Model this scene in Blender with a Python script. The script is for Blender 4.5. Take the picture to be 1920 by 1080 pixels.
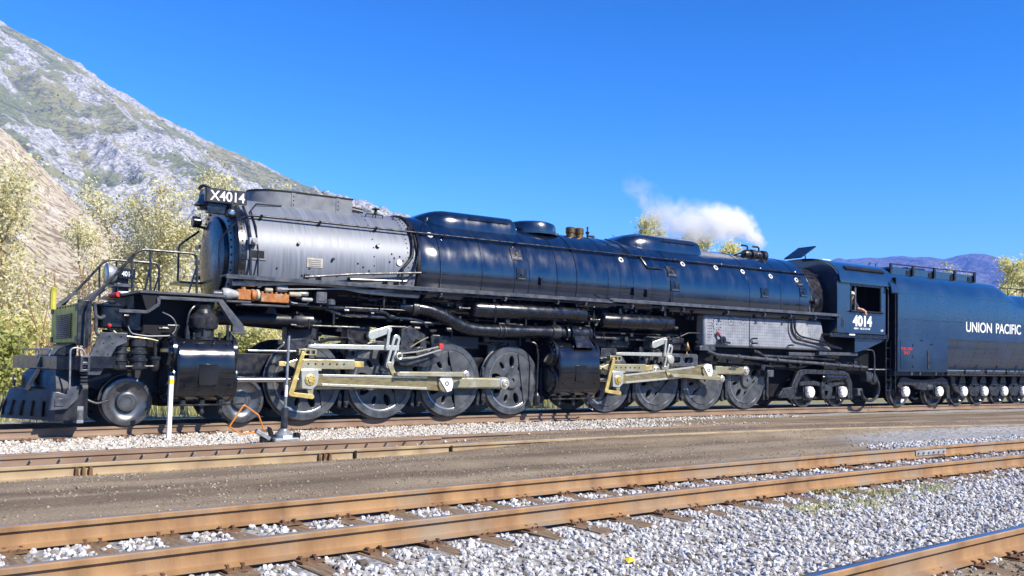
import bpy, bmesh, math, random
import numpy as np
from mathutils import Vector, Matrix, noise as mnoise
R = math.radians
random.seed(4)
for o in list(bpy.data.objects):
    bpy.data.objects.remove(o)
scene = bpy.context.scene
col = scene.collection

# ------------------------------------------------------------------ camera, sky, sun, exposure
cam_d = bpy.data.cameras.new('camera')
cam = bpy.data.objects.new('camera', cam_d)
col.objects.link(cam)
scene.camera = cam
CAM = Vector((-7.355, -19.915, 1.314))
yaw, pit, rol = .60109, .03205, .0151
fw = Vector((math.sin(yaw) * math.cos(pit), math.cos(yaw) * math.cos(pit), math.sin(pit)))
rt = Vector((math.cos(yaw), -math.sin(yaw), 0))
up = rt.cross(fw)
r2 = rt * math.cos(rol) + up * math.sin(rol)
u2 = up * math.cos(rol) - rt * math.sin(rol)
M = Matrix.Identity(4)
for i in range(3):
    M[i][0], M[i][1], M[i][2], M[i][3] = r2[i], u2[i], -fw[i], CAM[i]
cam.matrix_world = M
cam_d.sensor_width = 36
cam_d.lens = 1712.43 / 1920 * 36
cam_d.shift_y = 84.5 / 1920
cam_d.clip_start = .1
cam_d.clip_end = 60000

SUN_AZ, SUN_EL = R(24), R(39)        # azimuth measured from -Y towards +X
sdir = Vector((math.sin(SUN_AZ) * math.cos(SUN_EL), -math.cos(SUN_AZ) * math.cos(SUN_EL), math.sin(SUN_EL)))
world = bpy.data.worlds.new('World')
scene.world = world
world.use_nodes = True
wn = world.node_tree
bg = wn.nodes['Background']
sky = wn.nodes.new('ShaderNodeTexSky')
sky.sky_type = 'NISHITA'
sky.sun_disc = False
sky.sun_elevation = SUN_EL
sky.sun_rotation = math.pi - SUN_AZ
sky.air_density = 1.0
sky.dust_density = 0.
sky.ozone_density = 2.0
sky.altitude = 1500
SKY = .115
hs = wn.nodes.new('ShaderNodeHueSaturation')
hs.inputs['Saturation'].default_value = 1.4
sc1 = wn.nodes.new('ShaderNodeVectorMath'); sc1.operation = 'SCALE'; sc1.inputs['Scale'].default_value = SKY
ga = wn.nodes.new('ShaderNodeGamma'); ga.inputs['Gamma'].default_value = 1.32          # the phone's deep blue rendering of the sky
sc2 = wn.nodes.new('ShaderNodeVectorMath'); sc2.operation = 'SCALE'; sc2.inputs['Scale'].default_value = 1.48 / SKY
wn.links.new(sky.outputs[0], hs.inputs['Color'])
wn.links.new(hs.outputs[0], sc1.inputs[0]); wn.links.new(sc1.outputs[0], ga.inputs[0]); wn.links.new(ga.outputs[0], sc2.inputs[0])
wn.links.new(sc2.outputs[0], bg.inputs[0])
bg.inputs[1].default_value = SKY
sun_d = bpy.data.lights.new('sun', 'SUN')
sun_d.energy = 5.0
sun_d.angle = R(.53)
sun_d.color = (1, .93, .82)
sun = bpy.data.objects.new('sun', sun_d)
sun.rotation_euler = sdir.to_track_quat('Z', 'Y').to_euler()
col.objects.link(sun)
scene.view_settings.view_transform = 'Standard'
scene.view_settings.look = 'None'
scene.view_settings.gamma = 1
scene.view_settings.exposure = .85
scene.render.engine = 'CYCLES'
scene.cycles.use_denoising = True
scene.cycles.max_bounces = 8
scene.cycles.volume_bounces = 10
scene.cycles.transparent_max_bounces = 8

# ------------------------------------------------------------------ materials
MATS = {}
def mat(name, c1, c2=None, rough=.5, rvar=.12, metal=0., scale=4., detail=5., stretch=(1, 1, 1), contrast=(.35, .65),
        bump=0., bscale=30., coat=0., emit=None, c3=None, scale3=.6, spec=.5):
    m = bpy.data.materials.new(name)
    m.use_nodes = True
    nt = m.node_tree
    N, L = nt.nodes, nt.links
    b = N['Principled BSDF']
    b.inputs['Metallic'].default_value = metal
    b.inputs['Specular IOR Level'].default_value = spec
    tc = N.new('ShaderNodeTexCoord')
    mp = N.new('ShaderNodeMapping')
    mp.inputs['Scale'].default_value = stretch
    L.new(tc.outputs['Object'], mp.inputs[0])
    nz = N.new('ShaderNodeTexNoise')
    nz.inputs['Scale'].default_value = scale
    nz.inputs['Detail'].default_value = detail
    L.new(mp.outputs[0], nz.inputs['Vector'])
    rp = N.new('ShaderNodeValToRGB')
    rp.color_ramp.elements[0].position, rp.color_ramp.elements[1].position = contrast
    rp.color_ramp.elements[0].color = (*c1, 1)
    rp.color_ramp.elements[1].color = (*(c2 or c1), 1)
    L.new(nz.outputs['Fac'], rp.inputs[0])
    out = rp.outputs[0]
    if c3:
        n3 = N.new('ShaderNodeTexNoise')
        n3.inputs['Scale'].default_value = scale3
        n3.inputs['Detail'].default_value = 6
        L.new(tc.outputs['Object'], n3.inputs['Vector'])
        r3 = N.new('ShaderNodeValToRGB')
        r3.color_ramp.elements[0].position, r3.color_ramp.elements[1].position = .5, .68
        L.new(n3.outputs['Fac'], r3.inputs[0])
        mx = N.new('ShaderNodeMix')
        mx.data_type = 'RGBA'
        L.new(r3.outputs[0], mx.inputs['Factor'])
        L.new(out, mx.inputs['A'])
        mx.inputs['B'].default_value = (*c3, 1)
        out = mx.outputs['Result']
    L.new(out, b.inputs['Base Color'])
    mr = N.new('ShaderNodeMapRange')
    mr.inputs['From Min'].default_value, mr.inputs['From Max'].default_value = .3, .7
    mr.inputs['To Min'].default_value, mr.inputs['To Max'].default_value = max(.03, rough - rvar), min(1, rough + rvar)
    L.new(nz.outputs['Fac'], mr.inputs['Value'])
    L.new(mr.outputs[0], b.inputs['Roughness'])
    if coat:
        b.inputs['Coat Weight'].default_value = coat
        b.inputs['Coat Roughness'].default_value = .08
    if bump:
        nb = N.new('ShaderNodeTexNoise')
        nb.inputs['Scale'].default_value = bscale
        nb.inputs['Detail'].default_value = 4
        L.new(mp.outputs[0], nb.inputs['Vector'])
        bp = N.new('ShaderNodeBump')
        bp.inputs['Strength'].default_value = bump
        bp.inputs['Distance'].default_value = .02
        L.new(nb.outputs['Fac'], bp.inputs['Height'])
        L.new(bp.outputs[0], b.inputs['Normal'])
    if emit:
        b.inputs['Emission Color'].default_value = (*emit[:3], 1)
        b.inputs['Emission Strength'].default_value = emit[3]
    MATS[name] = m
    return m

mat('jacket', (.002, .006, .017), (.005, .011, .026), rough=.17, rvar=.10, scale=2.2, detail=8, stretch=(1.6, 1, .6), coat=.9, bump=.035, bscale=2.2, c3=(.007, .012, .022), scale3=1.4, spec=.8)
mat('black', (.004, .005, .008), (.009, .010, .014), rough=.25, rvar=.1, scale=6, spec=.6)
mat('soot', (.003, .003, .004), (.008, .008, .009), rough=.6, rvar=.15, scale=5, spec=.25)
mat('cyl_black', (.005, .006, .008), (.010, .010, .012), rough=.17, rvar=.06, scale=3, coat=.6, bump=.03, bscale=8)
mat('graphite', (.112, .126, .152), (.195, .215, .25), rough=.48, rvar=.05, metal=.1, scale=2.4, detail=9, stretch=(7, .3, .3), contrast=(.34, .72),
    c3=(.15, .165, .19), scale3=1.1, bump=.05, bscale=9)
mat('graphite_dark', (.11, .12, .13), (.18, .185, .195), rough=.5, rvar=.1, metal=.1, scale=4)
mat('firebox_grey', (.20, .212, .235), (.27, .283, .31), rough=.5, rvar=.1, metal=.1, scale=5)
mat('wheel', (.045, .048, .051), (.085, .09, .094), rough=.36, rvar=.1, metal=.15, scale=5, contrast=(.35, .8), bump=.12, bscale=40, c3=(.12, .125, .13), scale3=2.)
mat('rim_bright', (.30, .31, .31), (.16, .17, .17), rough=.3, rvar=.1, metal=.6, scale=8)
mat('tyre', (.095, .10, .105), (.14, .146, .15), rough=.3, rvar=.08, metal=.6, scale=5)
mat('rod', (.46, .41, .25), (.26, .205, .095), rough=.33, rvar=.14, metal=.6, scale=4, stretch=(1, 1, 4), contrast=(.42, .72), c3=(.55, .52, .40), scale3=2.5)
mat('rod_flute', (.34, .285, .14), (.16, .125, .06), rough=.4, rvar=.14, metal=.5, scale=5, stretch=(1, 1, 4))
mat('rod_bright', (.68, .66, .56), (.42, .38, .26), rough=.28, rvar=.1, metal=.65, scale=6, contrast=(.45, .75))
mat('brass_grease', (.46, .32, .08), (.60, .48, .18), rough=.4, metal=.45, scale=6)
mat('chrome', (.62, .62, .60), (.5, .5, .48), rough=.18, rvar=.06, metal=1, scale=5)
mat('frame_grey', (.010, .011, .013), (.042, .044, .048), rough=.36, rvar=.14, scale=9, contrast=(.38, .72), bump=.2, bscale=25)
mat('deck_grey', (.035, .039, .047), (.080, .085, .095), rough=.38, rvar=.1, scale=7)
mat('white', (.80, .80, .78), (.68, .68, .66), rough=.45, scale=8)
mat('cream', (.78, .76, .70), rough=.5)
mat('red', (.55, .03, .02), (.4, .02, .02), rough=.45)
mat('orange_rust', (.42, .15, .025), (.25, .08, .015), rough=.6, scale=14, c3=(.30, .27, .20), scale3=6)
mat('stone_lag', (.46, .42, .33), (.36, .31, .22), rough=.7, scale=9)
mat('lag_grey', (.34, .35, .35), (.24, .25, .25), rough=.55, scale=8)
mat('olive', (.52, .48, .055), (.42, .385, .045), rough=.5, scale=5, bump=.05)
mat('brass', (.20, .125, .045), (.09, .06, .03), rough=.42, metal=.6, scale=14)
mat('bell', (.30, .28, .22), (.2, .19, .15), rough=.3, metal=.8, scale=6)
mat('lens', (.55, .50, .30), (.45, .42, .25), rough=.08, metal=.3)
mat('glass', (.02, .025, .03), rough=.05, coat=1)
mat('tender', (.006, .021, .050), (.010, .029, .064), rough=.2, rvar=.08, scale=1.1, bump=.07, bscale=2.4, c3=(.011, .027, .05), scale3=.9, coat=.7, spec=.7)
mat('gear_dark', (.004, .004, .006), (.013, .013, .016), rough=.42, rvar=.15, scale=7)
mat('rail_rust', (.33, .19, .08), (.18, .095, .042), rough=.75, scale=2.6, detail=8, stretch=(1.6, 1, .5), contrast=(.36, .72), c3=(.26, .19, .125), scale3=1.1, bump=.2, bscale=40)
mat('rail_worn', (.36, .29, .22), (.27, .21, .16), rough=.4, rvar=.12, metal=.35, scale=2, stretch=(.3, 3, 1))
mat('rail_brown', (.25, .165, .105), (.18, .115, .07), rough=.7, scale=3, stretch=(.6, 1, 1))
mat('rail_top', (.30, .29, .29), (.40, .39, .38), rough=.22, rvar=.1, metal=.9, scale=2, stretch=(.3, 4, 1))
mat('rail_yellow', (.33, .24, .13), (.23, .155, .085), rough=.7, scale=3, contrast=(.4, .7), c3=(.38, .29, .15), scale3=1.1)
mat('plate_rust', (.17, .09, .04), (.085, .045, .025), rough=.85, scale=9)
mat('tie', (.13, .085, .048), (.26, .18, .10), rough=.9, scale=4, stretch=(8, .7, 4), bump=.6, bscale=14)
mat('orange_paint', (.62, .22, .015), (.5, .15, .01), rough=.4, scale=10)
mat('post_white', (.80, .80, .76), (.70, .70, .66), rough=.5, scale=9)
mat('yellow', (.75, .50, .01), rough=.5)
mat('zinc', (.22, .23, .23), (.32, .33, .33), rough=.45, metal=.5, scale=9)
mat('skin', (.55, .30, .20), rough=.5)
mat('shirt', (.02, .022, .03), (.03, .03, .04), rough=.85)
mat('hat', (.72, .72, .68), rough=.8)
mat('bark', (.26, .18, .09), (.38, .28, .15), rough=.9, scale=9, stretch=(1, 1, .3), bump=.4)
mat('twig_red', (.27, .13, .075), (.20, .10, .06), rough=.9, scale=5)

# ------------------------------------------------------------------ mesh builder
FR = {'B': (0., 0.), 'F': (8.0, .0553), 'T': (17.8, -.055)}
def place(v, fr):
    if not fr or fr == 'B':
        return v
    px, th = FR[fr]
    c, s = math.cos(th), math.sin(th)
    v = np.asarray(v, dtype=float).reshape(-1, 3).copy()
    x, y = v[:, 0] - px, v[:, 1].copy()
    v[:, 0], v[:, 1] = px + c * x - s * y, s * x + c * y
    return v

def fillet(pts, r=.1, n=5):
    pts = [Vector(p) for p in pts]
    out = [pts[0]]
    for a, b, c in zip(pts, pts[1:], pts[2:]):
        da, dc = a - b, c - b
        k = min(r, da.length * .48, dc.length * .48)
        p0, p2 = b + da.normalized() * k, b + dc.normalized() * k
        for i in range(n + 1):
            t = i / n
            out.append(p0 * (1 - t) ** 2 + b * 2 * t * (1 - t) + p2 * t * t)
    out.append(pts[-1])
    return out

class MB:
    def __init__(s):
        s.v, s.f = [], []
    def add(s, vs, fs):
        o = len(s.v)
        s.v += [tuple(v) for v in vs]
        s.f += [tuple(i + o for i in f) for f in fs]
        return s
    def box(s, x0, x1, y0, y1, z0, z1):
        return s.add([(x0, y0, z0), (x1, y0, z0), (x1, y1, z0), (x0, y1, z0), (x0, y0, z1), (x1, y0, z1), (x1, y1, z1), (x0, y1, z1)],
                     [(0, 3, 2, 1), (4, 5, 6, 7), (0, 1, 5, 4), (1, 2, 6, 5), (2, 3, 7, 6), (3, 0, 4, 7)])
    def bar(s, a, b, w, h, upv=(0, 0, 1)):
        a, b = Vector(a), Vector(b)
        d = (b - a).normalized()
        u = Vector(upv)
        sd = d.cross(u).normalized()
        u = sd.cross(d)
        vs = []
        for p in (a, b):
            for i, j in ((-1, -1), (1, -1), (1, 1), (-1, 1)):
                vs.append(p + sd * i * w / 2 + u * j * h / 2)
        return s.add(vs, [(0, 1, 2, 3), (7, 6, 5, 4), (0, 4, 5, 1), (1, 5, 6, 2), (2, 6, 7, 3), (3, 7, 4, 0)])
    def lathe(s, origin, axis, prof, n=24, cap=True):
        o, ax = Vector(origin), Vector(axis).normalized()
        e1 = ax.orthogonal().normalized()
        e2 = ax.cross(e1)
        vs, fs, rings = [], [], []
        for t, r in prof:
            c = o + ax * t
            if r < 1e-6:
                rings.append([len(vs)])
                vs.append(c)
            else:
                rings.append(list(range(len(vs), len(vs) + n)))
                for i in range(n):
                    a = 2 * math.pi * i / n
                    vs.append(c + e1 * r * math.cos(a) + e2 * r * math.sin(a))
        for A, B in zip(rings, rings[1:]):
            for i in range(n):
                j = (i + 1) % n
                if len(A) == 1 and len(B) == 1:
                    continue
                if len(A) == 1:
                    fs.append((A[0], B[j], B[i]))
                elif len(B) == 1:
                    fs.append((A[i], A[j], B[0]))
                else:
                    fs.append((A[i], A[j], B[j], B[i]))
        if cap and len(rings[0]) > 1:
            fs.append(tuple(reversed(rings[0])))
        if cap and len(rings[-1]) > 1:
            fs.append(tuple(rings[-1]))
        return s.add(vs, fs)
    def cyl(s, a, b, r, r1=None, n=16):
        a, b = Vector(a), Vector(b)
        return s.lathe(a, b - a, [(0, r), ((b - a).length, r if r1 is None else r1)], n)
    def tube(s, pts, r, n=8, rr=None):
        pts = [Vector(p) for p in pts]
        m = len(pts)
        tg = [(pts[min(i + 1, m - 1)] - pts[max(i - 1, 0)]).normalized() for i in range(m)]
        nn = tg[0].orthogonal().normalized()
        vs, fs = [], []
        for i, p in enumerate(pts):
            nn = (nn - tg[i] * nn.dot(tg[i])).normalized()
            bb = tg[i].cross(nn)
            q = rr[i] if rr else r
            for k in range(n):
                a = 2 * math.pi * k / n
                vs.append(p + nn * q * math.cos(a) + bb * q * math.sin(a))
        for i in range(m - 1):
            for k in range(n):
                j = (k + 1) % n
                fs.append((i * n + k, i * n + j, (i + 1) * n + j, (i + 1) * n + k))
        fs.append(tuple(reversed(range(n))))
        fs.append(tuple(range((m - 1) * n, m * n)))
        return s.add(vs, fs)
    def prism(s, poly, a, b, ax='y'):
        n = len(poly)
        def P(p, t):
            return {'y': (p[0], t, p[1]), 'x': (t, p[0], p[1]), 'z': (p[0], p[1], t)}[ax]
        vs = [P(p, a) for p in poly] + [P(p, b) for p in poly]
        fs = [tuple(range(n)), tuple(reversed(range(n, 2 * n)))]
        fs += [((i + 1) % n, i, n + i, n + (i + 1) % n) for i in range(n)]
        return s.add(vs, fs)
    def ball(s, c, r, n=10, sq=(1, 1, 1)):
        c = Vector(c)
        vs, fs = [], []
        h = n // 2
        vs.append(c + Vector((0, 0, r * sq[2])))
        for i in range(1, h):
            t = math.pi * i / h
            for k in range(n):
                a = 2 * math.pi * k / n
                vs.append(c + Vector((r * sq[0] * math.sin(t) * math.cos(a), r * sq[1] * math.sin(t) * math.sin(a), r * sq[2] * math.cos(t))))
        vs.append(c - Vector((0, 0, r * sq[2])))
        for k in range(n):
            j = (k + 1) % n
            fs.append((0, 1 + k, 1 + j))
            for i in range(h - 2):
                a = 1 + i * n
                fs.append((a + k, a + n + k, a + n + j, a + j))
            a = 1 + (h - 2) * n
            fs.append((a + j, a + k, len(vs) - 1))
        return s.add(vs, fs)
    def ring(s, c, axis, R0, r, n=24, k=8):
        c, ax = Vector(c), Vector(axis).normalized()
        e1 = ax.orthogonal().normalized()
        e2 = ax.cross(e1)
        vs, fs = [], []
        for i in range(n):
            a = 2 * math.pi * i / n
            d = e1 * math.cos(a) + e2 * math.sin(a)
            for j in range(k):
                b = 2 * math.pi * j / k
                vs.append(c + d * (R0 + r * math.cos(b)) + ax * r * math.sin(b))
        for i in range(n):
            for j in range(k):
                fs.append((i * k + j, i * k + (j + 1) % k, ((i + 1) % n) * k + (j + 1) % k, ((i + 1) % n) * k + j))
        return s.add(vs, fs)
    def loft(s, sections, cap=True):
        n = len(sections[0])
        vs = [p for sec in sections for p in sec]
        fs = []
        for i in range(len(sections) - 1):
            for k in range(n - 1):
                fs.append((i * n + k, i * n + k + 1, (i + 1) * n + k + 1, (i + 1) * n + k))
        if cap:
            fs.append(tuple(range(n)))
            fs.append(tuple(reversed(range((len(sections) - 1) * n, len(sections) * n))))
        return s.add(vs, fs)
    def mesh(s, name, fr=None, off=(0, 0, 0), smooth=35):
        me = bpy.data.meshes.new(name)
        v = np.asarray(place(np.array(s.v), fr), dtype=float) - np.array(off)
        me.from_pydata(v.tolist(), [], s.f)
        if smooth:
            me.polygons.foreach_set('use_smooth', np.ones(len(me.polygons), dtype=bool))
            me.set_sharp_from_angle(angle=R(smooth))
        me.update()
        return me
    def build(s, name, m, parent=None, fr=None, smooth=35, bevel=0, label=None, kind=None):
        off = wloc(parent) if parent else Vector((0, 0, 0))
        me = s.mesh(name, fr, off, smooth)
        return link(name, me, m, parent, bevel, label, kind)

def wloc(o):
    v = Vector((0, 0, 0))
    while o:
        v += o.location
        o = o.parent
    return v

def fixn(me):
    bm = bmesh.new()
    bm.from_mesh(me)
    bmesh.ops.recalc_face_normals(bm, faces=bm.faces)
    bm.to_mesh(me)
    bm.free()

def link(name, me, m, parent=None, bevel=0, label=None, kind=None):
    if m and not me.materials:
        me.materials.append(MATS[m])
    if len(me.polygons) < 60000:
        fixn(me)
    o = bpy.data.objects.new(name, me)
    col.objects.link(o)
    o.parent = parent
    if bevel:
        b = o.modifiers.new('bevel', 'BEVEL')
        b.width = bevel
        b.segments = 2
        b.limit_method = 'ANGLE'
        b.angle_limit = R(40)
    if label:
        o['label'] = label
    if kind:
        o['kind'] = kind
    return o

def tag(o, label=None, cat=None, group=None, kind=None):
    if label: o['label'] = label
    if cat: o['category'] = cat
    if group: o['group'] = group
    if kind: o['kind'] = kind
    return o

def thing(name, loc, label, cat, group=None):
    e = bpy.data.objects.new(name, None)
    e.empty_display_size = .3
    e.location = loc
    col.objects.link(e)
    return tag(e, label, cat, group)

def curve_mesh(name, splines, depth, y, bevel=0., fr=None, off=(0, 0, 0), res=1):
    """flat plate in the XZ plane with holes; depth = half thickness, y = middle plane"""
    cu = bpy.data.curves.new(name, 'CURVE')
    cu.dimensions = '2D'
    cu.fill_mode = 'BOTH'
    cu.extrude = depth
    cu.bevel_depth = bevel
    cu.bevel_resolution = 1
    for pts in splines:
        sp = cu.splines.new('POLY')
        sp.points.add(len(pts) - 1)
        for q, p in zip(sp.points, pts):
            q.co = (p[0], p[1], 0, 1)
        sp.use_cyclic_u = True
    ob = bpy.data.objects.new(name, cu)
    me = bpy.data.meshes.new_from_object(ob)
    bpy.data.objects.remove(ob)
    bpy.data.curves.remove(cu)
    return remap(me, name, y, fr, off)

def remap(me, name, y, fr, off):
    n = len(me.vertices)
    a = np.zeros(n * 3)
    me.vertices.foreach_get('co', a)
    a = a.reshape(-1, 3)
    v = np.stack([a[:, 0], y - a[:, 2], a[:, 1]], -1)
    v = np.asarray(place(v, fr)) - np.array(off)
    me.vertices.foreach_set('co', v.ravel())
    me.name = name
    me.polygons.foreach_set('use_smooth', np.ones(len(me.polygons), dtype=bool))
    me.set_sharp_from_angle(angle=R(30))
    me.materials.clear()
    me.update()
    return me

def plate(name, splines, y, depth, m, parent, fr=None, bevel=.006, label=None):
    return link(name, curve_mesh(name, splines, depth, y, bevel, fr, wloc(parent)), m, parent, label=label)

def circ(cx, cz, r, n=24, rz=None, a0=0.):
    return [(cx + r * math.cos(2 * math.pi * i / n + a0), cz + (rz or r) * math.sin(2 * math.pi * i / n + a0)) for i in range(n)]

def capsule(x0, z0, x1, z1, r0, r1=None, n=8):
    r1 = r0 if r1 is None else r1
    a = math.atan2(z1 - z0, x1 - x0)
    pts = [(x0 + r0 * math.cos(a + math.pi / 2 + math.pi * i / n), z0 + r0 * math.sin(a + math.pi / 2 + math.pi * i / n)) for i in range(n + 1)]
    pts += [(x1 + r1 * math.cos(a - math.pi / 2 + math.pi * i / n), z1 + r1 * math.sin(a - math.pi / 2 + math.pi * i / n)) for i in range(n + 1)]
    return pts

def rrect(x0, x1, z0, z1, r, n=4):
    pts = []
    for cx, cz, a in ((x1 - r, z1 - r, 0), (x0 + r, z1 - r, 90), (x0 + r, z0 + r, 180), (x1 - r, z0 + r, 270)):
        for i in range(n + 1):
            t = R(a + 90 * i / n)
            pts.append((cx + r * math.cos(t), cz + r * math.sin(t)))
    return pts

def lettering(name, txt, x0, x1, z0, z1, y, m, parent, fr=None, bold=.0, depth=.004, face=None, spacing=1.0, label=None):
    """text stretched to fill the rectangle; face = optional function mapping (x, y, z) to world"""
    cu = bpy.data.curves.new(name, 'FONT')
    cu.body = txt
    cu.size = 1
    cu.extrude = depth
    cu.offset = bold
    cu.space_character = spacing
    ob = bpy.data.objects.new(name, cu)
    me = bpy.data.meshes.new_from_object(ob)
    bpy.data.objects.remove(ob)
    n = len(me.vertices)
    a = np.zeros(n * 3)
    me.vertices.foreach_get('co', a)
    a = a.reshape(-1, 3)
    lo, hi = a.min(0), a.max(0)
    x = x0 + (a[:, 0] - lo[0]) / (hi[0] - lo[0]) * (x1 - x0)
    z = z0 + (a[:, 1] - lo[1]) / (hi[1] - lo[1]) * (z1 - z0)
    v = np.stack([x, y - a[:, 2], z], -1)
    if face:
        v = np.array([face(*q) for q in v])
    v = np.asarray(place(v, fr)) - np.array(wloc(parent))
    me.vertices.foreach_set('co', v.ravel())
    me.materials.clear()
    me.update()
    return link(name, me, m, parent, label=label)

def copy_tree(o, parent=None, delta=None):
    c = o.copy()
    col.objects.link(c)
    c.parent = parent
    if delta is not None:
        c.location = o.location + Vector(delta)
    for ch in [k for k in bpy.data.objects if k.parent == o]:
        copy_tree(ch, c)
    return c
# ------------------------------------------------------------------ numpy noise
def vnoise(x, y, seed=0):
    x, y = np.asarray(x, float), np.asarray(y, float)
    xi, yi = np.floor(x).astype(np.int64), np.floor(y).astype(np.int64)
    xf, yf = x - xi, y - yi
    def h(a, b):
        n = (a * 374761393 + b * 668265263 + seed * 974711) & 0xffffffff
        n = ((n ^ (n >> 13)) * 1274126177) & 0xffffffff
        return ((n ^ (n >> 16)) & 0xffff) / 65535.
    u, v = xf * xf * (3 - 2 * xf), yf * yf * (3 - 2 * yf)
    return (h(xi, yi) * (1 - u) + h(xi + 1, yi) * u) * (1 - v) + (h(xi, yi + 1) * (1 - u) + h(xi + 1, yi + 1) * u) * v
def fbm(x, y, o=5, seed=0, gain=.5, ridged=False):
    t, a, n = 0., 1., 0.
    for i in range(o):
        q = vnoise(x, y, seed + i)
        if ridged:
            q = 1 - np.abs(2 * q - 1)
        t, n = t + a * q, n + a
        x, y, a = x * 2.03 + 17.1, y * 2.03 + 5.3, a * gain
    return t / n
def sst(a, b, x):
    t = np.clip((np.asarray(x, float) - a) / (b - a), 0, 1)
    return t * t * (3 - 2 * t)

# ------------------------------------------------------------------ track centre lines (gentle curve round the yard)
def c_loco(x):
    d = np.asarray(x, float) - 11.6
    return -d * d / np.where(d < 0, 345., 420.)
def c_lad(x):
    d = np.asarray(x, float) - 5
    return -6.42 - d * d * np.where(d < 0, .0040, .0130)
def c_near(x):
    d = np.asarray(x, float) - 11
    return -11.83 - d * d * .0027
def c_edge(x):
    d = np.asarray(x, float) - 8
    return -16.5 - d * d * .0041

def ballast_mask(x, y):
    """1 = crushed stone, 0 = packed dirt"""
    n = (fbm(x * .9, y * .9, 4, 3) - .5) * 2
    yl, yd, yn, ye = y - c_loco(x), y - c_lad(x), y - c_near(x), y - c_edge(x)
    a = sst(-5.6, -5.0, yl + n * .3) * (1 - sst(4., 12., x + n * 3) * (1 - sst(-1.9, -1.2, yl + n * .5)))
    a = np.maximum(a, sst(-.72, -.6, yd) * (1 - sst(.6, .8, yd)) * (1 - sst(-3, 1, x)) * .9)
    b = 1 - sst(.62, .8, yn + n * .08)
    b = np.maximum(b, sst(6.5, 9.5, x + n) * sst(-4.2, -3.2, -yn))
    b *= sst(.55, .8, ye + n * .12)
    m = np.where(y > c_lad(x) - .9, a, b)
    return np.clip(m, 0, 1)

def ground_z(x, y):
    x, y = np.asarray(x, float), np.asarray(y, float)
    yl, yd, yn, ye = y - c_loco(x), y - c_lad(x), y - c_near(x), y - c_edge(x)
    z = np.full(np.broadcast(x, y).shape, -.215)
    z = z + (fbm(x * .8, y * .8, 3, 9) - .5) * .05
    dirt = sst(-.95, -1.3, yd) * sst(.85, 1.15, yn)
    z = z + dirt * (.085 + (fbm(x * .35, y * 1.3, 3, 21) - .5) * .05)
    z = z + .055 * sst(-1.9, -1.1, yd) * (1 - sst(-.4, .2, yd)) * (1 - dirt)
    cross = sst(-1.5, 3.5, x) * sst(-1.5, -.95, yd) * (1 - sst(.95, 2.2, yd))
    z = z * (1 - cross) + cross * (-.035 + (fbm(x, y, 3, 5) - .5) * .02)
    z = z - .10 * sst(-1.2, -2.0, yn) * sst(.9, 1.6, ye)
    z = z - .10 * sst(1.3, 2.2, yl) * (1 - sst(2.5, 5, yl))
    bank = sst(6, 17, yl)
    z = z + bank * (.25 + .5 * (fbm(x * .1, y * .1, 4, 2) - .3)) - .12 * sst(3, 6, yl)
    far = sst(40, 300, np.hypot(x, y))
    z = z - far * .8
    return z

def axis_grid(lo, hi, fine0, fine1, st):
    a = list(np.arange(fine0, fine1, st))
    s, p = st, fine1
    while p < hi:
        a.append(p); s *= 1.22; p += s
    a.append(hi)
    s, p = st, fine0 - st
    while p > lo:
        a.insert(0, p); s *= 1.22; p -= s
    a.insert(0, lo)
    return np.array(a)

gx, gy = axis_grid(-14000, 14000, -12, 24, .16), axis_grid(-14000, 14000, -19.5, 5, .13)
GX, GY = np.meshgrid(gx, gy)
GZ = ground_z(GX, GY)
V = np.stack([GX, GY, GZ], -1).reshape(-1, 3)
ny, nx = GX.shape
I = np.arange(nx * ny).reshape(ny, nx)
Fq = np.stack([I[:-1, :-1], I[:-1, 1:], I[1:, 1:], I[1:, :-1]], -1).reshape(-1, 4)
def np_mesh(name, V, F, smooth=True):
    me = bpy.data.meshes.new(name)
    k = F.shape[1]
    me.vertices.add(len(V)); me.vertices.foreach_set('co', V.astype(np.float32).ravel())
    me.loops.add(F.size); me.loops.foreach_set('vertex_index', F.astype(np.int32).ravel())
    me.polygons.add(len(F))
    me.polygons.foreach_set('loop_start', np.arange(0, F.size, k, dtype=np.int32))
    me.polygons.foreach_set('use_smooth', np.full(len(F), smooth, dtype=bool))
    me.update(calc_edges=True)
    return me
gm = np_mesh('ground', V, Fq)
att = gm.attributes.new('stone', 'FLOAT', 'POINT')
grass_zone = sst(5, 9, V[:, 1] - c_loco(V[:, 0]))
att.data.foreach_set('value', (ballast_mask(V[:, 0], V[:, 1]) * (1 - grass_zone)).astype(np.float32))
at2 = gm.attributes.new('grass', 'FLOAT', 'POINT')
at2.data.foreach_set('value', np.maximum(grass_zone, sst(-26, -34, V[:, 1])).astype(np.float32))

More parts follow.
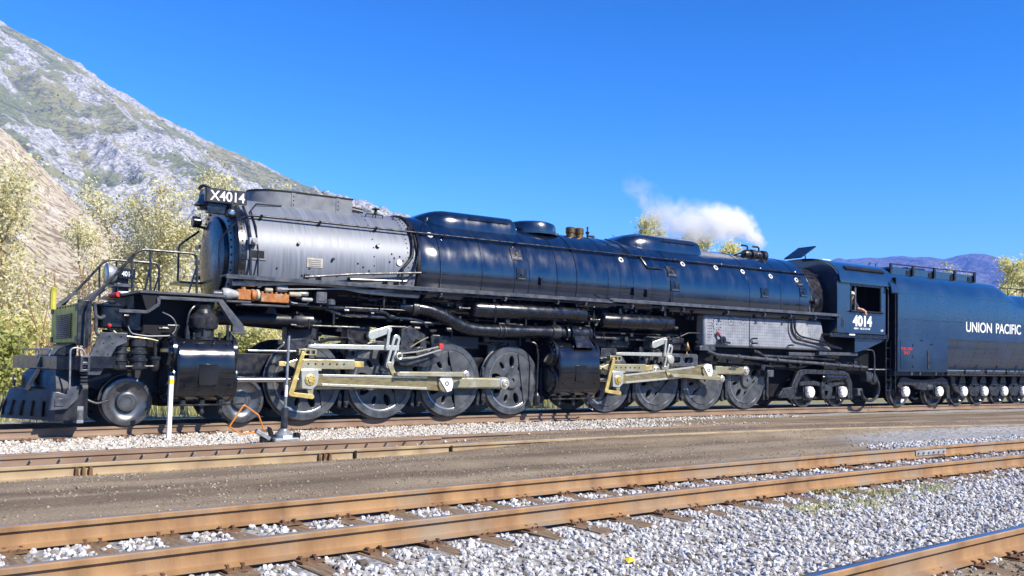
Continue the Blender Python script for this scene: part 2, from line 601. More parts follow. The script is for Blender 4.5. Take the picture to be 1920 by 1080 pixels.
def ground_material():
    m = bpy.data.materials.new('ground')
    m.use_nodes = True
    N, L = m.node_tree.nodes, m.node_tree.links
    b = N['Principled BSDF']
    tc = N.new('ShaderNodeTexCoord')
    def noise(sc, det=6, dist=0):
        n = N.new('ShaderNodeTexNoise')
        n.inputs['Scale'].default_value, n.inputs['Detail'].default_value, n.inputs['Distortion'].default_value = sc, det, dist
        L.new(tc.outputs['Object'], n.inputs['Vector'])
        return n
    def ramp(src, *st):
        r = N.new('ShaderNodeValToRGB')
        while len(r.color_ramp.elements) < len(st):
            r.color_ramp.elements.new(.5)
        for e, (p, c) in zip(r.color_ramp.elements, st):
            e.position, e.color = p, (*c, 1)
        L.new(src, r.inputs[0])
        return r
    def mix(f, A, B):
        x = N.new('ShaderNodeMix'); x.data_type = 'RGBA'
        L.new(f, x.inputs['Factor']); L.new(A, x.inputs['A']); L.new(B, x.inputs['B'])
        return x.outputs['Result']
    n1, n2, n3 = noise(.8, 8), noise(34, 5), noise(6, 6)
    vo = N.new('ShaderNodeTexVoronoi'); vo.inputs['Scale'].default_value = 22
    L.new(tc.outputs['Object'], vo.inputs['Vector'])
    dirt = ramp(n1.outputs['Fac'], (.3, (.16, .115, .066)), (.5, (.245, .186, .112)), (.72, (.335, .268, .172)))
    fine = ramp(n2.outputs['Fac'], (.36, (.095, .07, .042)), (.5, (.24, .183, .11)), (.68, (.375, .31, .215)))
    mxa = N.new('ShaderNodeMix'); mxa.data_type = 'RGBA'; mxa.inputs['Factor'].default_value = .42
    L.new(dirt.outputs[0], mxa.inputs['A']); L.new(fine.outputs[0], mxa.inputs['B'])
    mps = N.new('ShaderNodeMapping'); mps.inputs['Scale'].default_value = (.12, 1.5, 1)
    L.new(tc.outputs['Object'], mps.inputs[0])
    ns = N.new('ShaderNodeTexNoise'); ns.inputs['Scale'].default_value = 1.0; ns.inputs['Detail'].default_value = 7
    L.new(mps.outputs[0], ns.inputs['Vector'])
    trk = ramp(ns.outputs['Fac'], (.40, (.58, .54, .48)), (.60, (1., 1., 1.)))
    mm = N.new('ShaderNodeMix'); mm.data_type = 'RGBA'; mm.blend_type = 'MULTIPLY'; mm.inputs['Factor'].default_value = 1.
    L.new(mxa.outputs['Result'], mm.inputs['A']); L.new(trk.outputs[0], mm.inputs['B'])
    mxa = mm
    st = ramp(vo.outputs['Color'], (.1, (.13, .12, .105)), (.5, (.27, .26, .24)), (.9, (.42, .41, .39)))
    sa = N.new('ShaderNodeAttribute'); sa.attribute_name = 'stone'
    ga = N.new('ShaderNodeAttribute'); ga.attribute_name = 'grass'
    mk = N.new('ShaderNodeMath'); mk.operation = 'ADD'; mk.inputs[1].default_value = -.25
    L.new(n3.outputs['Fac'], mk.inputs[0])
    mk2 = N.new('ShaderNodeMath'); mk2.operation = 'ADD'; mk2.use_clamp = True
    L.new(mk.outputs[0], mk2.inputs[0]); 
    sc = N.new('ShaderNodeMath'); sc.operation = 'MULTIPLY_ADD'; sc.inputs[1].default_value = 1.6; sc.inputs[2].default_value = -.55
    L.new(sa.outputs['Fac'], sc.inputs[0]); L.new(sc.outputs[0], mk2.inputs[1])
    c = mix(mk2.outputs[0], mxa.outputs['Result'], st.outputs[0])
    gr = ramp(n3.outputs['Fac'], (.35, (.10, .11, .03)), (.55, (.26, .24, .09)), (.7, (.34, .29, .15)))
    c = mix(ga.outputs['Fac'], c, gr.outputs[0])
    L.new(c, b.inputs['Base Color'])
    b.inputs['Roughness'].default_value = .92
    bp = N.new('ShaderNodeBump'); bp.inputs['Strength'].default_value = .55; bp.inputs['Distance'].default_value = .025
    ad = N.new('ShaderNodeMath'); ad.operation = 'MULTIPLY_ADD'; ad.inputs[1].default_value = .8
    L.new(n2.outputs['Fac'], ad.inputs[0]); 
    vm = N.new('ShaderNodeMath'); vm.operation = 'MULTIPLY'
    L.new(vo.outputs['Distance'], vm.inputs[0]); L.new(sa.outputs['Fac'], vm.inputs[1])
    L.new(vm.outputs[0], ad.inputs[2])
    L.new(ad.outputs[0], bp.inputs['Height']); L.new(bp.outputs[0], b.inputs['Normal'])
    return m
gm.materials.append(ground_material())
ground = bpy.data.objects.new('ground', gm)
col.objects.link(ground)
tag(ground, kind='structure')

# ------------------------------------------------------------------ loose stones (crushed ballast and pebbles)
def stone_material(name, cols):
    m = bpy.data.materials.new(name)
    m.use_nodes = True
    N, L = m.node_tree.nodes, m.node_tree.links
    b = N['Principled BSDF']
    a = N.new('ShaderNodeAttribute'); a.attribute_name = 'tone'
    r = N.new('ShaderNodeValToRGB')
    while len(r.color_ramp.elements) < len(cols):
        r.color_ramp.elements.new(.5)
    for e, (p, c) in zip(r.color_ramp.elements, cols):
        e.position, e.color = p, (*c, 1)
    L.new(a.outputs['Fac'], r.inputs[0])
    n = N.new('ShaderNodeTexNoise'); n.inputs['Scale'].default_value = 60
    tc = N.new('ShaderNodeTexCoord'); L.new(tc.outputs['Object'], n.inputs['Vector'])
    mx = N.new('ShaderNodeMix'); mx.data_type = 'RGBA'; mx.blend_type = 'MULTIPLY'; mx.inputs['Factor'].default_value = .5
    r2_ = N.new('ShaderNodeValToRGB'); r2_.color_ramp.elements[0].position = .3; r2_.color_ramp.elements[0].color = (.55, .52, .48, 1)
    r2_.color_ramp.elements[1].position = .6
    L.new(n.outputs['Fac'], r2_.inputs[0])
    L.new(r.outputs[0], mx.inputs['A']); L.new(r2_.outputs[0], mx.inputs['B'])
    L.new(mx.outputs['Result'], b.inputs['Base Color'])
    b.inputs['Roughness'].default_value = .8
    MATS[name] = m
stone_material('ballast', [(0, (.09, .07, .045)), (.18, (.24, .21, .17)), (.42, (.43, .415, .39)), (.8, (.58, .58, .57)), (1, (.72, .72, .71))])
stone_material('ballast_warm', [(0, (.17, .13, .09)), (.2, (.38, .33, .26)), (.5, (.52, .47, .39)), (.85, (.62, .58, .51)), (1, (.70, .68, .63))])
stone_material('pebble', [(0, (.10, .08, .05)), (.5, (.25, .20, .14)), (1, (.42, .36, .27))])

CB = np.array([(-1, -1, -1), (1, -1, -1), (1, 1, -1), (-1, 1, -1), (-1, -1, 1), (1, -1, 1), (1, 1, 1), (-1, 1, 1)], float) * .62
CF = np.array([(0, 3, 2), (0, 2, 1), (4, 5, 6), (4, 6, 7), (0, 1, 5), (0, 5, 4), (1, 2, 6), (1, 6, 5), (2, 3, 7), (2, 7, 6), (3, 0, 4), (3, 4, 7)])
PHI = (1 + 5 ** .5) / 2
IB = np.array([(-1, PHI, 0), (1, PHI, 0), (-1, -PHI, 0), (1, -PHI, 0), (0, -1, PHI), (0, 1, PHI), (0, -1, -PHI), (0, 1, -PHI), (PHI, 0, -1), (PHI, 0, 1), (-PHI, 0, -1), (-PHI, 0, 1)]) / math.hypot(1, PHI)
IF = np.array([(0, 11, 5), (0, 5, 1), (0, 1, 7), (0, 7, 10), (0, 10, 11), (1, 5, 9), (5, 11, 4), (11, 10, 2), (10, 7, 6), (7, 1, 8), (3, 9, 4), (3, 4, 2), (3, 2, 6), (3, 6, 8), (3, 8, 9), (4, 9, 5), (2, 4, 11), (6, 2, 10), (8, 6, 7), (9, 8, 1)])
def stones(name, P, size, m, label, seed, sink=.25, cat='gravel', fine=False):
    rg = np.random.default_rng(seed)
    n = len(P)
    base, faces, amp = (IB, IF, .30) if fine else (CB, CF, .38)
    k = len(base)
    b = base[None] * (1 + rg.uniform(-amp, amp, (n, k, 3)))
    b *= np.stack([rg.uniform(.7, 1.35, n), rg.uniform(.65, 1.1, n), rg.uniform(.45, .85, n)], -1)[:, None]
    b *= size[:, None, None] * .5
    q = rg.normal(size=(n, 4)); q[:, 1:3] *= .6
    q /= np.linalg.norm(q, axis=1)[:, None]
    w, x, y, z = q.T
    Rm = np.stack([1 - 2 * (y * y + z * z), 2 * (x * y - z * w), 2 * (x * z + y * w), 2 * (x * y + z * w), 1 - 2 * (x * x + z * z), 2 * (y * z - x * w),
                   2 * (x * z - y * w), 2 * (y * z + x * w), 1 - 2 * (x * x + y * y)], -1).reshape(n, 3, 3)
    v = np.einsum('nij,nkj->nki', Rm, b) + P[:, None]
    v[:, :, 2] += (size * (.42 - sink))[:, None]
    F = (faces[None] + (np.arange(n) * k)[:, None, None]).reshape(-1, 3)
    me = np_mesh(name, v.reshape(-1, 3), F, False)
    t = me.attributes.new('tone', 'FLOAT', 'POINT')
    t.data.foreach_set('value', np.repeat(rg.beta(2.0, 1.7, n), k).astype(np.float32))
    o = link(name, me, m)
    return tag(o, label, cat, kind='stuff')

rng = np.random.default_rng(7)
def scatter(n, x0, x1, y0, y1, mask=None, bias=None):
    x, y = rng.uniform(x0, x1, n), rng.uniform(y0, y1, n)
    keep = np.ones(n, bool)
    if mask is not None:
        keep &= rng.uniform(0, 1, n) < mask(x, y)
    x, y = x[keep], y[keep]
    return np.stack([x, y, ground_z(x, y)], -1)
TIE_STEP = .56
def not_on_tie(cf, step, half, lowfrac=.12):
    def f(x, y):
        ph = np.abs((x / step - np.floor(x / step)) - .5) * step      # 0 at the tie's middle
        on = (ph < half) & (np.abs(y - cf(x)) < 1.32)
        onr = (np.abs(np.abs(y - cf(x)) - .755) < .10)
        return np.where(on, lowfrac, 1.) * np.where(onr, 0., 1.)
    return f
nt = not_on_tie(c_near, TIE_STEP, .13, .05)
def near_w(x, y):                       # thinner with distance from the camera
    d = np.hypot(x + 7.3, y + 19.9)
    return np.clip(12 / d, .40, 1) ** 1.1
P = scatter(104000, -9, 17, -18.2, -9.6, lambda x, y: ballast_mask(x, y) * nt(x, y) * near_w(x, y))
d = np.hypot(P[:, 0] + 7.3, P[:, 1] + 19.9)
stones('ballast', P, (.026 + .055 * rng.beta(1.4, 2.7, len(P))) * (1 + .25 * sst(9, 22, d)), 'ballast', 'pale grey crushed stone ballast around the two near rails', 1, cat='ballast', fine=True)
lt = not_on_tie(c_loco, .56, .12, .3)
P = scatter(56000, -9, 16, -6.6, 1.5, lambda x, y: ballast_mask(x, y) * lt(x, y) * (np.abs(np.abs(y - c_lad(x)) - .755) > .1) * np.clip(1.15 - x / 22, .3, 1))
stones('ballast', P, rng.uniform(.04, .085, len(P)), 'ballast_warm', 'cream grey crushed stone ballast strip in front of the locomotive', 2, cat='ballast')
P = scatter(24000, -9, 18, -11.2, -5.4, lambda x, y: (1 - ballast_mask(x, y)) * (.25 + .75 * (fbm(x * .7, y * 1.6, 3, 31) > .53)) * (np.abs(np.abs(y - c_near(x)) - .755) > .12))
stones('pebbles', P, rng.uniform(.008, .034, len(P)), 'pebble', 'small brown pebbles strewn over the packed dirt strip', 3, .3, cat='pebbles')
P = scatter(9000, -7, 6, -18.4, -16, lambda x, y: (1 - ballast_mask(x, y)) * (np.abs(np.abs(y - c_edge(x)) - .755) > .12))
stones('pebbles', P, rng.uniform(.012, .05, len(P)), 'pebble', 'dark brown gravelly dirt inside the nearest rail', 5, .3, cat='pebbles')

# ------------------------------------------------------------------ tracks
RP = [(-.075, 0), (-.075, .012), (-.016, .030), (-.011, .045), (-.011, .122), (-.013, .134), (-.041, .138), (-.041, .170), (-.033, .179), (-.012, .182),
      (.012, .182), (.033, .179), (.041, .170), (.041, .138), (.013, .134), (.011, .122), (.011, .045), (.016, .030), (.075, .012), (.075, 0)]
def rail(name, cf, off, x0, x1, parent, m, zt=0., step=.35, top='rail_top', prof=RP, label=None):
    xs = np.arange(x0, x1 + step, step)
    ys = cf(xs)
    sl = np.gradient(ys, xs)
    nn = np.stack([-sl, np.ones_like(sl)], -1) / np.hypot(1, sl)[:, None]
    cx, cy = xs + nn[:, 0] * off, ys + nn[:, 1] * off
    k = len(prof)
    vs, mi, F = [], [], []
    for i in range(len(xs)):
        for a, b in prof:
            vs.append((cx[i] + nn[i, 0] * a, cy[i] + nn[i, 1] * a, zt - .182 + b))
    for i in range(len(xs) - 1):
        for j in range(k):
            F.append((i * k + j, i * k + (j + 1) % k, (i + 1) * k + (j + 1) % k, (i + 1) * k + j))
            mi.append(1 if prof[j][1] > .172 and prof[(j + 1) % k][1] > .172 else 0)
    off3 = np.array(wloc(parent))
    me = np_mesh(name, np.array(vs) - off3, np.array(F))
    me.materials.append(MATS[m]); me.materials.append(MATS[top])
    me.polygons.foreach_set('material_index', np.array(mi, dtype=np.int32))
    me.set_sharp_from_angle(angle=R(40))
    fixn(me)
    o = bpy.data.objects.new(name, me)
    col.objects.link(o)
    o.parent = parent
    if label: o['label'] = label
    return o

def tie_meshes():
    out = []
    rg = random.Random(3)
    for k in range(4):
        mb = MB()
        n = 9
        secs = []
        for i in range(n):
            y = -1.3 + 2.6 * i / (n - 1)
            j = lambda: rg.uniform(-.012, .012)
            secs.append([(-.115 + j(), y, -.20), (-.115 + j(), y, -.012 + j() * .6), (-.04 + j(), y, -.004 + j()), (.03 + j(), y, -.008 + j()), (.115 + j(), y, -.012 + j() * .6), (.115 + j(), y, -.20)])
        mb.loft(secs)
        me = mb.mesh('tie', smooth=0)
        me.materials.append(MATS['tie'])
        fixn(me)
        out.append(me)
    return out
def plate_mesh():
    mb = MB()
    mb.box(-.095, .095, -.18, .18, 0, .014)
    for sx in (-.06, .055):
        for sy, a in ((-.088, 1), (.088, -1)):
            mb.box(sx - .009, sx + .009, sy - .010, sy + .010, .012, .034)
            mb.box(sx - .013, sx + .013, sy - .012 + a * .012, sy + .014 + a * .012, .028, .040)
    for sx in (-.03, .03):
        for sy in (-.145, .145):
            mb.box(sx - .009, sx + .009, sy - .009, sy + .009, .012, .030)
    me = mb.mesh('tie_plate', smooth=0)
    me.materials.append(MATS['plate_rust'])
    fixn(me)
    return me
TIES, PLATE = tie_meshes(), plate_mesh()
def lay_ties(parent, cf, x0, x1, step, zt=0., plates=(-.755, .755), half=1.3):
    rg = random.Random(int(x0 * 7 + step * 100))
    base = wloc(parent)
    i0 = int(math.ceil(x0 / step))
    for i in range(i0, int(x1 / step)):
        x = (i + .5) * step
        y = float(cf(np.array(x)))
        sl = float(cf(np.array(x + .1)) - cf(np.array(x - .1))) / .2
        t = bpy.data.objects.new('tie', rg.choice(TIES))
        t.location = Vector((x + rg.uniform(-.02, .02), y + rg.uniform(-.05, .05), zt - .196)) - base
        t.rotation_euler = (0, 0, math.atan(sl) + rg.uniform(-.015, .015))
        col.objects.link(t)
        t.parent = parent
        for o_ in plates:
            q = bpy.data.objects.new('tie_plate', PLATE)
            q.location = (0, o_, -.002)
            col.objects.link(q)
            q.parent = t

tk = thing('railway_track', (-6, float(c_near(np.array(-6.))), 0), 'rusty railway track in the foreground with two rails on wooden ties', 'track')
rail('rail', c_near, .755, -16, 45, tk, 'rail_rust', top='rail_worn')
rail('rail', c_near, -.755, -16, 45, tk, 'rail_rust', top='rail_worn')
lay_ties(tk, c_near, -9.5, 15.5, TIE_STEP)
tl = thing('railway_track', (2, float(c_loco(np.array(2.))), 0), 'railway track that carries the black locomotive and its tender', 'track')
rail('rail', c_loco, .755, -30, 70, tl, 'rail_brown')
rail('rail', c_loco, -.755, -30, 70, tl, 'rail_brown')
lay_ties(tl, c_loco, -9.0, 6.0, .56, plates=(-.755,))
td = thing('railway_track', (0, float(c_lad(np.array(0.))), 0), 'yellowish middle track sinking into the dirt, beside the switch stand', 'track')
rail('rail', c_lad, .755, -20, 40, td, 'rail_brown', top='rail_top')
rail('rail', c_lad, -.755, -20, 40, td, 'rail_yellow', top='rail_worn')
lay_ties(td, c_lad, -9, -1, .56, plates=(-.755, .755))
RG = [(-.05, .02), (-.05, .03), (-.011, .045), (-.011, .122), (-.037, .140), (-.037, .168), (-.03, .174), (.03, .174), (.037, .168), (.037, .14), (.011, .122), (.011, .045), (.05, .03), (.05, .02)]
rail('guard_rail', c_lad, .62, -9, .6, td, 'rail_brown', prof=RG, zt=-.012, top='rail_brown')
jb = MB()
for i in range(26):                       # bolts and bars along the far rail's web
    x = -8.6 + i * .36
    y = float(c_lad(np.array(x))) + .57
    jb.cyl((x, y + .02, -.085), (x, y - .045, -.085), .017, n=6)
jb.build('bolt', 'zinc', td, kind='stuff')
for x in (-5.3, -2.05):                   # braces against the near rail
    y = float(c_lad(np.array(x))) - .755
    b = MB()
    for s_ in (-.10, -.02, .06):
        b.prism([(x + s_, -.17), (x + s_ + .05, -.17), (x + s_ + .04, -.05), (x + s_ + .01, -.05)], y - .02, y - .06)
    b.box(x - .16, x + .16, y - .22, y - .02, -.185, -.165)
    b.build('rail_brace', 'plate_rust', td, bevel=.004)
for x in (-1.55, .15):
    y = float(c_lad(np.array(x))) - .755
    b = MB().box(x - .02, x + .02, y - .045, y - .008, -.16, -.03)
    b.build('joint_gap', 'soot', td)
te = thing('railway_track', (0, float(c_edge(np.array(0.))), 0), 'track at the lower right corner with a polished blue topped rail', 'track')
rail('rail', c_edge, .755, -12, 30, te, 'rail_rust')
rail('rail', c_edge, -.755, -12, 30, te, 'rail_rust')
lay_ties(te, c_edge, -6, 7, .58, plates=(-.755, .755))
for trk, cf, xs_ in ((tk, c_near, (7.3, 8.8)),):
    for x, so in zip(xs_, (.755, -.755)):
        b = MB()
        for k in range(2):
            xx = x + k * .01
            y = float(cf(np.array(xx))) + so - .016
            b.prism([(x - .45, -.145), (x + .45, -.145), (x + .45, -.055), (x - .45, -.055)], y, y - .02)
        for k in range(6):
            b.cyl((x - .38 + k * .15, y, -.1), (x - .38 + k * .15, y - .05, -.1), .018, n=6)
        b.build('joint_bar', 'lag_grey', trk, bevel=.004)
# ------------------------------------------------------------------ mountains
HF = Vector((math.sin(yaw), math.cos(yaw)))          # horizontal look direction
HR = Vector((math.cos(yaw), -math.sin(yaw)))
def ridge(name, prof, d0, d1, d2, ns, nt, m, detail, seed, foot=-4., power=1.0):
    """prof: (lateral metres along the crest, crest height) pairs; the slope rises from distance d0 to the crest at d1 and falls to d2"""
    ps = np.array(prof, float)
    s = np.linspace(ps[0, 0], ps[-1, 0], ns)
    t = np.concatenate([np.linspace(0, 1, nt), np.linspace(1, 2, nt // 5)[1:]])
    Sg, Tg = np.meshgrid(s, t)
    H = np.interp(Sg, ps[:, 0], ps[:, 1])
    D = np.where(Tg <= 1, d0 + (d1 - d0) * Tg, d1 + (d2 - d1) * (Tg - 1))
    g = np.where(Tg <= 1, np.clip(Tg, 0, 1) ** power, np.clip(2 - Tg, 0, 1))
    lat = Sg * (.35 + .65 * D / d1)                   # slopes fan out from the crest
    z = foot + H * g
    z = z + detail(lat, D, H, g)
    x = CAM.x + HF.x * D + HR.x * lat
    y = CAM.y + HF.y * D + HR.y * lat
    ny_, nx_ = x.shape
    I_ = np.arange(nx_ * ny_).reshape(ny_, nx_)
    F = np.stack([I_[:-1, :-1], I_[:-1, 1:], I_[1:, 1:], I_[1:, :-1]], -1).reshape(-1, 4)
    me = np_mesh(name, np.stack([x, y, z], -1).reshape(-1, 3), F, True)
    me.materials.append(m)
    if name == 'mountain':
        t_ = me.attributes.new('rock', 'FLOAT', 'POINT')
        t_.data.foreach_set('value', mt_rock(lat, D).ravel().astype(np.float32))
    o = bpy.data.objects.new(name, me)
    col.objects.link(o)
    return tag(o, kind='structure'), (x, y, z)

def terrain_material(name, grass, ochre, shrub, rock, rock_at, fine=1., slope=(.62, .86), rockmix=1., rock_attr=False):
    m = bpy.data.materials.new(name)
    m.use_nodes = True
    N, L = m.node_tree.nodes, m.node_tree.links
    b = N['Principled BSDF']; b.inputs['Roughness'].default_value = .95; b.inputs['Specular IOR Level'].default_value = .1
    tc = N.new('ShaderNodeTexCoord')
    ge = N.new('ShaderNodeNewGeometry')
    def noise(sc, det=8, dist=0.):
        n = N.new('ShaderNodeTexNoise')
        n.inputs['Scale'].default_value, n.inputs['Detail'].default_value, n.inputs['Distortion'].default_value = sc, det, dist
        L.new(tc.outputs['Object'], n.inputs['Vector'])
        return n.outputs['Fac']
    def ramp(src, *st):
        r = N.new('ShaderNodeValToRGB')
        while len(r.color_ramp.elements) < len(st):
            r.color_ramp.elements.new(.5)
        for e, (p, c) in zip(r.color_ramp.elements, st):
            e.position, e.color = p, (*(c if isinstance(c, tuple) else (c, c, c)), 1)
        L.new(src, r.inputs[0])
        return r.outputs[0]
    def mix(f, A, B):
        x = N.new('ShaderNodeMix'); x.data_type = 'RGBA'
        L.new(f, x.inputs['Factor'])
        for k, s in (('A', A), ('B', B)):
            if isinstance(s, tuple): x.inputs[k].default_value = (*s, 1)
            else: L.new(s, x.inputs[k])
        return x.outputs['Result']
    base = mix(ramp(noise(.008 * fine), (.42, 0), (.62, 1)), grass, ochre)
    base = mix(ramp(noise(.16 * fine, 8), (.51, 0), (.58, 1)), base, shrub)
    base = mix(ramp(noise(.035 * fine, 8, .6), (.55, 0), (.66, 1)), base, shrub)
    sp = N.new('ShaderNodeSeparateXYZ'); L.new(ge.outputs['Normal'], sp.inputs[0])
    steep = ramp(sp.outputs['Z'], (slope[0], 1), (slope[1], 0))
    nr = ramp(noise(.03 * fine, 10, .3), (rock_at, 0), (rock_at + .1, 1))
    mx = N.new('ShaderNodeMath'); mx.operation = 'MULTIPLY_ADD'; mx.use_clamp = True
    L.new(nr, mx.inputs[0]); mx.inputs[1].default_value = rockmix
    mu = N.new('ShaderNodeMath'); mu.operation = 'MULTIPLY'
    L.new(steep, mu.inputs[0]); L.new(ramp(noise(.07 * fine, 8), (.40, 0), (.55, 1)), mu.inputs[1])
    L.new(mu.outputs[0], mx.inputs[2])
    rock_f = mx.outputs[0]
    if rock_attr:
        ra = N.new('ShaderNodeAttribute'); ra.attribute_name = 'rock'
        rs = N.new('ShaderNodeMath'); rs.operation = 'MULTIPLY_ADD'; rs.inputs[1].default_value = .42
        L.new(ra.outputs['Fac'], rs.inputs[0]); L.new(noise(.16, 9, .2), rs.inputs[2])
        rock_f = ramp(rs.outputs[0], (.60, 0), (.76, 1))
    rk = mix(ramp(noise(.33 * fine, 9), (.36, 0), (.62, 1)), tuple(c * .55 for c in rock), tuple(min(1, c * 1.3) for c in rock))
    L.new(mix(rock_f, base, rk), b.inputs['Base Color'])
    bp = N.new('ShaderNodeBump'); bp.inputs['Strength'].default_value = .9; bp.inputs['Distance'].default_value = 7. / fine
    L.new(noise(.11 * fine, 12), bp.inputs['Height']); L.new(bp.outputs[0], b.inputs['Normal'])
    return m

mt_mat = terrain_material('mountain', (.165, .18, .085), (.28, .25, .12), (.105, .115, .08), (.33, .325, .31), .60, rock_attr=True)
def d_mt(l, D, H, g):
    al, ac = (l - D) * .7071, (l + D) * .7071
    spur = fbm(ac / 150, al / 480, 4, 40, .5, True) - .55
    rock = mt_rock(l, D)
    crag = fbm(l / 26 + 3, D / 32, 5, 52, .55, True)
    fine = fbm(l / 8, D / 10, 4, 61, .6, True) - .5
    on = sst(.03, .3, g) * np.clip(H / 60, 0, 1)
    return on * (spur * 55 * (1 - .97 * sst(.75, 1., g)) + rock * (crag - .35) * 15 * (1 - .6 * sst(.9, 1, g)) + fine * (1.6 + 2.4 * rock))
def mt_rock(l, D):
    al, ac = (l - D) * .7071, (l + D) * .7071
    w = fbm(l / 90, D / 90, 3, 44) * 60
    m1 = fbm((ac + w) / 46, al / 120, 4, 47, .55)
    m2 = fbm(l / 30, D / 24, 4, 49, .6)
    return sst(.435, .60, m1 * .5 + m2 * .5)
D1 = 1150.
hz = lambda u: 665 + .0151 * u
def crest(pts, D):
    return [((u - 960) / 1712.43 * D * 1., (hz(u) - v) / 1712.43 * D + 1.3 + 4) for u, v in pts]
mtn, _ = ridge('mountain', crest([(-420, -190), (-200, -60), (0, 46), (60, 76), (130, 116), (200, 165), (260, 199), (320, 232), (390, 267), (440, 287), (500, 316), (560, 344), (600, 358), (650, 374), (720, 400),
                       (800, 440), (900, 500), (1000, 540), (1150, 590), (1300, 640), (1500, 690)], D1), 380., D1, 1700., 520, 280, mt_mat, d_mt, 1, power=.95)
hill_mat = terrain_material('hill', (.42, .365, .26), (.47, .40, .29), (.20, .15, .095), (.52, .48, .40), .57, fine=4., slope=(.3, .5))
def d_hill(l, D, H, g):
    on = sst(.02, .3, g) * np.clip(H / 20, 0, 1)
    return ((fbm((l + D * .4) / 34, (D - l) / 90, 4, 70, .5, True) - .5) * 9 * (1 - .6 * sst(.85, 1, g)) + (fbm(l / 6, D / 6, 4, 75) - .5) * 1.6) * on
D2 = 300.
ridge('hill', crest([(-500, 60), (-250, 120), (-60, 210), (20, 262), (60, 300), (140, 385), (230, 452), (330, 520), (450, 585), (600, 640), (760, 690)], D2), 75., D2, 420., 300, 170, hill_mat, d_hill, 2, power=.8)
far_mat = terrain_material('far_mountain', (.13, .125, .14), (.17, .155, .17), (.075, .08, .09), (.20, .19, .20), .62, fine=.28)
def d_far(l, D, H, g):
    on = sst(.02, .25, g)
    return ((fbm(l / 450, D / 750, 5, 90, .55, True) - .55) * 165 * (1 - .85 * sst(.8, 1, g)) + (fbm(l / 130, D / 150, 4, 95, .5, True) - .5) * 30 * (1 - .6 * sst(.9, 1, g))) * on
D3 = 4500.
ridge('far_mountains', crest([(-300, 620), (300, 600), (800, 560), (1200, 530), (1420, 508), (1530, 494), (1560, 490), (1600, 486), (1632, 482), (1650, 484), (1690, 478), (1715, 480), (1740, 481), (1772, 486), (1800, 478), (1830, 475), (1850, 476),
                      (1880, 490), (1900, 497), (1920, 499), (1980, 500), (2100, 510), (2400, 530), (2800, 560)], D3), 2150., D3, 6000., 420, 130, far_mat, d_far, 3)

# shrubs and small pines dotted over the mountain
def slope_shrubs():
    ob = mtn.data
    n = len(ob.vertices)
    a = np.zeros(n * 3); ob.vertices.foreach_get('co', a); a = a.reshape(-1, 3)
    rg = np.random.default_rng(5)
    w = (fbm(a[:, 0] / 60, a[:, 1] / 60, 4, 15) > .52) * (a[:, 2] > 20)
    NS = 2600
    idx = rg.choice(n, NS, p=w / w.sum())
    P = a[idx] + rg.normal(size=(NS, 3)) * (3, 3, 0)
    s = rg.uniform(.6, 1.7, NS)
    base = np.array([(1, 0, 0), (0, 1, 0), (-1, 0, 0), (0, -1, 0), (0, 0, 1.3), (0, 0, -.6)]) * .7
    v = P[:, None] + base[None] * s[:, None, None] * rg.uniform(.7, 1.3, (NS, 6, 1))
    F = np.array([(0, 1, 4), (1, 2, 4), (2, 3, 4), (3, 0, 4), (1, 0, 5), (2, 1, 5), (3, 2, 5), (0, 3, 5)])
    F = (F[None] + (np.arange(NS) * 6)[:, None, None]).reshape(-1, 3)
    me = np_mesh('mountain_scrub', v.reshape(-1, 3), F, False)
    mat('scrub', (.075, .09, .06), (.12, .13, .075), rough=.95, scale=.05, spec=.1)
    tag(link('mountain_scrub', me, 'scrub'), 'dark scrub and small pines dotted over the rocky mountainside', 'scrub', kind='stuff')
slope_shrubs()

# ------------------------------------------------------------------ trees and shrubs
def leaf_material(name, c1, c2, c3):
    m = bpy.data.materials.new(name)
    m.use_nodes = True
    N, L = m.node_tree.nodes, m.node_tree.links
    b = N['Principled BSDF']
    b.inputs['Roughness'].default_value = .6
    b.inputs['Specular IOR Level'].default_value = .25
    a = N.new('ShaderNodeAttribute'); a.attribute_name = 'tone'
    r = N.new('ShaderNodeValToRGB')
    r.color_ramp.elements.new(.5)
    for e, p, c in zip(r.color_ramp.elements, (.1, .5, .9), (c1, c2, c3)):
        e.position, e.color = p, (*c, 1)
    L.new(a.outputs['Fac'], r.inputs[0]); L.new(r.outputs[0], b.inputs['Base Color'])
    tr = N.new('ShaderNodeBsdfTranslucent'); L.new(r.outputs[0], tr.inputs[0])
    ms = N.new('ShaderNodeMixShader'); ms.inputs[0].default_value = .5
    L.new(b.outputs[0], ms.inputs[1]); L.new(tr.outputs[0], ms.inputs[2])
    L.new(ms.outputs[0], N['Material Output'].inputs[0])
    MATS[name] = m
leaf_material('leaf_cream', (.46, .40, .16), (.68, .63, .34), (.84, .80, .55))
leaf_material('leaf_yellow', (.44, .41, .11), (.66, .62, .25), (.80, .76, .42))
leaf_material('leaf_green', (.20, .22, .05), (.36, .38, .10), (.55, .55, .22))
leaf_material('grass_blade', (.30, .31, .09), (.46, .46, .17), (.64, .61, .32))

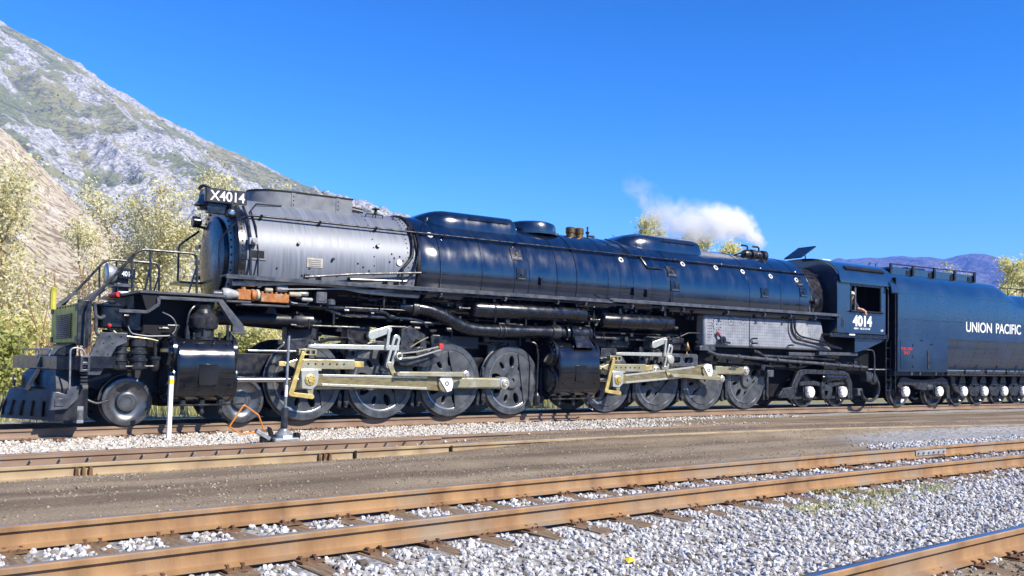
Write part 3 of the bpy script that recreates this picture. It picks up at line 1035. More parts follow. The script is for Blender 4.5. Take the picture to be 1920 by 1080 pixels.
def tree(name, base, h, w, leaf, label, cat, seed, nstem=3, nleaf=4200, lsize=.13, low=.12, bark='bark', lean=0., group=None, tr=.009, columnar=False):
    rg = random.Random(seed)
    ng = np.random.default_rng(seed)
    z0 = float(ground_z(np.array(base[0]), np.array(base[1]))) - .1
    e = thing(name, (base[0], base[1], z0), label, cat, group)
    tb, br, tips = MB(), MB(), []
    def limb(p, d, L_, r, lev, mb):
        n = 5
        pts, rr = [p], [r]
        q, dd = p.copy(), d.copy()
        for i in range(n):
            dd = (dd + Vector((rg.uniform(-1, 1), rg.uniform(-1, 1), rg.uniform(-.3, .9))) * .16).normalized()
            q = q + dd * L_ / n
            pts.append(q.copy()); rr.append(r * (1 - .75 * (i + 1) / n))
        mb.tube(pts, r, 6 if lev == 0 else 4, rr)
        if lev >= 2:
            tips.extend((x, L_) for x in pts[1:])
            return
        if lev == 1:
            tips.extend((x, L_) for x in pts[1:])
        k = ((18 if columnar else 10) if lev == 0 else 5)
        for i in range(k):
            t = rg.uniform(low if lev == 0 else .2, 1)
            j = min(int(t * n), n - 1)
            o = pts[j].lerp(pts[j + 1], t * n - j)
            a = rg.uniform(0, 6.283)
            sp = rg.uniform(.35, .8) if columnar else rg.uniform(.5, 1.0)
            nd = (dd * (1.0 if columnar else .75) + Vector((math.cos(a), math.sin(a), rg.uniform(-.05, .5))) * sp).normalized()
            ll = (w * .42 if lev == 0 else L_ * .45) * rg.uniform(.6, 1.15) * (1.15 - .5 * t)
            limb(o, nd, ll, r * (.42 if lev == 0 else .5) * (1 - .4 * t), lev + 1, br)
    for s_ in range(nstem):
        a = rg.uniform(0, 6.283)
        off = Vector((math.cos(a), math.sin(a), 0)) * (w * .12 * (s_ > 0))
        d = Vector((math.cos(a) * (.05 if columnar else .2) * (s_ > 0) + lean, math.sin(a) * (.05 if columnar else .2) * (s_ > 0), 1)).normalized()
        limb(off, d, h * rg.uniform(.8, .95), h * tr * rg.uniform(.8, 1.2), 0, tb)
    def fin(mb, nm, m):
        me = mb.mesh(nm, smooth=60)
        me.materials.append(MATS[m])
        o = bpy.data.objects.new(nm, me); col.objects.link(o); o.parent = e
        return o
    fin(tb, 'trunk', bark)
    b_ = fin(br, 'branches', bark)
    b_['kind'] = 'stuff'
    if nleaf:
        T = np.array([t[0] for t in tips])
        T = T[T[:, 2] > h * low]
        clump = ng.uniform(0, 1, len(T)) ** .8
        k = ng.integers(0, len(T), nleaf)
        c = T[k] + ng.normal(size=(nleaf, 3)) * (w * .05 + .08, w * .05 + .08, .24)
        sz = lsize * ng.uniform(.6, 1.3, nleaf)
        nr = ng.normal(size=(nleaf, 3)) * .75 + np.array(sdir) * 1.1          # leaves turn to the light
        u = np.cross(nr, ng.normal(size=(nleaf, 3))); u /= np.linalg.norm(u, axis=1)[:, None]
        v = np.cross(nr, u); v /= np.linalg.norm(v, axis=1)[:, None]
        q = np.stack([c - u * sz[:, None], c - v * sz[:, None] * .55, c + u * sz[:, None], c + v * sz[:, None] * .55], 1)
        F = np.arange(nleaf * 4).reshape(-1, 4)
        me = np_mesh('crown', q.reshape(-1, 3), F, False)
        t_ = me.attributes.new('tone', 'FLOAT', 'POINT')
        t_.data.foreach_set('value', np.repeat(np.clip(clump[k] * .75 + ng.uniform(-.1, .35, nleaf), 0, 1), 4).astype(np.float32))
        me.materials.append(MATS[leaf])
        o = bpy.data.objects.new('crown', me); col.objects.link(o); o.parent = e
    return e

GT = 'autumn trees behind the tracks'
tree('willow_tree', (-4.2, 15.6), 8.6, 5.8, 'leaf_cream', 'pale yellow willow at the left picture edge', 'tree', 11, 5, 12000, .075, .1, lean=.06, group=GT)
tree('willow_tree', (1.0, 27.5), 8.2, 5.6, 'leaf_cream', 'shorter pale willow left of the willow clump beside the headlight', 'tree', 12, 5, 10000, .085, .1, group=GT)
tree('willow_tree', (3.9, 28.3), 10.2, 6.0, 'leaf_cream', 'pale leafy willow rising behind the front handrails', 'tree', 13, 5, 13000, .085, .08, group=GT)
tree('willow_tree', (6.9, 30.2), 10.8, 5.6, 'leaf_cream', 'pale willow behind the bell and the X4014 number board', 'tree', 14, 5, 11000, .085, .08, group=GT)
tree('cottonwood_tree', (19.7, 36.7), 13.6, 4.4, 'leaf_cream', 'tree whose tips show above the grey smokebox', 'tree', 15, 4, 7000, .11, .2, group=GT)
tree('poplar_tree', (36.5, 30.1), 11.0, 3.6, 'leaf_green', 'darker poplar furthest left of those under the steam', 'tree', 16, 2, 8500, .11, .2, columnar=True, group=GT)
tree('poplar_tree', (39.4, 30.5), 12.9, 3.6, 'leaf_yellow', 'tall slim yellow poplar left of the steam plume', 'tree', 17, 3, 8500, .11, .2, columnar=True, group=GT)
tree('poplar_tree', (43.5, 32.6), 13.8, 4.2, 'leaf_yellow', 'tallest yellow poplar half veiled by the steam plume', 'tree', 18, 3, 8500, .11, .2, columnar=True, group=GT)
tree('poplar_tree', (44.1, 29.7), 11.8, 4.4, 'leaf_yellow', 'golden poplar under the middle of the steam plume', 'tree', 19, 3, 8500, .11, .2, columnar=True, group=GT)
tree('poplar_tree', (44.0, 27.4), 11.0, 4.4, 'leaf_yellow', 'golden poplar furthest right of those under the steam', 'tree', 20, 3, 8500, .11, .2, columnar=True, group=GT)
tree('round_tree', (82.6, 28.4), 12.6, 6.5, 'leaf_yellow', 'rounded yellow green tree behind the low end of the tender', 'tree', 21, 4, 9500, .14, .12, group=GT)
tree('round_tree', (88.6, 28.6), 13.4, 6.5, 'leaf_yellow', 'rounded yellow green tree at the right picture edge', 'tree', 22, 4, 9500, .14, .12, group=GT)
tree('round_tree', (97.5, 27.0), 12.4, 4.2, 'leaf_yellow', 'yellow green tree cut off by the right picture edge', 'tree', 23, 4, 4200, .17, .12, group=GT)
GS = 'bare reddish shrubs'
tree('bare_shrub', (-2.8, 12.2), 4.9, 1.9, None, 'bare red stemmed shrub nearest the headlight', 'shrub', 31, 3, 0, low=.15, bark='twig_red', group=GS, tr=.008)
tree('bare_shrub', (-1.7, 13.9), 5.3, 2.2, None, 'tallest bare red stemmed shrub behind the sloping handrail', 'shrub', 32, 4, 0, low=.15, bark='twig_red', group=GS, tr=.008)
tree('bare_shrub', (-3.6, 10.3), 3.6, 1.8, None, 'low bare red stemmed shrub above the olive radiator box', 'shrub', 33, 4, 0, low=.1, bark='twig_red', group=GS, tr=.008)
GB = 'leafy bushes beside the track'
for (x, y, h_, w_, lf, lb, sd) in [(-4.9, 10.2, 2.3, 2.6, 'leaf_green', 'green bush at the left edge beside the pilot', 41), (-3.3, 13.6, 2.5, 3.0, 'leaf_yellow', 'yellowish bush behind the olive radiator box', 42),
                                   (-6.5, 13.5, 2.6, 3.2, 'leaf_green', 'tall bush at the far left below the willow', 48),
                                   (4.9, 20.2, 2.6, 3.0, 'leaf_green', 'bush seen through the gap above the front cylinder', 43), (6.6, 19.6, 2.8, 3.0, 'leaf_yellow', 'bush seen under the boiler beside the front cylinder', 44),
                                   (8.5, 20.3, 2.8, 3.2, 'leaf_green', 'bush seen under the boiler above the first drivers', 45), (10.4, 19.2, 2.6, 3.0, 'leaf_yellow', 'bush seen in the small gap under the smokebox rear', 46), (1.5, 18.5, 2.2, 3.0, 'leaf_yellow', 'low bush behind the front deck of the locomotive', 47)]:
    tree('bush', (x, y), h_, w_, lf, lb, 'bush', sd, 6, 3400, .085, .03, group=GB, tr=.012)

# tall dry grass along the far bank, grass tufts in the ballast
def blades(name, P, hgt, m, label, seed):
    rg = np.random.default_rng(seed)
    n = len(P)
    a = rg.uniform(0, 6.283, n)
    d = np.stack([np.cos(a), np.sin(a), np.zeros(n)], -1)
    s_ = np.stack([-np.sin(a), np.cos(a), np.zeros(n)], -1)
    h_ = hgt * rg.uniform(.5, 1.2, n)
    w_ = (.012 + .01 * hgt)
    t = P + d * (h_ * rg.uniform(.1, .55, n))[:, None] + np.array((0, 0, 1.)) * h_[:, None]
    v = np.stack([P - s_ * w_, P + s_ * w_, t], 1).reshape(-1, 3)
    me = np_mesh(name, v, np.arange(n * 3).reshape(-1, 3), False)
    q = me.attributes.new('tone', 'FLOAT', 'POINT')
    q.data.foreach_set('value', np.repeat(rg.uniform(0, 1, n), 3).astype(np.float32))
    return tag(link(name, me, m), label, 'grass', kind='stuff')
P = scatter(26000, -9, 16, 4.5, 16, lambda x, y: sst(5, 8, y - c_loco(x)) * (.3 + .7 * (fbm(x * .5, y * .5, 3, 8) > .45)))
blades('grass', P, .55, 'grass_blade', 'tall dry grass on the bank behind the locomotive', 6)
rg_ = np.random.default_rng(12)
C = np.array([(1.0, -13.55), (1.9, -13.6), (2.7, -13.3), (3.6, -13.35), (2.2, -12.95)])
k = rg_.integers(0, 5, 620)
xy = C[k] + rg_.normal(size=(620, 2)) * (.20, .11)
P = np.stack([xy[:, 0], xy[:, 1], ground_z(xy[:, 0], xy[:, 1]) + .02], -1)
blades('grass', P, .045, 'grass_blade', 'thin yellow green weeds sprouting from the near ballast', 9)

back_mat = terrain_material('back_rise', (.045, .06, .02), (.08, .085, .03), (.03, .04, .015), (.10, .09, .07), .7, fine=6.)
def back_rise():
    xs = np.linspace(-110, 170, 180); ts = np.linspace(0, 1, 26)
    X, T_ = np.meshgrid(xs, ts)
    Y = -48 - T_ * 60 - (X - 10) ** 2 * .0006
    Z = -.6 + sst(0, .28, T_) * (1.3 + 4.2 * fbm(X / 15, X * 0 + 2, 4, 77) ** 2) + (fbm(X / 3.5, Y / 3.5, 4, 78) - .5) * 1.1 * sst(.05, .3, T_) - 9 * sst(.6, 1, T_)
    n0, n1 = X.shape
    I_ = np.arange(n0 * n1).reshape(n0, n1)
    F = np.stack([I_[:-1, :-1], I_[1:, :-1], I_[1:, 1:], I_[:-1, 1:]], -1).reshape(-1, 4)
    me = np_mesh('wooded_rise', np.stack([X, Y, Z], -1).reshape(-1, 3), F, True)
    me.materials.append(back_mat)
    o = bpy.data.objects.new('wooded_rise', me); col.objects.link(o)
    tag(o, kind='structure')
back_rise()
# ------------------------------------------------------------------ the locomotive
loco = thing('steam_locomotive', (8, 0, 0), 'large black articulated steam locomotive with grey smokebox, numbered 4014', 'locomotive')
BZ = 3.45
SP, RW = 1.854, .8635
FX = [i * SP for i in range(4)]                      # front engine axles
RX = [8.838 + i * SP for i in range(4)]              # rear engine axles
AF, AR = R(189), R(131)                              # crank angles
CR = .406

# ---- wheels (modelled round the axle, then set on each axle)
def wheel_place(o, x, z, y, fr):
    p = place(np.array([[x, y, z]]), fr).reshape(-1)
    o.location = Vector(p) - wloc(loco)
    o.rotation_euler[2] = FR[fr][1]

def driver_meshes(a, main):
    """disc with oval windows, hub; a = crank angle"""
    holes = []
    for i in range(9):
        t = a + R(40 * i + 20)
        if main and math.cos(t - a - math.pi) > .25:
            continue
        k = .115 if i % 3 == 1 else .155
        w = .062 if i % 3 == 1 else .088
        c, s_ = math.cos(t), math.sin(t)
        holes.append([(c * (.475 + k * math.cos(b)) - s_ * w * math.sin(b), s_ * (.475 + k * math.cos(b)) + c * w * math.sin(b)) for b in [2 * math.pi * j / 16 for j in range(16)]])
    disc = curve_mesh('driving_wheel', [circ(0, 0, .705, 48)] + holes, .045, 0, .012)
    disc.materials.append(MATS['wheel'])
    hub = MB()
    hub.lathe((0, .0, 0), (0, -1, 0), [(.04, .235), (.10, .22), (.125, .20), (.13, .055), (.09, .05), (.09, 0)], 28)
    px, pz = CR * math.cos(a), CR * math.sin(a)
    hub.lathe((px, 0, pz), (0, -1, 0), [(.04, .17), (.10, .15), (.115, .13), (.115, 0)], 20)
    hub.cyl((0, .0, 0), (0, .7, 0), .11, n=12)
    hm = hub.mesh('hub'); hm.materials.append(MATS['wheel']); fixn(hm)
    ty = MB()
    ty.lathe((0, 0, 0), (0, -1, 0), [(-.09, .70), (-.09, .885), (-.065, .893), (-.05, .868), (.055, .858), (.07, .845), (.07, .725), (.05, .70), (-.09, .70)], 64, False)
    rm = MB().lathe((0, 0, 0), (0, -1, 0), [(.02, .655), (.058, .660), (.066, .672), (.066, .706), (.02, .706), (.02, .655)], 64, False)
    ib = MB().lathe((0, .085, 0), (0, 1, 0), [(0, .69), (.02, .69)], 40)  # black disc: the hollow wheel's inner shade put into colour behind the windows
    ibm = ib.mesh('shaded_inner_web'); ibm.materials.append(MATS['soot']); fixn(ibm)
    rmm = rm.mesh('rim'); rmm.materials.append(MATS['rim_bright']); fixn(rmm)
    tm = ty.mesh('tyre'); tm.materials.append(MATS['tyre']); fixn(tm)
    cw = None
    ch, h0 = (.05, 0) if main else (.30, 0)
    pts = []
    lim = math.acos(ch / .695)
    for i in range(17):
        t = a + math.pi - lim + 2 * lim * i / 16
        pts.append((.695 * math.cos(t), .695 * math.sin(t)))
    if main:                                          # the main wheel's weight reaches round the hub
        pts += [(.24 * math.cos(a + math.pi + 1.2 - .6 * i), .24 * math.sin(a + math.pi + 1.2 - .6 * i)) for i in range(5)]
    cw = curve_mesh('counterweight', [pts], .016, -.062, .008)
    cw.materials.append(MATS['wheel'])
    return disc, hm, tm, cw, rmm, ibm

for fr, xs, a in (('F', FX, AF), ('B', RX, AR)):
    std, mn = driver_meshes(a, False), driver_meshes(a, True)
    for i, x in enumerate(xs):
        me = mn if i == 2 else std
        for side in (-1, 1):
            w = bpy.data.objects.new('driving_wheel', me[0])
            col.objects.link(w); w.parent = loco
            wheel_place(w, x, RW, side * .81, fr)
            if side > 0:
                w.rotation_euler[2] += math.pi
            for nm, q in zip(('hub', 'tyre', 'counterweight', 'rim', 'shaded_inner_web'), me[1:]):
                c = bpy.data.objects.new(nm, q)
                col.objects.link(c); c.parent = w
def small_wheel(r, plain=True):
    mb = MB()
    mb.lathe((0, 0, 0), (0, -1, 0), [(-.08, r * .5), (-.08, r + .026), (-.055, r + .028), (-.04, r + .002), (.06, r), (.066, r - .01), (.066, r * .865), (.045, r * .84), (-.01, r * .62), (-.015, r * .46), (.03, r * .42), (.06, r * .40), (.07, r * .32), (.062, r * .30), (.062, r * .19), (.05, r * .185), (.05, 0)], 48)
    mb.cyl((0, 0, 0), (0, .7, 0), .08, n=10)
    me = mb.mesh('truck_wheel'); me.materials.append(MATS['tyre']); fixn(me)
    return me
PW = small_wheel(.457)
for x in (-3.61, -1.375):
    for side in (-1, 1):
        w = bpy.data.objects.new('pilot_truck_wheel', PW)
        col.objects.link(w); w.parent = loco
        wheel_place(w, x, .457, side * .81, 'F')
        if side > 0: w.rotation_euler[2] += math.pi
TW = small_wheel(.533)
for x in (17.15, 18.85):
    for side in (-1, 1):
        w = bpy.data.objects.new('trailing_truck_wheel', TW)
        col.objects.link(w); w.parent = loco
        wheel_place(w, x, .533, side * .81, 'B')
        if side > 0: w.rotation_euler[2] += math.pi

# ---- engine frames and brake gear
for fr, x0, x1, xs in (('F', -4.3, 7.4, FX), ('B', 8.0, 16.2, RX)):
    for side in (-1, 1):
        mb = MB()
        y0, y1 = (side * .60, side * .48)
        mb.prism([(x0, .75), (x0 + .4, .62), (x1 - .3, .62), (x1, .8), (x1, 1.28), (x1 - .4, 1.42), (x0 + .8, 1.42), (x0, 1.2)], y0, y1)
        mb.build('engine_frame', 'gear_dark', loco, fr, bevel=.01)
    mb = MB()
    for x in xs:
        mb.box(x - .2, x + .2, -.66, .66, 1.36, 1.47)
    for i in range(4):
        mb.box(xs[i] + .6, xs[i] + .9, -.47, .47, .7, 1.2) if i < 3 else None
    mb.build('cross_ties', 'soot', loco, fr, kind='stuff')
    for i, x in enumerate(xs):
        mb = MB()
        xb = x + .955
        mb.prism([(xb - .045, 1.18), (xb + .05, 1.18), (xb + .055, .62), (xb + .07, .40), (xb + .03, .27), (xb - .04, .27), (xb - .06, .42), (xb - .045, .62)], -.93, -.86)
        mb.cyl((xb, -.96, .36), (xb, -.84, .36), .045, n=10)
        mb.prism([(xb - .10, .55), (xb - .16, .62), (xb - .21, .30), (xb - .12, .24)], -.92, -.80)
        mb.build('brake_hanger', 'frame_grey', loco, fr, bevel=.008)
    for i in range(3):
        mb = MB()
        xm = (xs[i] + xs[i + 1]) / 2
        mb.tube([(xm - .62, -.72, 1.68), (xm - .3, -.72, 1.76), (xm, -.72, 1.78), (xm + .3, -.72, 1.76), (xm + .62, -.72, 1.68)], .045, 6)
        mb.build('leaf_spring', 'gear_dark', loco, fr)

# ---- cylinders
def cylinder(fr, xa, xb, zt, zb):
    zc, yo = (zt + zb) / 2, -1.66
    h = (zt - zb) / 2
    pts = []
    for i in range(33):
        t = -math.pi / 2 - math.pi * i / 32
        n = 2.5
        c, s_ = math.cos(t), math.sin(t)
        pts.append((-1.08 + .58 * math.copysign(abs(c) ** (2 / n), c), zc + h * math.copysign(abs(s_) ** (2 / n), s_)))
    pts += [(-.55, zt - .02), (-.55, zb + .02)]
    mb = MB()
    for k, (x, s_) in enumerate(((xa, .95), (xa + .05, 1), (xb - .05, 1), (xb, .95))):
        pass
    sec = lambda x, s_: [(x, -1.08 + (p[0] + 1.08) * s_, zc + (p[1] - zc) * s_) for p in pts] 
    S = [sec(xa, .93), sec(xa + .04, 1), sec(xb - .04, 1), sec(xb, .93)]
    S = [s_ + [s_[0]] for s_ in S]
    mb.loft(S, cap=False)
    n = len(pts)
    mb.add(S[0][:-1], [tuple(range(n))]); mb.add(S[-1][:-1], [tuple(reversed(range(n)))])
    c = mb.build('cylinder', 'cyl_black', loco, fr)
    for xx, d in ((xa, -1), (xb, 1)):
        m2 = MB()
        m2.lathe((xx, -1.16, zt - .33), (d, 0, 0), [(-.02, .40), (.05, .40), (.06, .37), (.06, .30), (.11, .26), (.12, 0)], 32)
        m2.lathe((xx, -1.14, RW + .02), (d, 0, 0), [(-.02, .44), (.05, .44), (.06, .41), (.06, .33), (.10, .30), (.11, 0)], 32)
        m2.build('cylinder_head', 'cyl_black', c, fr)
        m3 = MB()
        for k in range(18):
            t = 2 * math.pi * k / 18
            for (yy, z_, rr) in ((-1.16, zt - .33, .345), (-1.14, RW + .02, .375)):
                m3.cyl((xx + d * .05, yy + rr * math.cos(t), z_ + rr * math.sin(t)), (xx + d * .09, yy + rr * math.cos(t), z_ + rr * math.sin(t)), .022, n=6)
        m3.build('head_bolt', 'frame_grey', c, fr, kind='stuff')
    m4 = MB()
    xm = (xa + xb) / 2
    m4.box(xm - .17, xm + .19, -1.672, -1.655, zc - .30, zc + .10)
    m4.build('cover_plate', 'cyl_black', c, fr, bevel=.004)
    m5 = MB()
    for k in range(4):
        for z_ in (zt - .11, zb + .30):
            x = xa + .12 + (xb - xa - .24) * (k + (0 if z_ > zc else .1)) / 3.1
            m5.ball((x, -1.66 if z_ < zc else -1.575, z_), .026, 6)
    m5.build('rivet', 'cyl_black', c, fr, kind='stuff')
    m6 = MB()
    m6.tube(fillet([(xa - .1, -1.45, zb - .06), (xb + .15, -1.45, zb - .05), (xb + .25, -1.4, zb - .05)], .1), .018, 6)
    for x in (xa + .2, xm, xb - .2):
        m6.lathe((x, -1.35, zb + .04), (0, 0, -1), [(0, .06), (.1, .06), (.12, .04), (.2, .035), (.24, .05), (.28, .03)], 8)
    m6.build('drain_cocks', 'frame_grey', c, fr)
    return c
cylinder('F', -2.93, -1.80, 1.72, .46)
cylinder('B', 6.66, 7.98, 1.86, .46)
for fr, xa, xb, zt in (('F', -2.93, -1.8, 1.70), ('B', 6.66, 7.98, 1.84)):
    mb = MB().box(xa + .05, xb - .05, -.56, .56, .5, zt - .05)
    mb.box(xa + .05, xb - .05, .56, 1.6, .5, zt - .1)
    mb.build('cylinder_saddle', 'soot', loco, fr, bevel=.03)

# ---- rods and valve gear
def motion(fr, xs, a, xh, zg=.885):
    px, pz = CR * math.cos(a), CR * math.sin(a)
    y_side, y_main, y_out = -1.02, -1.20, -1.38
    xm, zm = xs[2] + px, RW + pz
    MBm = MB().cyl((xh - 1.75, y_main, zg), (xh - .1, y_main, zg), .055, n=20)
    MBm.build('piston_rod', 'chrome', loco, fr)
    # crosshead on its guide
    ch = plate('crosshead', [[(xh - .17, zg - .17), (xh + .05, zg - .19), (xh + .16, zg - .1), (xh + .19, zg + .06), (xh + .17, zg + .2), (xh - .19, zg + .2)]], y_main - .03, .09, 'rod_bright', loco, fr, .01)
    mb = MB().lathe((xh, y_main - .1, zg), (0, -1, 0), [(0, .12), (.05, .12), (.06, .10), (.06, .06), (.09, .055), (.09, 0)], 20)
    for k in range(8):
        t = k * math.pi / 4
        mb.cyl((xh + .09 * math.cos(t), y_main - .15, zg + .09 * math.sin(t)), (xh + .09 * math.cos(t), y_main - .175, zg + .09 * math.sin(t)), .014, n=6)
    mb.build('crosshead_pin', 'brass_grease', ch, fr)
    mb = MB().box(xh - .19, xh + .27, y_main - .11, y_main + .02, zg + .19, zg + .235)
    mb.build('crosshead_shoe', 'rod_bright', ch, fr, bevel=.006)
    mb = MB().prism([(xh - .05, zg - .17), (xh + .1, zg - .17), (xh + .09, zg - .30), (xh + .05, zg - .37), (xh + .0, zg - .37)], y_main - .10, y_main - .02)
    mb.build('crosshead_arm', 'rod', ch, fr, bevel=.01)
    g = plate('guide_bar', [[(xh - .52, zg + .34), (xh - .28, zg + .42), (xh + 1.05, zg + .42), (xh + 1.05, zg + .235), (xh - .28, zg + .235)]], y_main, .06, 'rod', loco, fr, .01)
    mb = MB()
    for k in range(6):
        mb.cyl((xh - .02 + k * .165, y_main - .065, zg + .335), (xh - .02 + k * .165, y_main - .085, zg + .335), .018, n=8)
    mb.build('guide_bolt', 'soot', g, fr, kind='stuff')
    MB().box(xh + 1.0, xh + 1.30, y_main - .055, y_main + .35, zg + .27, zg + .40).build('guide_end', 'brass_grease', g, fr, bevel=.008)
    MB().box(xh - .66, xh - .5, y_main - .05, y_main + .05, zg + .28, zg + .38).build('guide_end', 'brass_grease', g, fr, bevel=.008)
    plate('guide_yoke', [[(xh + 1.02, zg + .42), (xh + 1.25, zg + .42), (xh + 1.22, zg + .75), (xh + 1.1, zg + .9), (xh + 1.02, zg + .9)], circ(xh + 1.12, zg + .58, .06, 12)], -.92, .12, 'frame_grey', loco, fr, .01)
    # main rod
    d = Vector((xm - xh, zm - zg)); L_ = d.length; d.normalize(); n = Vector((-d.y, d.x))
    def along(t, h): return (xh + d.x * t + n.x * h, zg + d.y * t + n.y * h)
    mr = plate('main_rod', [[along(-.1, .09), along(.15, .115), along(.5, .115), along(L_ - .6, .145), along(L_ - .25, .16), along(L_ + .12, .155), along(L_ + .12, -.155), along(L_ - .25, -.16), along(L_ - .6, -.145), along(.5, -.115), along(.15, -.115), along(-.1, -.09)]], y_main - .02, .045, 'rod_flute', loco, fr, .012)
    # fluted middle: two raised flanges
    for s_ in (1, -1):
        fl = [along(.3, .118 * s_), along(L_ - .5, .15 * s_), along(L_ - .5, .105 * s_), along(.3, .078 * s_)]
        plate('main_rod_flange', [fl], y_main - .075, .012, 'rod_bright', mr, fr, .004)
    # side rods
    for i in range(3):
        x0_, x1_ = xs[i] + px, xs[i + 1] + px
        plate('side_rod', [capsule(x0_, zm, x1_, zm, .115)], y_side - .012 * i, .04, 'rod', loco, fr, .012)
    for i in range(4):
        if i == 2: continue
        mb = MB().lathe((xs[i] + px, y_side + .02, zm), (0, -1, 0), [(0, .15), (.12, .15), (.14, .13), (.14, .09), (.18, .085), (.19, .05), (.16, .04), (.16, 0)], 24)
        mb.build('crank_pin', 'rod_bright', loco, fr)
    # front and back rod on the outside between main and last driver
    plate('outer_side_rod', [[(xm - .1, zm - .10), (xs[3] + px - .15, zm - .085), (xs[3] + px - .15, zm + .085), (xm - .1, zm + .12)]], y_side - .06, .035, 'rod', loco, fr, .01)
    # return crank and eccentric rod
    ra = a + R(-62 if fr == 'F' else 100)
    ex, ez = xm + (.50 if fr == 'F' else .52), zm + (.215 if fr == 'F' else -.245)
    mb = MB().lathe((xm, y_main - .02, zm), (0, -1, 0), [(0, .2), (.1, .2), (.11, .17), (.11, .12), (.13, .11), (.13, 0)], 24)
    mb.build('big_end', 'rod', mr, fr)
    plate('return_crank', [[(xm - .19, zm + .10), (xm - .12, zm + .16), (xm + .12, zm + .16), (xm + .17, zm - .02), (xm + .13, zm - .16), (xm + .02, zm - .19)]], y_out + .06, .03, 'white', loco, fr, .008)
    MB().lathe((xm, y_out + .04, zm), (0, -1, 0), [(0, .055), (.02, .055), (.02, .03), (.005, .028), (.005, 0)], 14).build('crank_bolt', 'gear_dark', loco, fr)
    plate('return_crank_arm', [capsule(xm, zm, ex, ez, .07, .06)], y_out + .085, .025, 'rod', loco, fr, .006)
    xl, zl = xs[1] + .12, 1.02                                       # foot of the expansion link
    plate('eccentric_rod', [capsule(xl, zl, ex, ez, .038, .05)], y_out, .028, 'rod', loco, fr, .006)
    mb = MB().lathe((ex, y_out + .06, ez), (0, -1, 0), [(0, .10), (.1, .10), (.11, .085), (.12, .05), (.14, .045), (.14, 0)], 6)
    mb.build('eccentric_pin', 'rod_bright', loco, fr)
    # expansion link: a long slotted link
    lk = capsule(xl - .15, 1.22, xl + .02, 1.80, .085, .085, 10)
    plate('expansion_link', [lk, capsule(xl - .13, 1.30, xl + .02, 1.78, .04, .04, 8)], y_main - .05, .03, 'rod_bright', loco, fr, .008)
    plate('link_foot', [capsule(xl - .15, 1.22, xl - .05, zl, .055, .05)], y_main - .07, .03, 'rod', loco, fr, .006)
    MB().cyl((xl, y_out + .07, zl), (xl, y_out - .06, zl), .045, n=12).build('link_pin', 'rod', loco, fr)
    plate('radius_rod', [[(xh + .15, 1.555), (xl + .08, 1.55), (xl + .08, 1.64), (xh + .15, 1.625), (xh - .02, 1.61), (xh - .02, 1.57)]], y_main - .04, .03, 'rod_bright', loco, fr, .008)
    # reach: lifting arm and hanger
    plate('lifting_arm', [capsule(xl - .62, 1.86, xl - .20, 2.0, .085, .07)], y_main - .06, .045, 'rod_bright', loco, fr, .01)
    plate('lifting_link', [capsule(xl - .2, 1.99, xl - .25, 1.6, .028, .03)], y_main - .12, .018, 'rod_bright', loco, fr, .004)
    # combination lever, union link, valve rod
    plate('combination_lever', [capsule(xh - .18, 1.44, xh - .43, .61, .035, .05)], y_out + .04, .022, 'brass_grease', loco, fr, .006)
    plate('union_link', [capsule(xh - .43, .59, xh + .04, .535, .036, .045)], y_out + .05, .025, 'brass_grease', loco, fr, .006)
    MB().cyl((xh - 1.3, y_main + .02, 1.475), (xh - .2, y_main + .02, 1.475), .028, n=12).build('valve_rod', 'chrome', loco, fr)
    mb = MB()
    mb.box(xh - .25, xh + .15, y_main - .09, y_main + .03, 1.50, 1.53)
    mb.box(xh - .25, xh + .15, y_main - .09, y_main + .03, 1.40, 1.425)
    for k in range(4):
        mb.box(xh - .24 + k * .12, xh - .20 + k * .12, y_main - .085, y_main + .02, 1.42, 1.51)
    mb.build('valve_crosshead', 'rod', loco, fr, bevel=.003)
    plate('valve_guide_bracket', [[(xh - .45, 1.72), (xh + .05, 1.74), (xh + .1, 1.62), (xh - .05, 1.55), (xh - .38, 1.5), (xh - .42, 1.40), (xh - .47, 1.40)]], y_main + .1, .06, 'frame_grey', loco, fr, .008)
    # link support casting behind
    if fr == 'F':
        plate('link_bracket', [[(xl + .25, 2.02), (xl + .45, 2.10), (xl + .85, 1.92), (xl + .92, 1.55), (xl + 1.25, 1.42), (xl + 1.28, 1.32), (xl + .9, 1.18), (xl + .25, 1.22), (xl - .05, 1.4), (xl - .05, 1.62), (xl + .25, 1.66)],
                          rrect(xl + .55, xl + .75, 1.62, 1.8, .06), rrect(xl + .3, xl + .65, 1.36, 1.50, .05)], -1.06, .05, 'frame_grey', loco, fr, .01)
    else:
        plate('link_bracket', [rrect(xl - .02, xl + 1.1, 1.28, 1.62, .07), rrect(xl + .14, xl + .42, 1.36, 1.54, .05), rrect(xl + .56, xl + .92, 1.36, 1.54, .05)], -1.22, .05, 'deck_grey', loco, fr, .01)
        MB().lathe((xl + .02, -1.26, 1.46), (0, -1, 0), [(0, .12), (.05, .12), (.06, .1), (.06, 0)], 18).build('trunnion', 'rod_bright', loco, fr)
    return xl
xlF = motion('F', FX, AF, -.10)
xlR = motion('B', RX, AR, 8.86)
mb = MB()                                                             # loop rods of the forward power reverse
mb.tube([(xlF + .06, -1.36, 1.47), (xlF + .5, -1.37, 1.52), (xlF + 1.15, -1.37, 1.66)], .018, 6)
mb.tube([(xlF + .06, -1.36, 1.36), (xlF + .5, -1.37, 1.40), (xlF + 1.15, -1.37, 1.58)], .018, 6)
mb.build('indicator_rod', 'rod_bright', loco, 'F', kind='stuff')
MB().ring((xlF + .05, -1.36, 1.415), (0, 1, 0), .065, .022, 18).build('rod_eye', 'rod_bright', loco, 'F')
mb = MB()
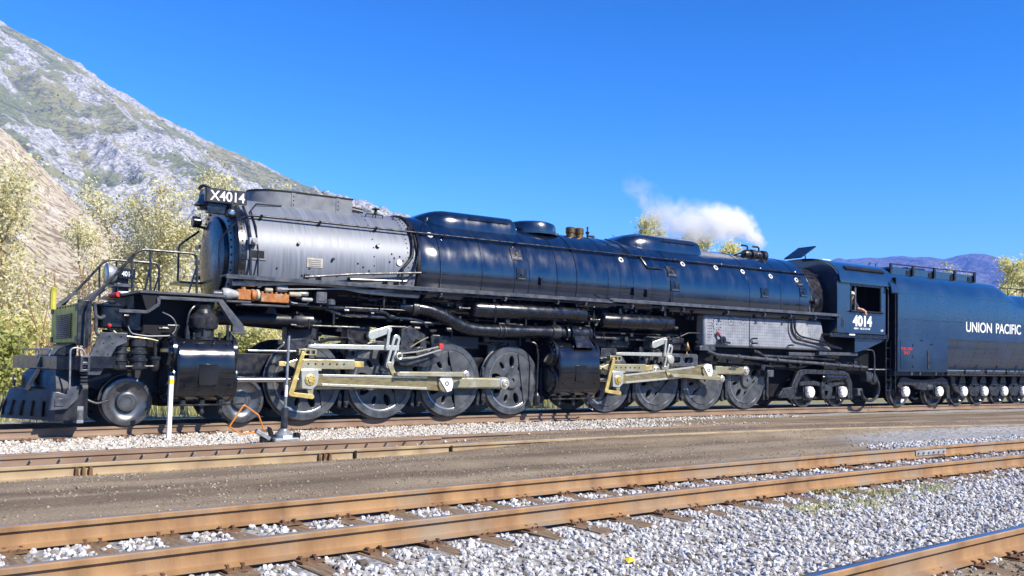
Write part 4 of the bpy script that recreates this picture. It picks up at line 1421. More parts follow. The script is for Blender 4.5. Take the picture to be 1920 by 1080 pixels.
mb.tube(fillet([(xlF + .35, -1.32, 1.62), (xlF + .6, -1.32, 1.76), (xlF + .82, -1.32, 1.86)], .1), .014, 6)
mb.build('oil_line', 'rod', loco, 'F')
mb = MB().box(xlF + 1.08, xlF + 1.2, -1.40, -1.32, 1.60, 1.72)
mb.build('red_tag', 'red', loco, 'F', bevel=.01)
mb = MB().lathe((12.02 - .6, -1.34, 1.72), (0, 0, 1), [(0, .06), (.05, .08), (.12, .07), (.2, .04), (.24, .02)], 10)
mb.tube(fillet([(11.42, -1.34, 1.72), (11.36, -1.38, 1.62), (11.40, -1.38, 1.52)], .05), .012, 6)
mb.build('lubricator', 'brass', loco, 'B')

# ---- boiler
def bl(x0, x1, r, name, m, n=96, parent=loco, extra=None):
    mb = MB().lathe((0, 0, BZ), (1, 0, 0), extra or [(x0, r - .02), (x0 + .02, r), (x1 - .02, r), (x1, r - .02)], n)
    return mb.build(name, m, parent, 'B')
RS, RJ, RF = 1.335, 1.372, 1.385
smokebox = bl(-1.44, 2.70, RS, 'smokebox', 'graphite')
front = MB().lathe((0, 0, BZ), (1, 0, 0), [(-1.28, RS + .004), (-1.30, RS + .022), (-1.43, RS + .022), (-1.455, RS), (-1.50, RS - .06), (-1.53, 1.0), (-1.535, .92), (-1.60, .90), (-1.66, .72), (-1.70, .40), (-1.71, .0)], 72).build('smokebox_front', 'black', loco, 'B')
mb = MB()
for k in range(44):
    t = 2 * math.pi * k / 44
    mb.ball((-1.525, 1.12 * math.cos(t), BZ + 1.12 * math.sin(t)), .026, 6)
for k in range(30):
    t = R(120 + 4 * k)
    mb.ball((-1.36, (RS + .025) * math.cos(t), BZ + (RS + .025) * math.sin(t)), .02, 6)
mb.build('front_bolt', 'black', front, 'B', kind='stuff')
mb = MB()
for z_ in (-.35, .0, .35):
    mb.bar((-1.60, .86, BZ + z_), (-1.60, 1.22, BZ + z_), .06, .08)
mb.build('door_hinge', 'black', front, 'B', kind='stuff')
jacket = bl(2.78, 4.46, RJ, 'boiler_jacket', 'jacket', extra=[(2.78, RJ - .02), (2.80, RJ - .008), (3.31, RJ - .002), (4.45, RJ + .004), (4.46, RJ - .01)])
for k, (xa, xb, ra, rb_) in enumerate(((4.46, 5.86, -.004, .003), (5.86, 7.38, .006, -.002), (7.38, 8.86, -.002, .005), (8.86, 10.72, .002, .011))):
    bl(xa, xb, RJ, 'jacket_course', 'jacket', parent=jacket, extra=[(xa, RJ - .02), (xa + .01, RJ + ra), ((xa + xb) / 2, RJ + (ra + rb_) / 2 + .002 * (-1) ** k), (xb - .01, RJ + rb_), (xb, RJ - .02)])
def fsec(x, r):
    return [(x, -r + .06, 2.80), (x, -r, 2.95)] + [(x, -r * math.cos(math.pi * k / 48), BZ + r * math.sin(math.pi * k / 48)) for k in range(49)] + [(x, r, 2.95), (x, r - .06, 2.80)]
def fshell(x0, x1, r, name, m, parent=loco):
    S = [fsec(x0, r - .02), fsec(x0 + .02, r), fsec(x1 - .02, r), fsec(x1, r - .02)]
    return MB().loft([q_ + [q_[0]] for q_ in S]).build(name, m, parent, 'B')
firejk = fshell(10.72, 16.85, RF, 'firebox_jacket', 'jacket')
bl(2.68, 2.80, RJ + .012, 'jacket_band', 'soot', parent=jacket)
for x in (3.31, 4.46, 5.42, 5.86, 6.74, 7.38, 8.44, 8.86, 9.34, 10.02):
    bl(x - .022, x + .022, RJ + .013, 'jacket_band', 'black', parent=jacket)
for x in (10.79, 13.97, 15.4, 16.3):
    fshell(x - .022, x + .022, RF + .010, 'jacket_band', 'black', firejk)
bl(16.85, 17.95, 1.28, 'backhead', 'gear_dark', extra=[(16.85, 1.36), (16.9, 1.31), (17.95, 1.18)])
mb = MB()
for x, st in ((2.48, 5.0), (2.60, 5.0), (1.62, 9.)):
    for k in range(int(110 / st)):
        t = R(100 + st * k)
        mb.ball((x, RS * math.cos(t), BZ + RS * math.sin(t)), .019, 6)
for x, t in ((2.0, 176), (2.12, 172), (2.2, 178), (2.06, 168), (2.26, 170), (2.34, 174), (.1, 188), (1.35, 183), (1.5, 186), (1.22, 180), (.75, 193), (-.05, 195), (-.62, 190)):
    mb.ball((x, RS * math.cos(R(t)), BZ + RS * math.sin(R(t))), .026, 6)
mb.build('rivet', 'gear_dark', smokebox, 'B', kind='stuff')
mb = MB()
for x, st in ((3.33, 2.6),):
    for k in range(34):
        t = R(168 + st * k)
        mb.ball((x, RJ * math.cos(t), BZ + RJ * math.sin(t)), .010, 5)
mb.build('rivet', 'lag_grey', jacket, 'B', kind='stuff')

def on_boiler(x, t, r, off=0.):
    """point on the shell at angle t (degrees from +Y through the top)"""
    return (x, (r + off) * math.cos(R(t)), BZ + (r + off) * math.sin(R(t)))
def patch(name, x0, x1, z0, z1, r, th, m, parent, bevel=.004):
    """curved plate lying on the shell between two heights on the near side"""
    t0, t1 = 180 - math.degrees(math.asin((z0 - BZ) / r)), 180 - math.degrees(math.asin((z1 - BZ) / r))
    S = []
    for i in range(6):
        t = t0 + (t1 - t0) * i / 5
        a, b = on_boiler(x0, t, r, -.01), on_boiler(x0, t, r, th)
        c, d_ = on_boiler(x1, t, r, th), on_boiler(x1, t, r, -.01)
        S.append([a, b, c, d_, a])
    mb = MB().loft(S, cap=False)
    mb.add(S[0][:4], [(0, 1, 2, 3)]); mb.add(S[-1][:4], [(3, 2, 1, 0)])
    return mb.build(name, m, parent, 'B', bevel=bevel)
# smokebox fittings: slot frame, maker's plate, plugs
sl = patch('inspection_slot', -1.27, -.86, 3.36, 3.58, RS, .02, 'graphite_dark', smokebox)
patch('slot_opening', -1.22, -.91, 3.40, 3.55, RS, .026, 'soot', sl)
bp = patch('builder_plate', .03, .39, 3.29, 3.49, RS, .012, 'stone_lag', smokebox)
for k in range(4):
    patch('raised_line', .07, .35, 3.31 + k * .042, 3.328 + k * .042, RS, .017, 'graphite_dark', bp, 0)
for x, t, r_ in ((-.15, 166, .035), (1.73, 161, .05), (.62, 178, .03)):
    p0, p1 = on_boiler(x, t, RS), on_boiler(x, t, RS, .06)
    MB().cyl(p0, p1, r_, n=10).build('plug', 'gear_dark', smokebox, 'B')
p0, p1 = on_boiler(2.24, 176, RS), on_boiler(2.24, 176, RS, .03)
MB().lathe(p0, Vector(p1) - Vector(p0), [(0, .07), (.025, .07), (.025, .035), (.01, .03), (.01, 0)], 18).build('washout_plug', 'white', smokebox, 'B')
for x in (.05, .33, 1.05, 1.92, 2.2):
    mb = MB()
    zb_ = 3.06
    yb = -math.sqrt(RS ** 2 - (zb_ - BZ) ** 2)
    mb.box(x - .05, x + .05, yb - .05, yb + .05, zb_ - .09, zb_ + .08)
    mb.box(x - .02, x + .02, yb - .09, yb, zb_ - .03, zb_ + .03)
    mb.build('pipe_clip', 'gear_dark', smokebox, 'B', bevel=.006)
# smokebox stack shroud
def shroud():
    pts = []
    for i in range(13):
        t = math.pi / 2 + math.pi * i / 12
        pts.append((-.12 + .74 * math.cos(t), .50 * math.sin(t)))
    pts += [(1.44, -.50), (1.44, .50)]
    mb = MB().prism(pts, 4.5, 5.02, 'z')
    o = mb.build('stack_shroud', 'graphite_dark', loco, 'B', bevel=.012)
    o.data.materials.clear(); o.data.materials.append(MATS['graphite_dark'])
    MB().prism([(p[0] * 1.012, p[1] * 1.025) for p in pts], 5.0, 5.035, 'z').build('rim', 'soot', o, 'B')
    for x in (.02, 1.08):
        MB().box(x - .05, x + .05, -.512, -.495, 4.5, 5.0).build('strap', 'graphite_dark', o, 'B', bevel=.003)
    m = MB()
    for x in (.02, 1.08):
        for z_ in (4.74, 4.83, 4.92):
            m.ball((x, -.515, z_), .016, 6)
    m.build('rivet', 'gear_dark', o, 'B', kind='stuff')
    MB().cyl((.3, 0, 4.9), (.3, 0, 5.06), .36, n=28).build('stack_rim', 'soot', o, 'B')
shroud()
mb = MB().cyl((1.5, -.12, 4.84), (1.85, -.12, 4.80), .09, n=12)
mb.build('exhaust_pipe', 'gear_dark', loco, 'B')
mb = MB().lathe((2.15, -.25, 4.72), (0, 0, 1), [(0, .08), (.06, .07), (.08, .04), (.16, .03), (.17, .10), (.19, .10), (.2, .03), (.23, .02)], 12)
mb.build('valve_wheel', 'gear_dark', loco, 'B')
for x in (1.8, 2.05, 2.5):
    mb = MB().tube(fillet([(x - .09, -.62, 4.60), (x - .09, -.66, 4.70), (x + .09, -.66, 4.70), (x + .09, -.62, 4.60)], .03), .012, 6)
    mb.build('grab_iron', 'gear_dark', smokebox, 'B')
# sand domes with a sloping nose
def sand_dome(x0, x1, zt):
    S = []
    L_ = x1 - x0
    for i in range(24):
        u = i / 23
        x = x0 + L_ * u
        e = min(1, (u / .45)) if u < .45 else 1.
        w = .80 * (1 - (1 - e) ** 2.2) ** .5 + .02
        top = 4.62 + (zt - 4.62) * (1 - (1 - min(1, u / .33)) ** 2) 
        tail = 1 - sst(.955, 1.0, u)
        w *= .90 + .10 * float(tail); top -= .09 * float(1 - tail)
        sec = []
        for k in range(21):
            t = math.pi * k / 20
            c, s_ = math.cos(t), math.sin(t)
            n = 4.5
            sec.append((x, w * math.copysign(abs(c) ** (2 / n), c), 4.2 + (top - 4.2) * abs(s_) ** (2 / n)))
        S.append(sec)
    o = MB().loft(S).build('sand_dome', 'jacket', loco, 'B', smooth=50)
    mb = MB().tube([(x0 + L_ * .5, -.812, zt - .17), (x1 - .3, -.812, zt - .17)], .02, 6)
    mb.build('dome_rib', 'jacket', o, 'B')
    mb = MB().lathe((x0 + L_ * .5, -.1, zt - .01), (0, 0, 1), [(0, .2), (.02, .2), (.035, .16), (.04, 0)], 20)
    mb.lathe((x0 + L_ * .78, -.1, zt - .01), (0, 0, 1), [(0, .2), (.02, .2), (.035, .16), (.04, 0)], 20)
    mb.build('sand_hatch', 'jacket', o, 'B', kind='stuff')
    return o
sand_dome(2.90, 5.92, 5.03)
sand_dome(9.30, 12.60, 5.06)
MB().lathe((6.83, 0, 4.70), (0, 0, 1), [(0, .78), (.06, .78), (.08, .70), (.22, .70), (.30, .66), (.345, .56), (.36, .3), (.365, 0)], 48).build('steam_dome', 'jacket', loco, 'B')
for x in (8.12, 8.42):
    mb = MB().lathe((x, -.12, 4.78), (0, 0, 1), [(0, .17), (.03, .17), (.035, .12), (.10, .115), (.12, .135), (.25, .135), (.28, .11), (.29, 0)], 18)
    mb.build('safety_valve', 'brass', loco, 'B')
mb = MB().cyl((8.74, -.1, 4.8), (8.74, -.1, 4.96), .03, n=8)
mb.lathe((8.74, -.1, 4.94), (0, 0, 1), [(0, .05), (.04, .06), (.06, .025), (.14, .02), (.16, .035), (.2, .015)], 8)
mb.cyl((8.74, -.1, 4.88), (8.98, -.1, 4.88), .035, n=8)
mb.build('whistle', 'gear_dark', loco, 'B')
# twin turbo generators on the firebox top
for k, x in enumerate((15.02, 15.55)):
    mb = MB().lathe((x - .26, -.42, 4.83), (1, 0, 0), [(0, .05), (.03, .12), (.12, .15), (.2, .15), (.21, .11), (.30, .11), (.32, .17), (.48, .17), (.52, .12), (.54, .05)], 20)
    mb.box(x - .2, x + .25, -.52, -.30, 4.55, 4.72)
    g = mb.build('turbo_generator', 'gear_dark', loco, 'B')
    MB().tube(fillet([(x - .05, -.42, 4.97), (x - .05, -.42, 5.10), (x - .22, -.30, 5.12)], .06), .03, 8).build('exhaust_elbow', 'gear_dark', g, 'B')
mb = MB().tube(fillet([(14.2, -.5, 4.72), (14.6, -.48, 4.84), (14.9, -.46, 4.88)], .1), .03, 6)
mb.tube(fillet([(15.3, -.62, 4.85), (15.25, -.8, 4.62), (15.3, -.86, 4.5)], .1), .025, 6)
mb.build('generator_pipe', 'gear_dark', loco, 'B', kind='stuff')
# plugs, plates
for x, z_ in ((3.15, 4.28), (9.02, 4.13), (11.37, 4.19), (12.72, 4.18), (13.85, 4.14), (15.08, 4.08), (16.28, 4.04)):
    r_ = RJ if x < 10.7 else RF
    t = 180 - math.degrees(math.asin((z_ - BZ) / r_))
    p0, p1 = Vector(on_boiler(x, t, r_)), Vector(on_boiler(x, t, r_, .1))
    o = MB().lathe(p0, p1 - p0, [(-.02, .08), (.02, .08), (.026, .07), (.026, .048), (.005, .045), (.005, 0)], 20).build('washout_plug', 'white', loco, 'B')
    MB().lathe(p0, p1 - p0, [(0, .04), (.012, .04), (.012, 0)], 6).build('plug_nut', 'soot', o, 'B')
for x, z_, w in ((5.52, 4.0, .16), (5.62, 3.5, .15), (10.80, 3.93, .17), (10.88, 3.52, .17), (14.65, 3.54, .17), (16.40, 4.0, .15), (16.48, 3.66, .16)):
    r_ = RJ if x < 10.7 else RF
    a = patch('access_plate', x - w, x + w, z_ - .15, z_ + .15, r_, .022, 'black', loco)
    patch('plate_rim', x - w + .03, x + w - .03, z_ - .12, z_ - .09, r_, .034, 'deck_grey', a, .003)
    t = 180 - math.degrees(math.asin((z_ - BZ) / r_))
    MB().cyl(on_boiler(x, t, r_, .01), on_boiler(x, t, r_, .05), .03, n=8).build('plate_knob', 'gear_dark', a, 'B')
for x, z_ in ((6.2, 3.38), (9.32, 3.3), (9.8, 3.28)):
    MB().box(x - .03, x + .03, -1.44, -1.36, z_ - .12, z_ + .1).build('step_bracket', 'black', loco, 'B', bevel=.006)
# handrail and brackets
mb = MB().tube(fillet([(-1.78, -1.12, 3.02), (-1.78, -1.12, 3.76), (-1.28, -1.14, 4.30), (0, -1.15, 4.305), (17.5, -1.15, 4.285)], .22, 6), .025, 10)
hr = mb.build('handrail', 'black', loco, 'B')
for x in (-.85, .47, 1.83, 3.62, 5.72, 7.52, 9.35, 11.28, 13.20, 14.94, 16.60):
    x -= .2 * (x + 7.36) / 18.97
    m = MB().tube([(x, -1.15, 4.30), (x, -1.08, 4.26), (x, -.98, 4.20)], .03, 8)
    m.ball((x, -1.15, 4.303), .042, 8)
    m.build('handrail_bracket', 'black', hr, 'B')
# pipes running up to the sand domes and along the shell
for xs_, nm in (([(2.9, -1.12, 4.30), (3.1, -.92, 4.58), (3.3, -.72, 4.78)], 'sand_pipe'), ([(9.5, -1.12, 4.32), (9.2, -.88, 4.62), (8.95, -.6, 4.76)], 'sand_pipe')):
    MB().tube(fillet(xs_, .1), .02, 6).build(nm, 'black', loco, 'B')
ch = []
for z_ in np.linspace(4.32, 3.98, 6):
    ch.append((9.75 + (4.32 - z_) * .45, -math.sqrt((RJ + .03) ** 2 - (z_ - BZ) ** 2), z_))
MB().tube(ch + [(10.45, -math.sqrt((RJ + .03) ** 2 - .53 ** 2), 3.98)], .022, 6).build('sand_pipe', 'black', loco, 'B')
# curved feed pipe at the smokebox end and the diagonal rods
pp = []
for z_ in (4.42, 4.2, 4.0, 3.85, 3.7):
    pp.append((2.55 + .08 * math.sin((z_ - 3.7) * 3), -math.sqrt((RS + .06) ** 2 - (z_ - BZ) ** 2), z_))
pp += [(2.42, -1.41, 3.55), (2.28, -1.42, 3.40), (2.27, -1.42, 3.05)]
MB().tube(fillet(pp, .06, 3), .035, 8).build('feed_pipe', 'gear_dark', smokebox, 'B')
pp2 = [(p[0] + .14, p[1] - .01, p[2]) for p in pp[:-3]] + [(2.62, -1.42, 3.5), (2.55, -1.42, 3.3), (2.4, -1.42, 3.12), (1.0, -1.42, 3.08)]
MB().tube(fillet(pp2, .08, 3), .028, 8).build('feed_pipe', 'black', smokebox, 'B')
MB().tube([(-.05, -1.44, 3.06), (1.1, -1.45, 3.20), (2.75, -1.44, 3.34)], .026, 8).build('reach_rod', 'frame_grey', loco, 'B')
MB().tube([(-1.2, -1.40, 3.0), (-1.2, -1.36, 3.3), (-1.2, -1.36, 3.75), (-1.22, -1.2, 4.2), (-1.25, -.95, 4.5)], .03, 8).build('front_conduit', 'frame_grey', loco, 'B')
MB().tube([(-1.05, -1.39, 3.0), (-1.04, -1.36, 3.5), (-1.06, -1.24, 4.05), (-1.1, -1.0, 4.42), (-.9, -.75, 4.62), (-.3, -.62, 4.66)], .018, 8).build('front_conduit', 'gear_dark', loco, 'B')
mb = MB().box(-1.26, -1.08, -1.46, -1.33, 3.66, 3.80)
mb.cyl((-1.17, -1.46, 3.73), (-1.17, -1.52, 3.73), .05, n=10)
mb.build('junction_box', 'lag_grey', loco, 'B', bevel=.01)
# running boards
for (x0, x1, z_) in ((-1.78, 8.35, 2.985), (8.25, 18.0, 3.02)):
    mb = MB().box(x0, x1, -1.66, -1.25, z_ - .025, z_ + .01)
    mb.box(x0, x1, -1.665, -1.64, z_ - .075, z_ + .012)
    rb = mb.build('running_board', 'deck_grey', loco, 'B', bevel=.004)
    mb = MB().box(x0, x1, 1.25, 1.66, z_ - .04, z_ + .01)
    mb.build('running_board', 'deck_grey', loco, 'B')
    m = MB()
    x = x0 + .7
    while x < x1 - .3:
        m.prism([(-1.6, z_ - .03), (-1.2, z_ - .03), (-1.2, z_ - .34)], x - .02, x + .02, 'x')
        x += 1.32
    m.build('board_bracket', 'gear_dark', rb, 'B', kind='stuff')
# service pipes slung under the boards
for i, (pts, r_, m) in enumerate([([(2.0, -1.56, 2.86), (6.0, -1.56, 2.87), (8.4, -1.56, 2.89), (12.2, -1.56, 2.90), (17.6, -1.56, 2.91)], .024, 'frame_grey'),
                    ([(7.6, -1.52, 2.80), (8.3, -1.52, 2.83), (8.6, -1.52, 2.88), (17.9, -1.52, 2.86)], .018, 'deck_grey'),
                    ([(-1.6, -1.50, 2.83), (-.95, -1.50, 2.86), (-.2, -1.5, 2.93), (.55, -1.50, 2.93), (1.2, -1.50, 2.83), (2.0, -1.46, 2.80), (2.7, -1.42, 2.80)], .05, 'lag_grey'),
                    ([(-.6, -1.55, 2.76), (.6, -1.55, 2.84), (2.4, -1.55, 2.88)], .014, 'zinc'),
                    ([(-.35, -1.2, 2.50), (.5, -1.2, 2.46), (1.55, -1.2, 2.44), (1.95, -1.2, 2.42), (2.12, -1.2, 2.28)], .05, 'black'),
                    ([(.30, -1.15, 2.52), (.62, -1.15, 2.40), (.95, -1.15, 2.30), (2.7, -1.15, 2.28), (3.0, -1.15, 2.22), (3.1, -1.12, 2.1)], .045, 'black'),
                    ([(-.4, -1.34, 2.62), (-.3, -1.36, 2.50), (.05, -1.36, 2.49), (.10, -1.36, 2.58), (-.2, -1.36, 2.62)], .016, 'zinc')]):
    MB().tube(fillet(pts, .15), r_, 10).build('service_pipe', m, loco, 'B')
mb = MB()
for x in (3.2, 5.0, 6.6, 7.5, 9.1, 10.2, 11.0, 12.8, 14.4, 15.6, 16.8):
    mb.box(x - .03, x + .03, -1.6, -1.5, 2.80, 2.99)
    mb.cyl((x, -1.60, 2.87), (x, -1.63, 2.87), .03, n=8)
mb.build('pipe_hanger', 'deck_grey', loco, 'B', kind='stuff')
rgp = random.Random(8)
mb = MB()
for k in range(70):
    x = rgp.uniform(-.4, 12.0)
    y, z_ = rgp.uniform(-1.32, -1.12), rgp.choice((2.72, 2.78, 1.98, 2.02, 2.66))
    l_ = rgp.uniform(.05, .28)
    if k % 3:
        mb.cyl((x, y, z_), (x + l_, y, z_ + rgp.uniform(-.02, .02)), rgp.uniform(.012, .03), n=6)
    else:
        mb.box(x, x + l_ * .5, y - .04, y + .04, z_ - .05, z_ + rgp.uniform(.0, .07))
mb.build('small_fittings', 'frame_grey', loco, 'B', kind='stuff')
# injector and hot-water gear at the front left
mb = MB().lathe((-1.98, -1.46, 2.60), (1, 0, 0), [(0, .08), (.17, .08), (.18, .06)], 16)
mb.build('delivery_nozzle', 'frame_grey', loco, 'B')
mb = MB().lathe((-1.80, -1.46, 2.61), (1, 0, 0), [(0, .10), (.03, .12), (.12, .12), (.24, .09), (.34, .07)], 16)
mb.build('check_valve', 'lag_grey', loco, 'B')
mb = MB().box(-1.50, -1.22, -1.53, -1.36, 2.50, 2.72)
mb.cyl((-1.36, -1.45, 2.70), (-1.36, -1.45, 2.80), .05, n=10)
mb.lathe((-1.22, -1.45, 2.61), (1, 0, 0), [(0, .12), (.05, .13), (.10, .12), (.12, .08)], 16)
mb.build('pump_valve_body', 'orange_rust', loco, 'B', bevel=.02)
mb = MB().box(-1.02, -.42, -1.54, -1.36, 2.48, 2.66)
for k in range(6):
    mb.cyl((-.97 + k * .1, -1.45, 2.66), (-.97 + k * .1, -1.45, 2.70), .035, n=8)
mb.build('hot_water_pump', 'orange_rust', loco, 'B', bevel=.02)
for x0, x1, z_, r_, m in ((-1.36, -1.12, 2.86, .075, 'stone_lag'), (-.92, -.76, 2.74, .05, 'stone_lag'), (-.68, -.44, 2.78, .07, 'lag_grey'), (-.40, -.14, 2.68, .055, 'stone_lag'), (-.2, .02, 2.70, .05, 'zinc'), (-.12, .12, 2.58, .04, 'lag_grey'), (-1.12, -1.04, 2.62, .115, 'stone_lag'), (-1.08, -1.0, 2.86, .09, 'lag_grey')):
    MB().lathe((x0, -1.47, z_), (1, 0, 0), [(0, r_ * .8), (.02, r_), (x1 - x0 - .02, r_), (x1 - x0, r_ * .8)], 14).build('lagged_fitting', m, loco, 'B')
mb = MB().box(-1.75, -1.25, -1.62, -1.30, 2.44, 2.475)
mb.box(-1.46, -.44, -1.63, -1.30, 2.39, 2.425)
mb.build('pump_tray', 'deck_grey', loco, 'B', bevel=.004)
mb = MB().box(.20, .44, -1.50, -1.34, 2.52, 2.76)
mb.box(.23, .41, -1.515, -1.50, 2.56, 2.72)
mb.build('relay_box', 'deck_grey', loco, 'B', bevel=.015)
MB().lathe((.56, -1.42, 2.50), (0, 0, 1), [(0, .10), (.08, .10), (.12, .07), (.13, 0)], 14).build('relay_cap', 'deck_grey', loco, 'B')
# front exhaust pipe
MB().lathe((-1.75, -1.02, 2.14), (1, 0, 0), [(0, .15), (1.55, .15), (1.62, .17), (1.66, .19), (2.02, .19), (2.03, .14), (2.25, .05)], 20).build('exhaust_pipe', 'gear_dark', loco, 'B')
MB().loft([[(-.78, -1.1, 2.24), (-.50, -1.1, 2.24)], [(-.70, -1.06, 2.40), (-.55, -1.06, 2.40)], [(-.70, -.9, 2.44), (-.55, -.9, 2.44)]], cap=False).build('pipe_saddle', 'deck_grey', loco, 'B')
# main steam pipe to the rear cylinders
sp_ = MB().tube(fillet([(2.35, -1.12, 2.56), (3.15, -1.22, 2.52), (4.15, -1.25, 2.08), (5.0, -1.25, 2.08), (7.0, -1.25, 2.10)], .35, 8), .155, 20).build('steam_pipe', 'black', loco, 'B')
for (x, y, z_, dx, dz, r_, w) in ((2.72, -1.17, 2.545, 1, 0, .185, .16), (3.45, -1.225, 2.40, .9, -.42, .165, .03), (4.02, -1.245, 2.15, .9, -.42, .165, .03), (5.02, -1.25, 2.08, 1, 0, .175, .06), (5.16, -1.25, 2.08, 1, 0, .175, .06), (6.75, -1.25, 2.10, 1, 0, .18, .26)):
    MB().lathe((x - w / 2 * dx, y, z_ - w / 2 * dz), (dx, 0, dz), [(0, r_ - .01), (.01, r_), (w - .01, r_), (w, r_ - .01)], 24).build('pipe_collar', 'frame_grey', sp_, 'B')
MB().lathe((2.36, -1.10, 2.52), (-1, .1, -.02), [(-.05, .02), (-.04, .10), (.0, .14), (.02, .0)], 16).build('pipe_end', 'stone_lag', sp_, 'B')
MB().lathe((7.06, -1.25, 2.09), (1, 0, 0), [(0, .19), (.04, .205), (.08, .205), (.09, .12), (.14, .12), (.15, .205), (.2, .205), (.21, .19), (.72, .19), (.74, .21), (.8, .21), (.81, .15), (.86, .12), (.87, 0)], 24).build('steam_elbow', 'black', loco, 'B')
MB().loft([[(7.28, -1.42, 2.02), (7.72, -1.42, 2.02), (7.72, -1.1, 2.02), (7.28, -1.1, 2.02), (7.28, -1.42, 2.02)], [(7.20, -1.62, 1.72), (7.80, -1.62, 1.72), (7.80, -1.05, 1.72), (7.20, -1.05, 1.72), (7.20, -1.62, 1.72)]]).build('elbow_foot', 'black', loco, 'B', bevel=.02)
# air reservoirs
for x0, x1, z_ in ((4.16, 7.68, 2.585), (8.19, 10.80, 2.465)):
    L_ = x1 - x0
    o = MB().lathe((x0, -1.32, z_), (1, 0, 0), [(-.06, 0), (-.06, .035), (0, .045), (.015, .12), (.06, .185), (.12, .205), (L_ - .12, .205), (L_ - .04, .19), (L_, .14), (L_ + .01, 0)], 28).build('air_reservoir', 'black', loco, 'B')
    for x in (x0 + .62, x1 - .35):
        m = MB().lathe((x - .025, -1.32, z_), (1, 0, 0), [(0, .212), (.05, .212)], 28)
        m.box(x - .04, x + .04, -1.45, -1.2, z_ + .19, z_ + .33)
        m.build('reservoir_strap', 'black', o, 'B')
    m = MB().cyl((x0 - .3, -1.32, z_), (x0, -1.32, z_), .025, n=8)
    m.lathe((x0 - .32, -1.32, z_), (1, 0, 0), [(0, .04), (.06, .05), (.1, .03)], 8)
    m.build('reservoir_pipe', 'frame_grey', o, 'B')
# rear: sander hose and drop pipe between the engines
MB().tube(fillet([(6.05, -1.15, 1.85), (6.22, -1.22, 1.80), (6.28, -1.22, 1.5), (6.25, -1.22, .55)], .12), .022, 8).build('drop_pipe', 'frame_grey', loco, 'B')
MB().lathe((6.25, -1.22, .22), (0, 0, 1), [(0, .085), (.02, .09), (.24, .09), (.26, .07), (.34, .05)], 16).build('drop_pipe_foot', 'frame_grey', loco, 'B')

# dark structure behind the motion
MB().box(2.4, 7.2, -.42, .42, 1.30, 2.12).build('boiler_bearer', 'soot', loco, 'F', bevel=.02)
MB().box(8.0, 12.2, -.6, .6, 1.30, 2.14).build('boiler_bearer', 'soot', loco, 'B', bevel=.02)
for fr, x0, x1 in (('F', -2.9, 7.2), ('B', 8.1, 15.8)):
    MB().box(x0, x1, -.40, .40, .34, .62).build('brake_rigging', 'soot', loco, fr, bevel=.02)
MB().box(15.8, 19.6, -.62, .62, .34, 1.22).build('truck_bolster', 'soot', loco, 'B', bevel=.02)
for y in (.75, 1.05):
    MB().tube(fillet([(-1.2, y, 2.2), (.4, y, 2.1), (2.2, y, 1.95), (5.5, y, 1.9), (12, y, 1.9)], .3), .10, 10).build('far_side_pipe', 'soot', loco, 'B')
for (x0, x1, z0, z1, y) in ((-.2, .55, 1.45, 2.05, -.35), (1.15, 1.75, 1.45, 2.1, -.5), (3.2, 4.6, 1.62, 1.95, -.8), (4.9, 5.9, 1.5, 1.9, -.75), (10.2, 11.8, 1.72, 2.1, -.85), (8.2, 9.6, 1.75, 2.1, -.9)):
    MB().box(x0, x1, y, y + .3, z0, z1).build('gear_casing', 'gear_dark', loco, 'F' if x0 < 7 else 'B', bevel=.03)

# black belly under the smokebox, and the mass of small pipework
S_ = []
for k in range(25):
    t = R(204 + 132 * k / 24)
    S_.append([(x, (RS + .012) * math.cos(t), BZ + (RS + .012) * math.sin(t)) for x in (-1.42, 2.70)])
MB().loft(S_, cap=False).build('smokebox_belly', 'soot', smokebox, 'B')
rgq = random.Random(21)
for k in range(26):
    x = rgq.uniform(-.6, 10.5)
    L_ = rgq.uniform(.8, 3.2)
    y, z_ = rgq.uniform(-1.30, -1.02), rgq.uniform(1.95, 2.76)
    if abs(z_ - 2.55) < .18 and 4 < x < 10.8: y = -1.08
    r_ = rgq.choice((.012, .016, .02, .028, .035))
    dz = rgq.choice((0, 0, .08, -.1, .16))
    MB().tube(fillet([(x, y, z_), (x + L_ * .4, y, z_), (x + L_ * .55, y, z_ + dz), (x + L_, y, z_ + dz)], .08), r_, 8).build('service_pipe', rgq.choice(('black', 'frame_grey', 'deck_grey', 'gear_dark')), loco, 'B')
mb = MB()
for k in range(150):
    x = rgq.uniform(-.5, 12.0)
    y, z_ = rgq.uniform(-1.40, -1.05), rgq.uniform(1.55, 2.85)
    if z_ < 2.0: y = rgq.uniform(-1.0, -.8)
    l_ = rgq.uniform(.04, .16)
    if k % 3 == 0: mb.box(x, x + l_, y - .04, y + .04, z_ - l_ * .5, z_ + l_ * .5)
    elif k % 3 == 1: mb.cyl((x, y, z_), (x + l_, y, z_), rgq.uniform(.02, .05), n=8)
    else: mb.cyl((x, y, z_ - l_), (x, y, z_ + l_), rgq.uniform(.012, .03), n=6)
mb.build('small_fittings', 'frame_grey', loco, 'B', kind='stuff')

MB().box(15.9, 20.9, -.5, .5, .20, .5).build('draw_gear', 'soot', loco, 'B')
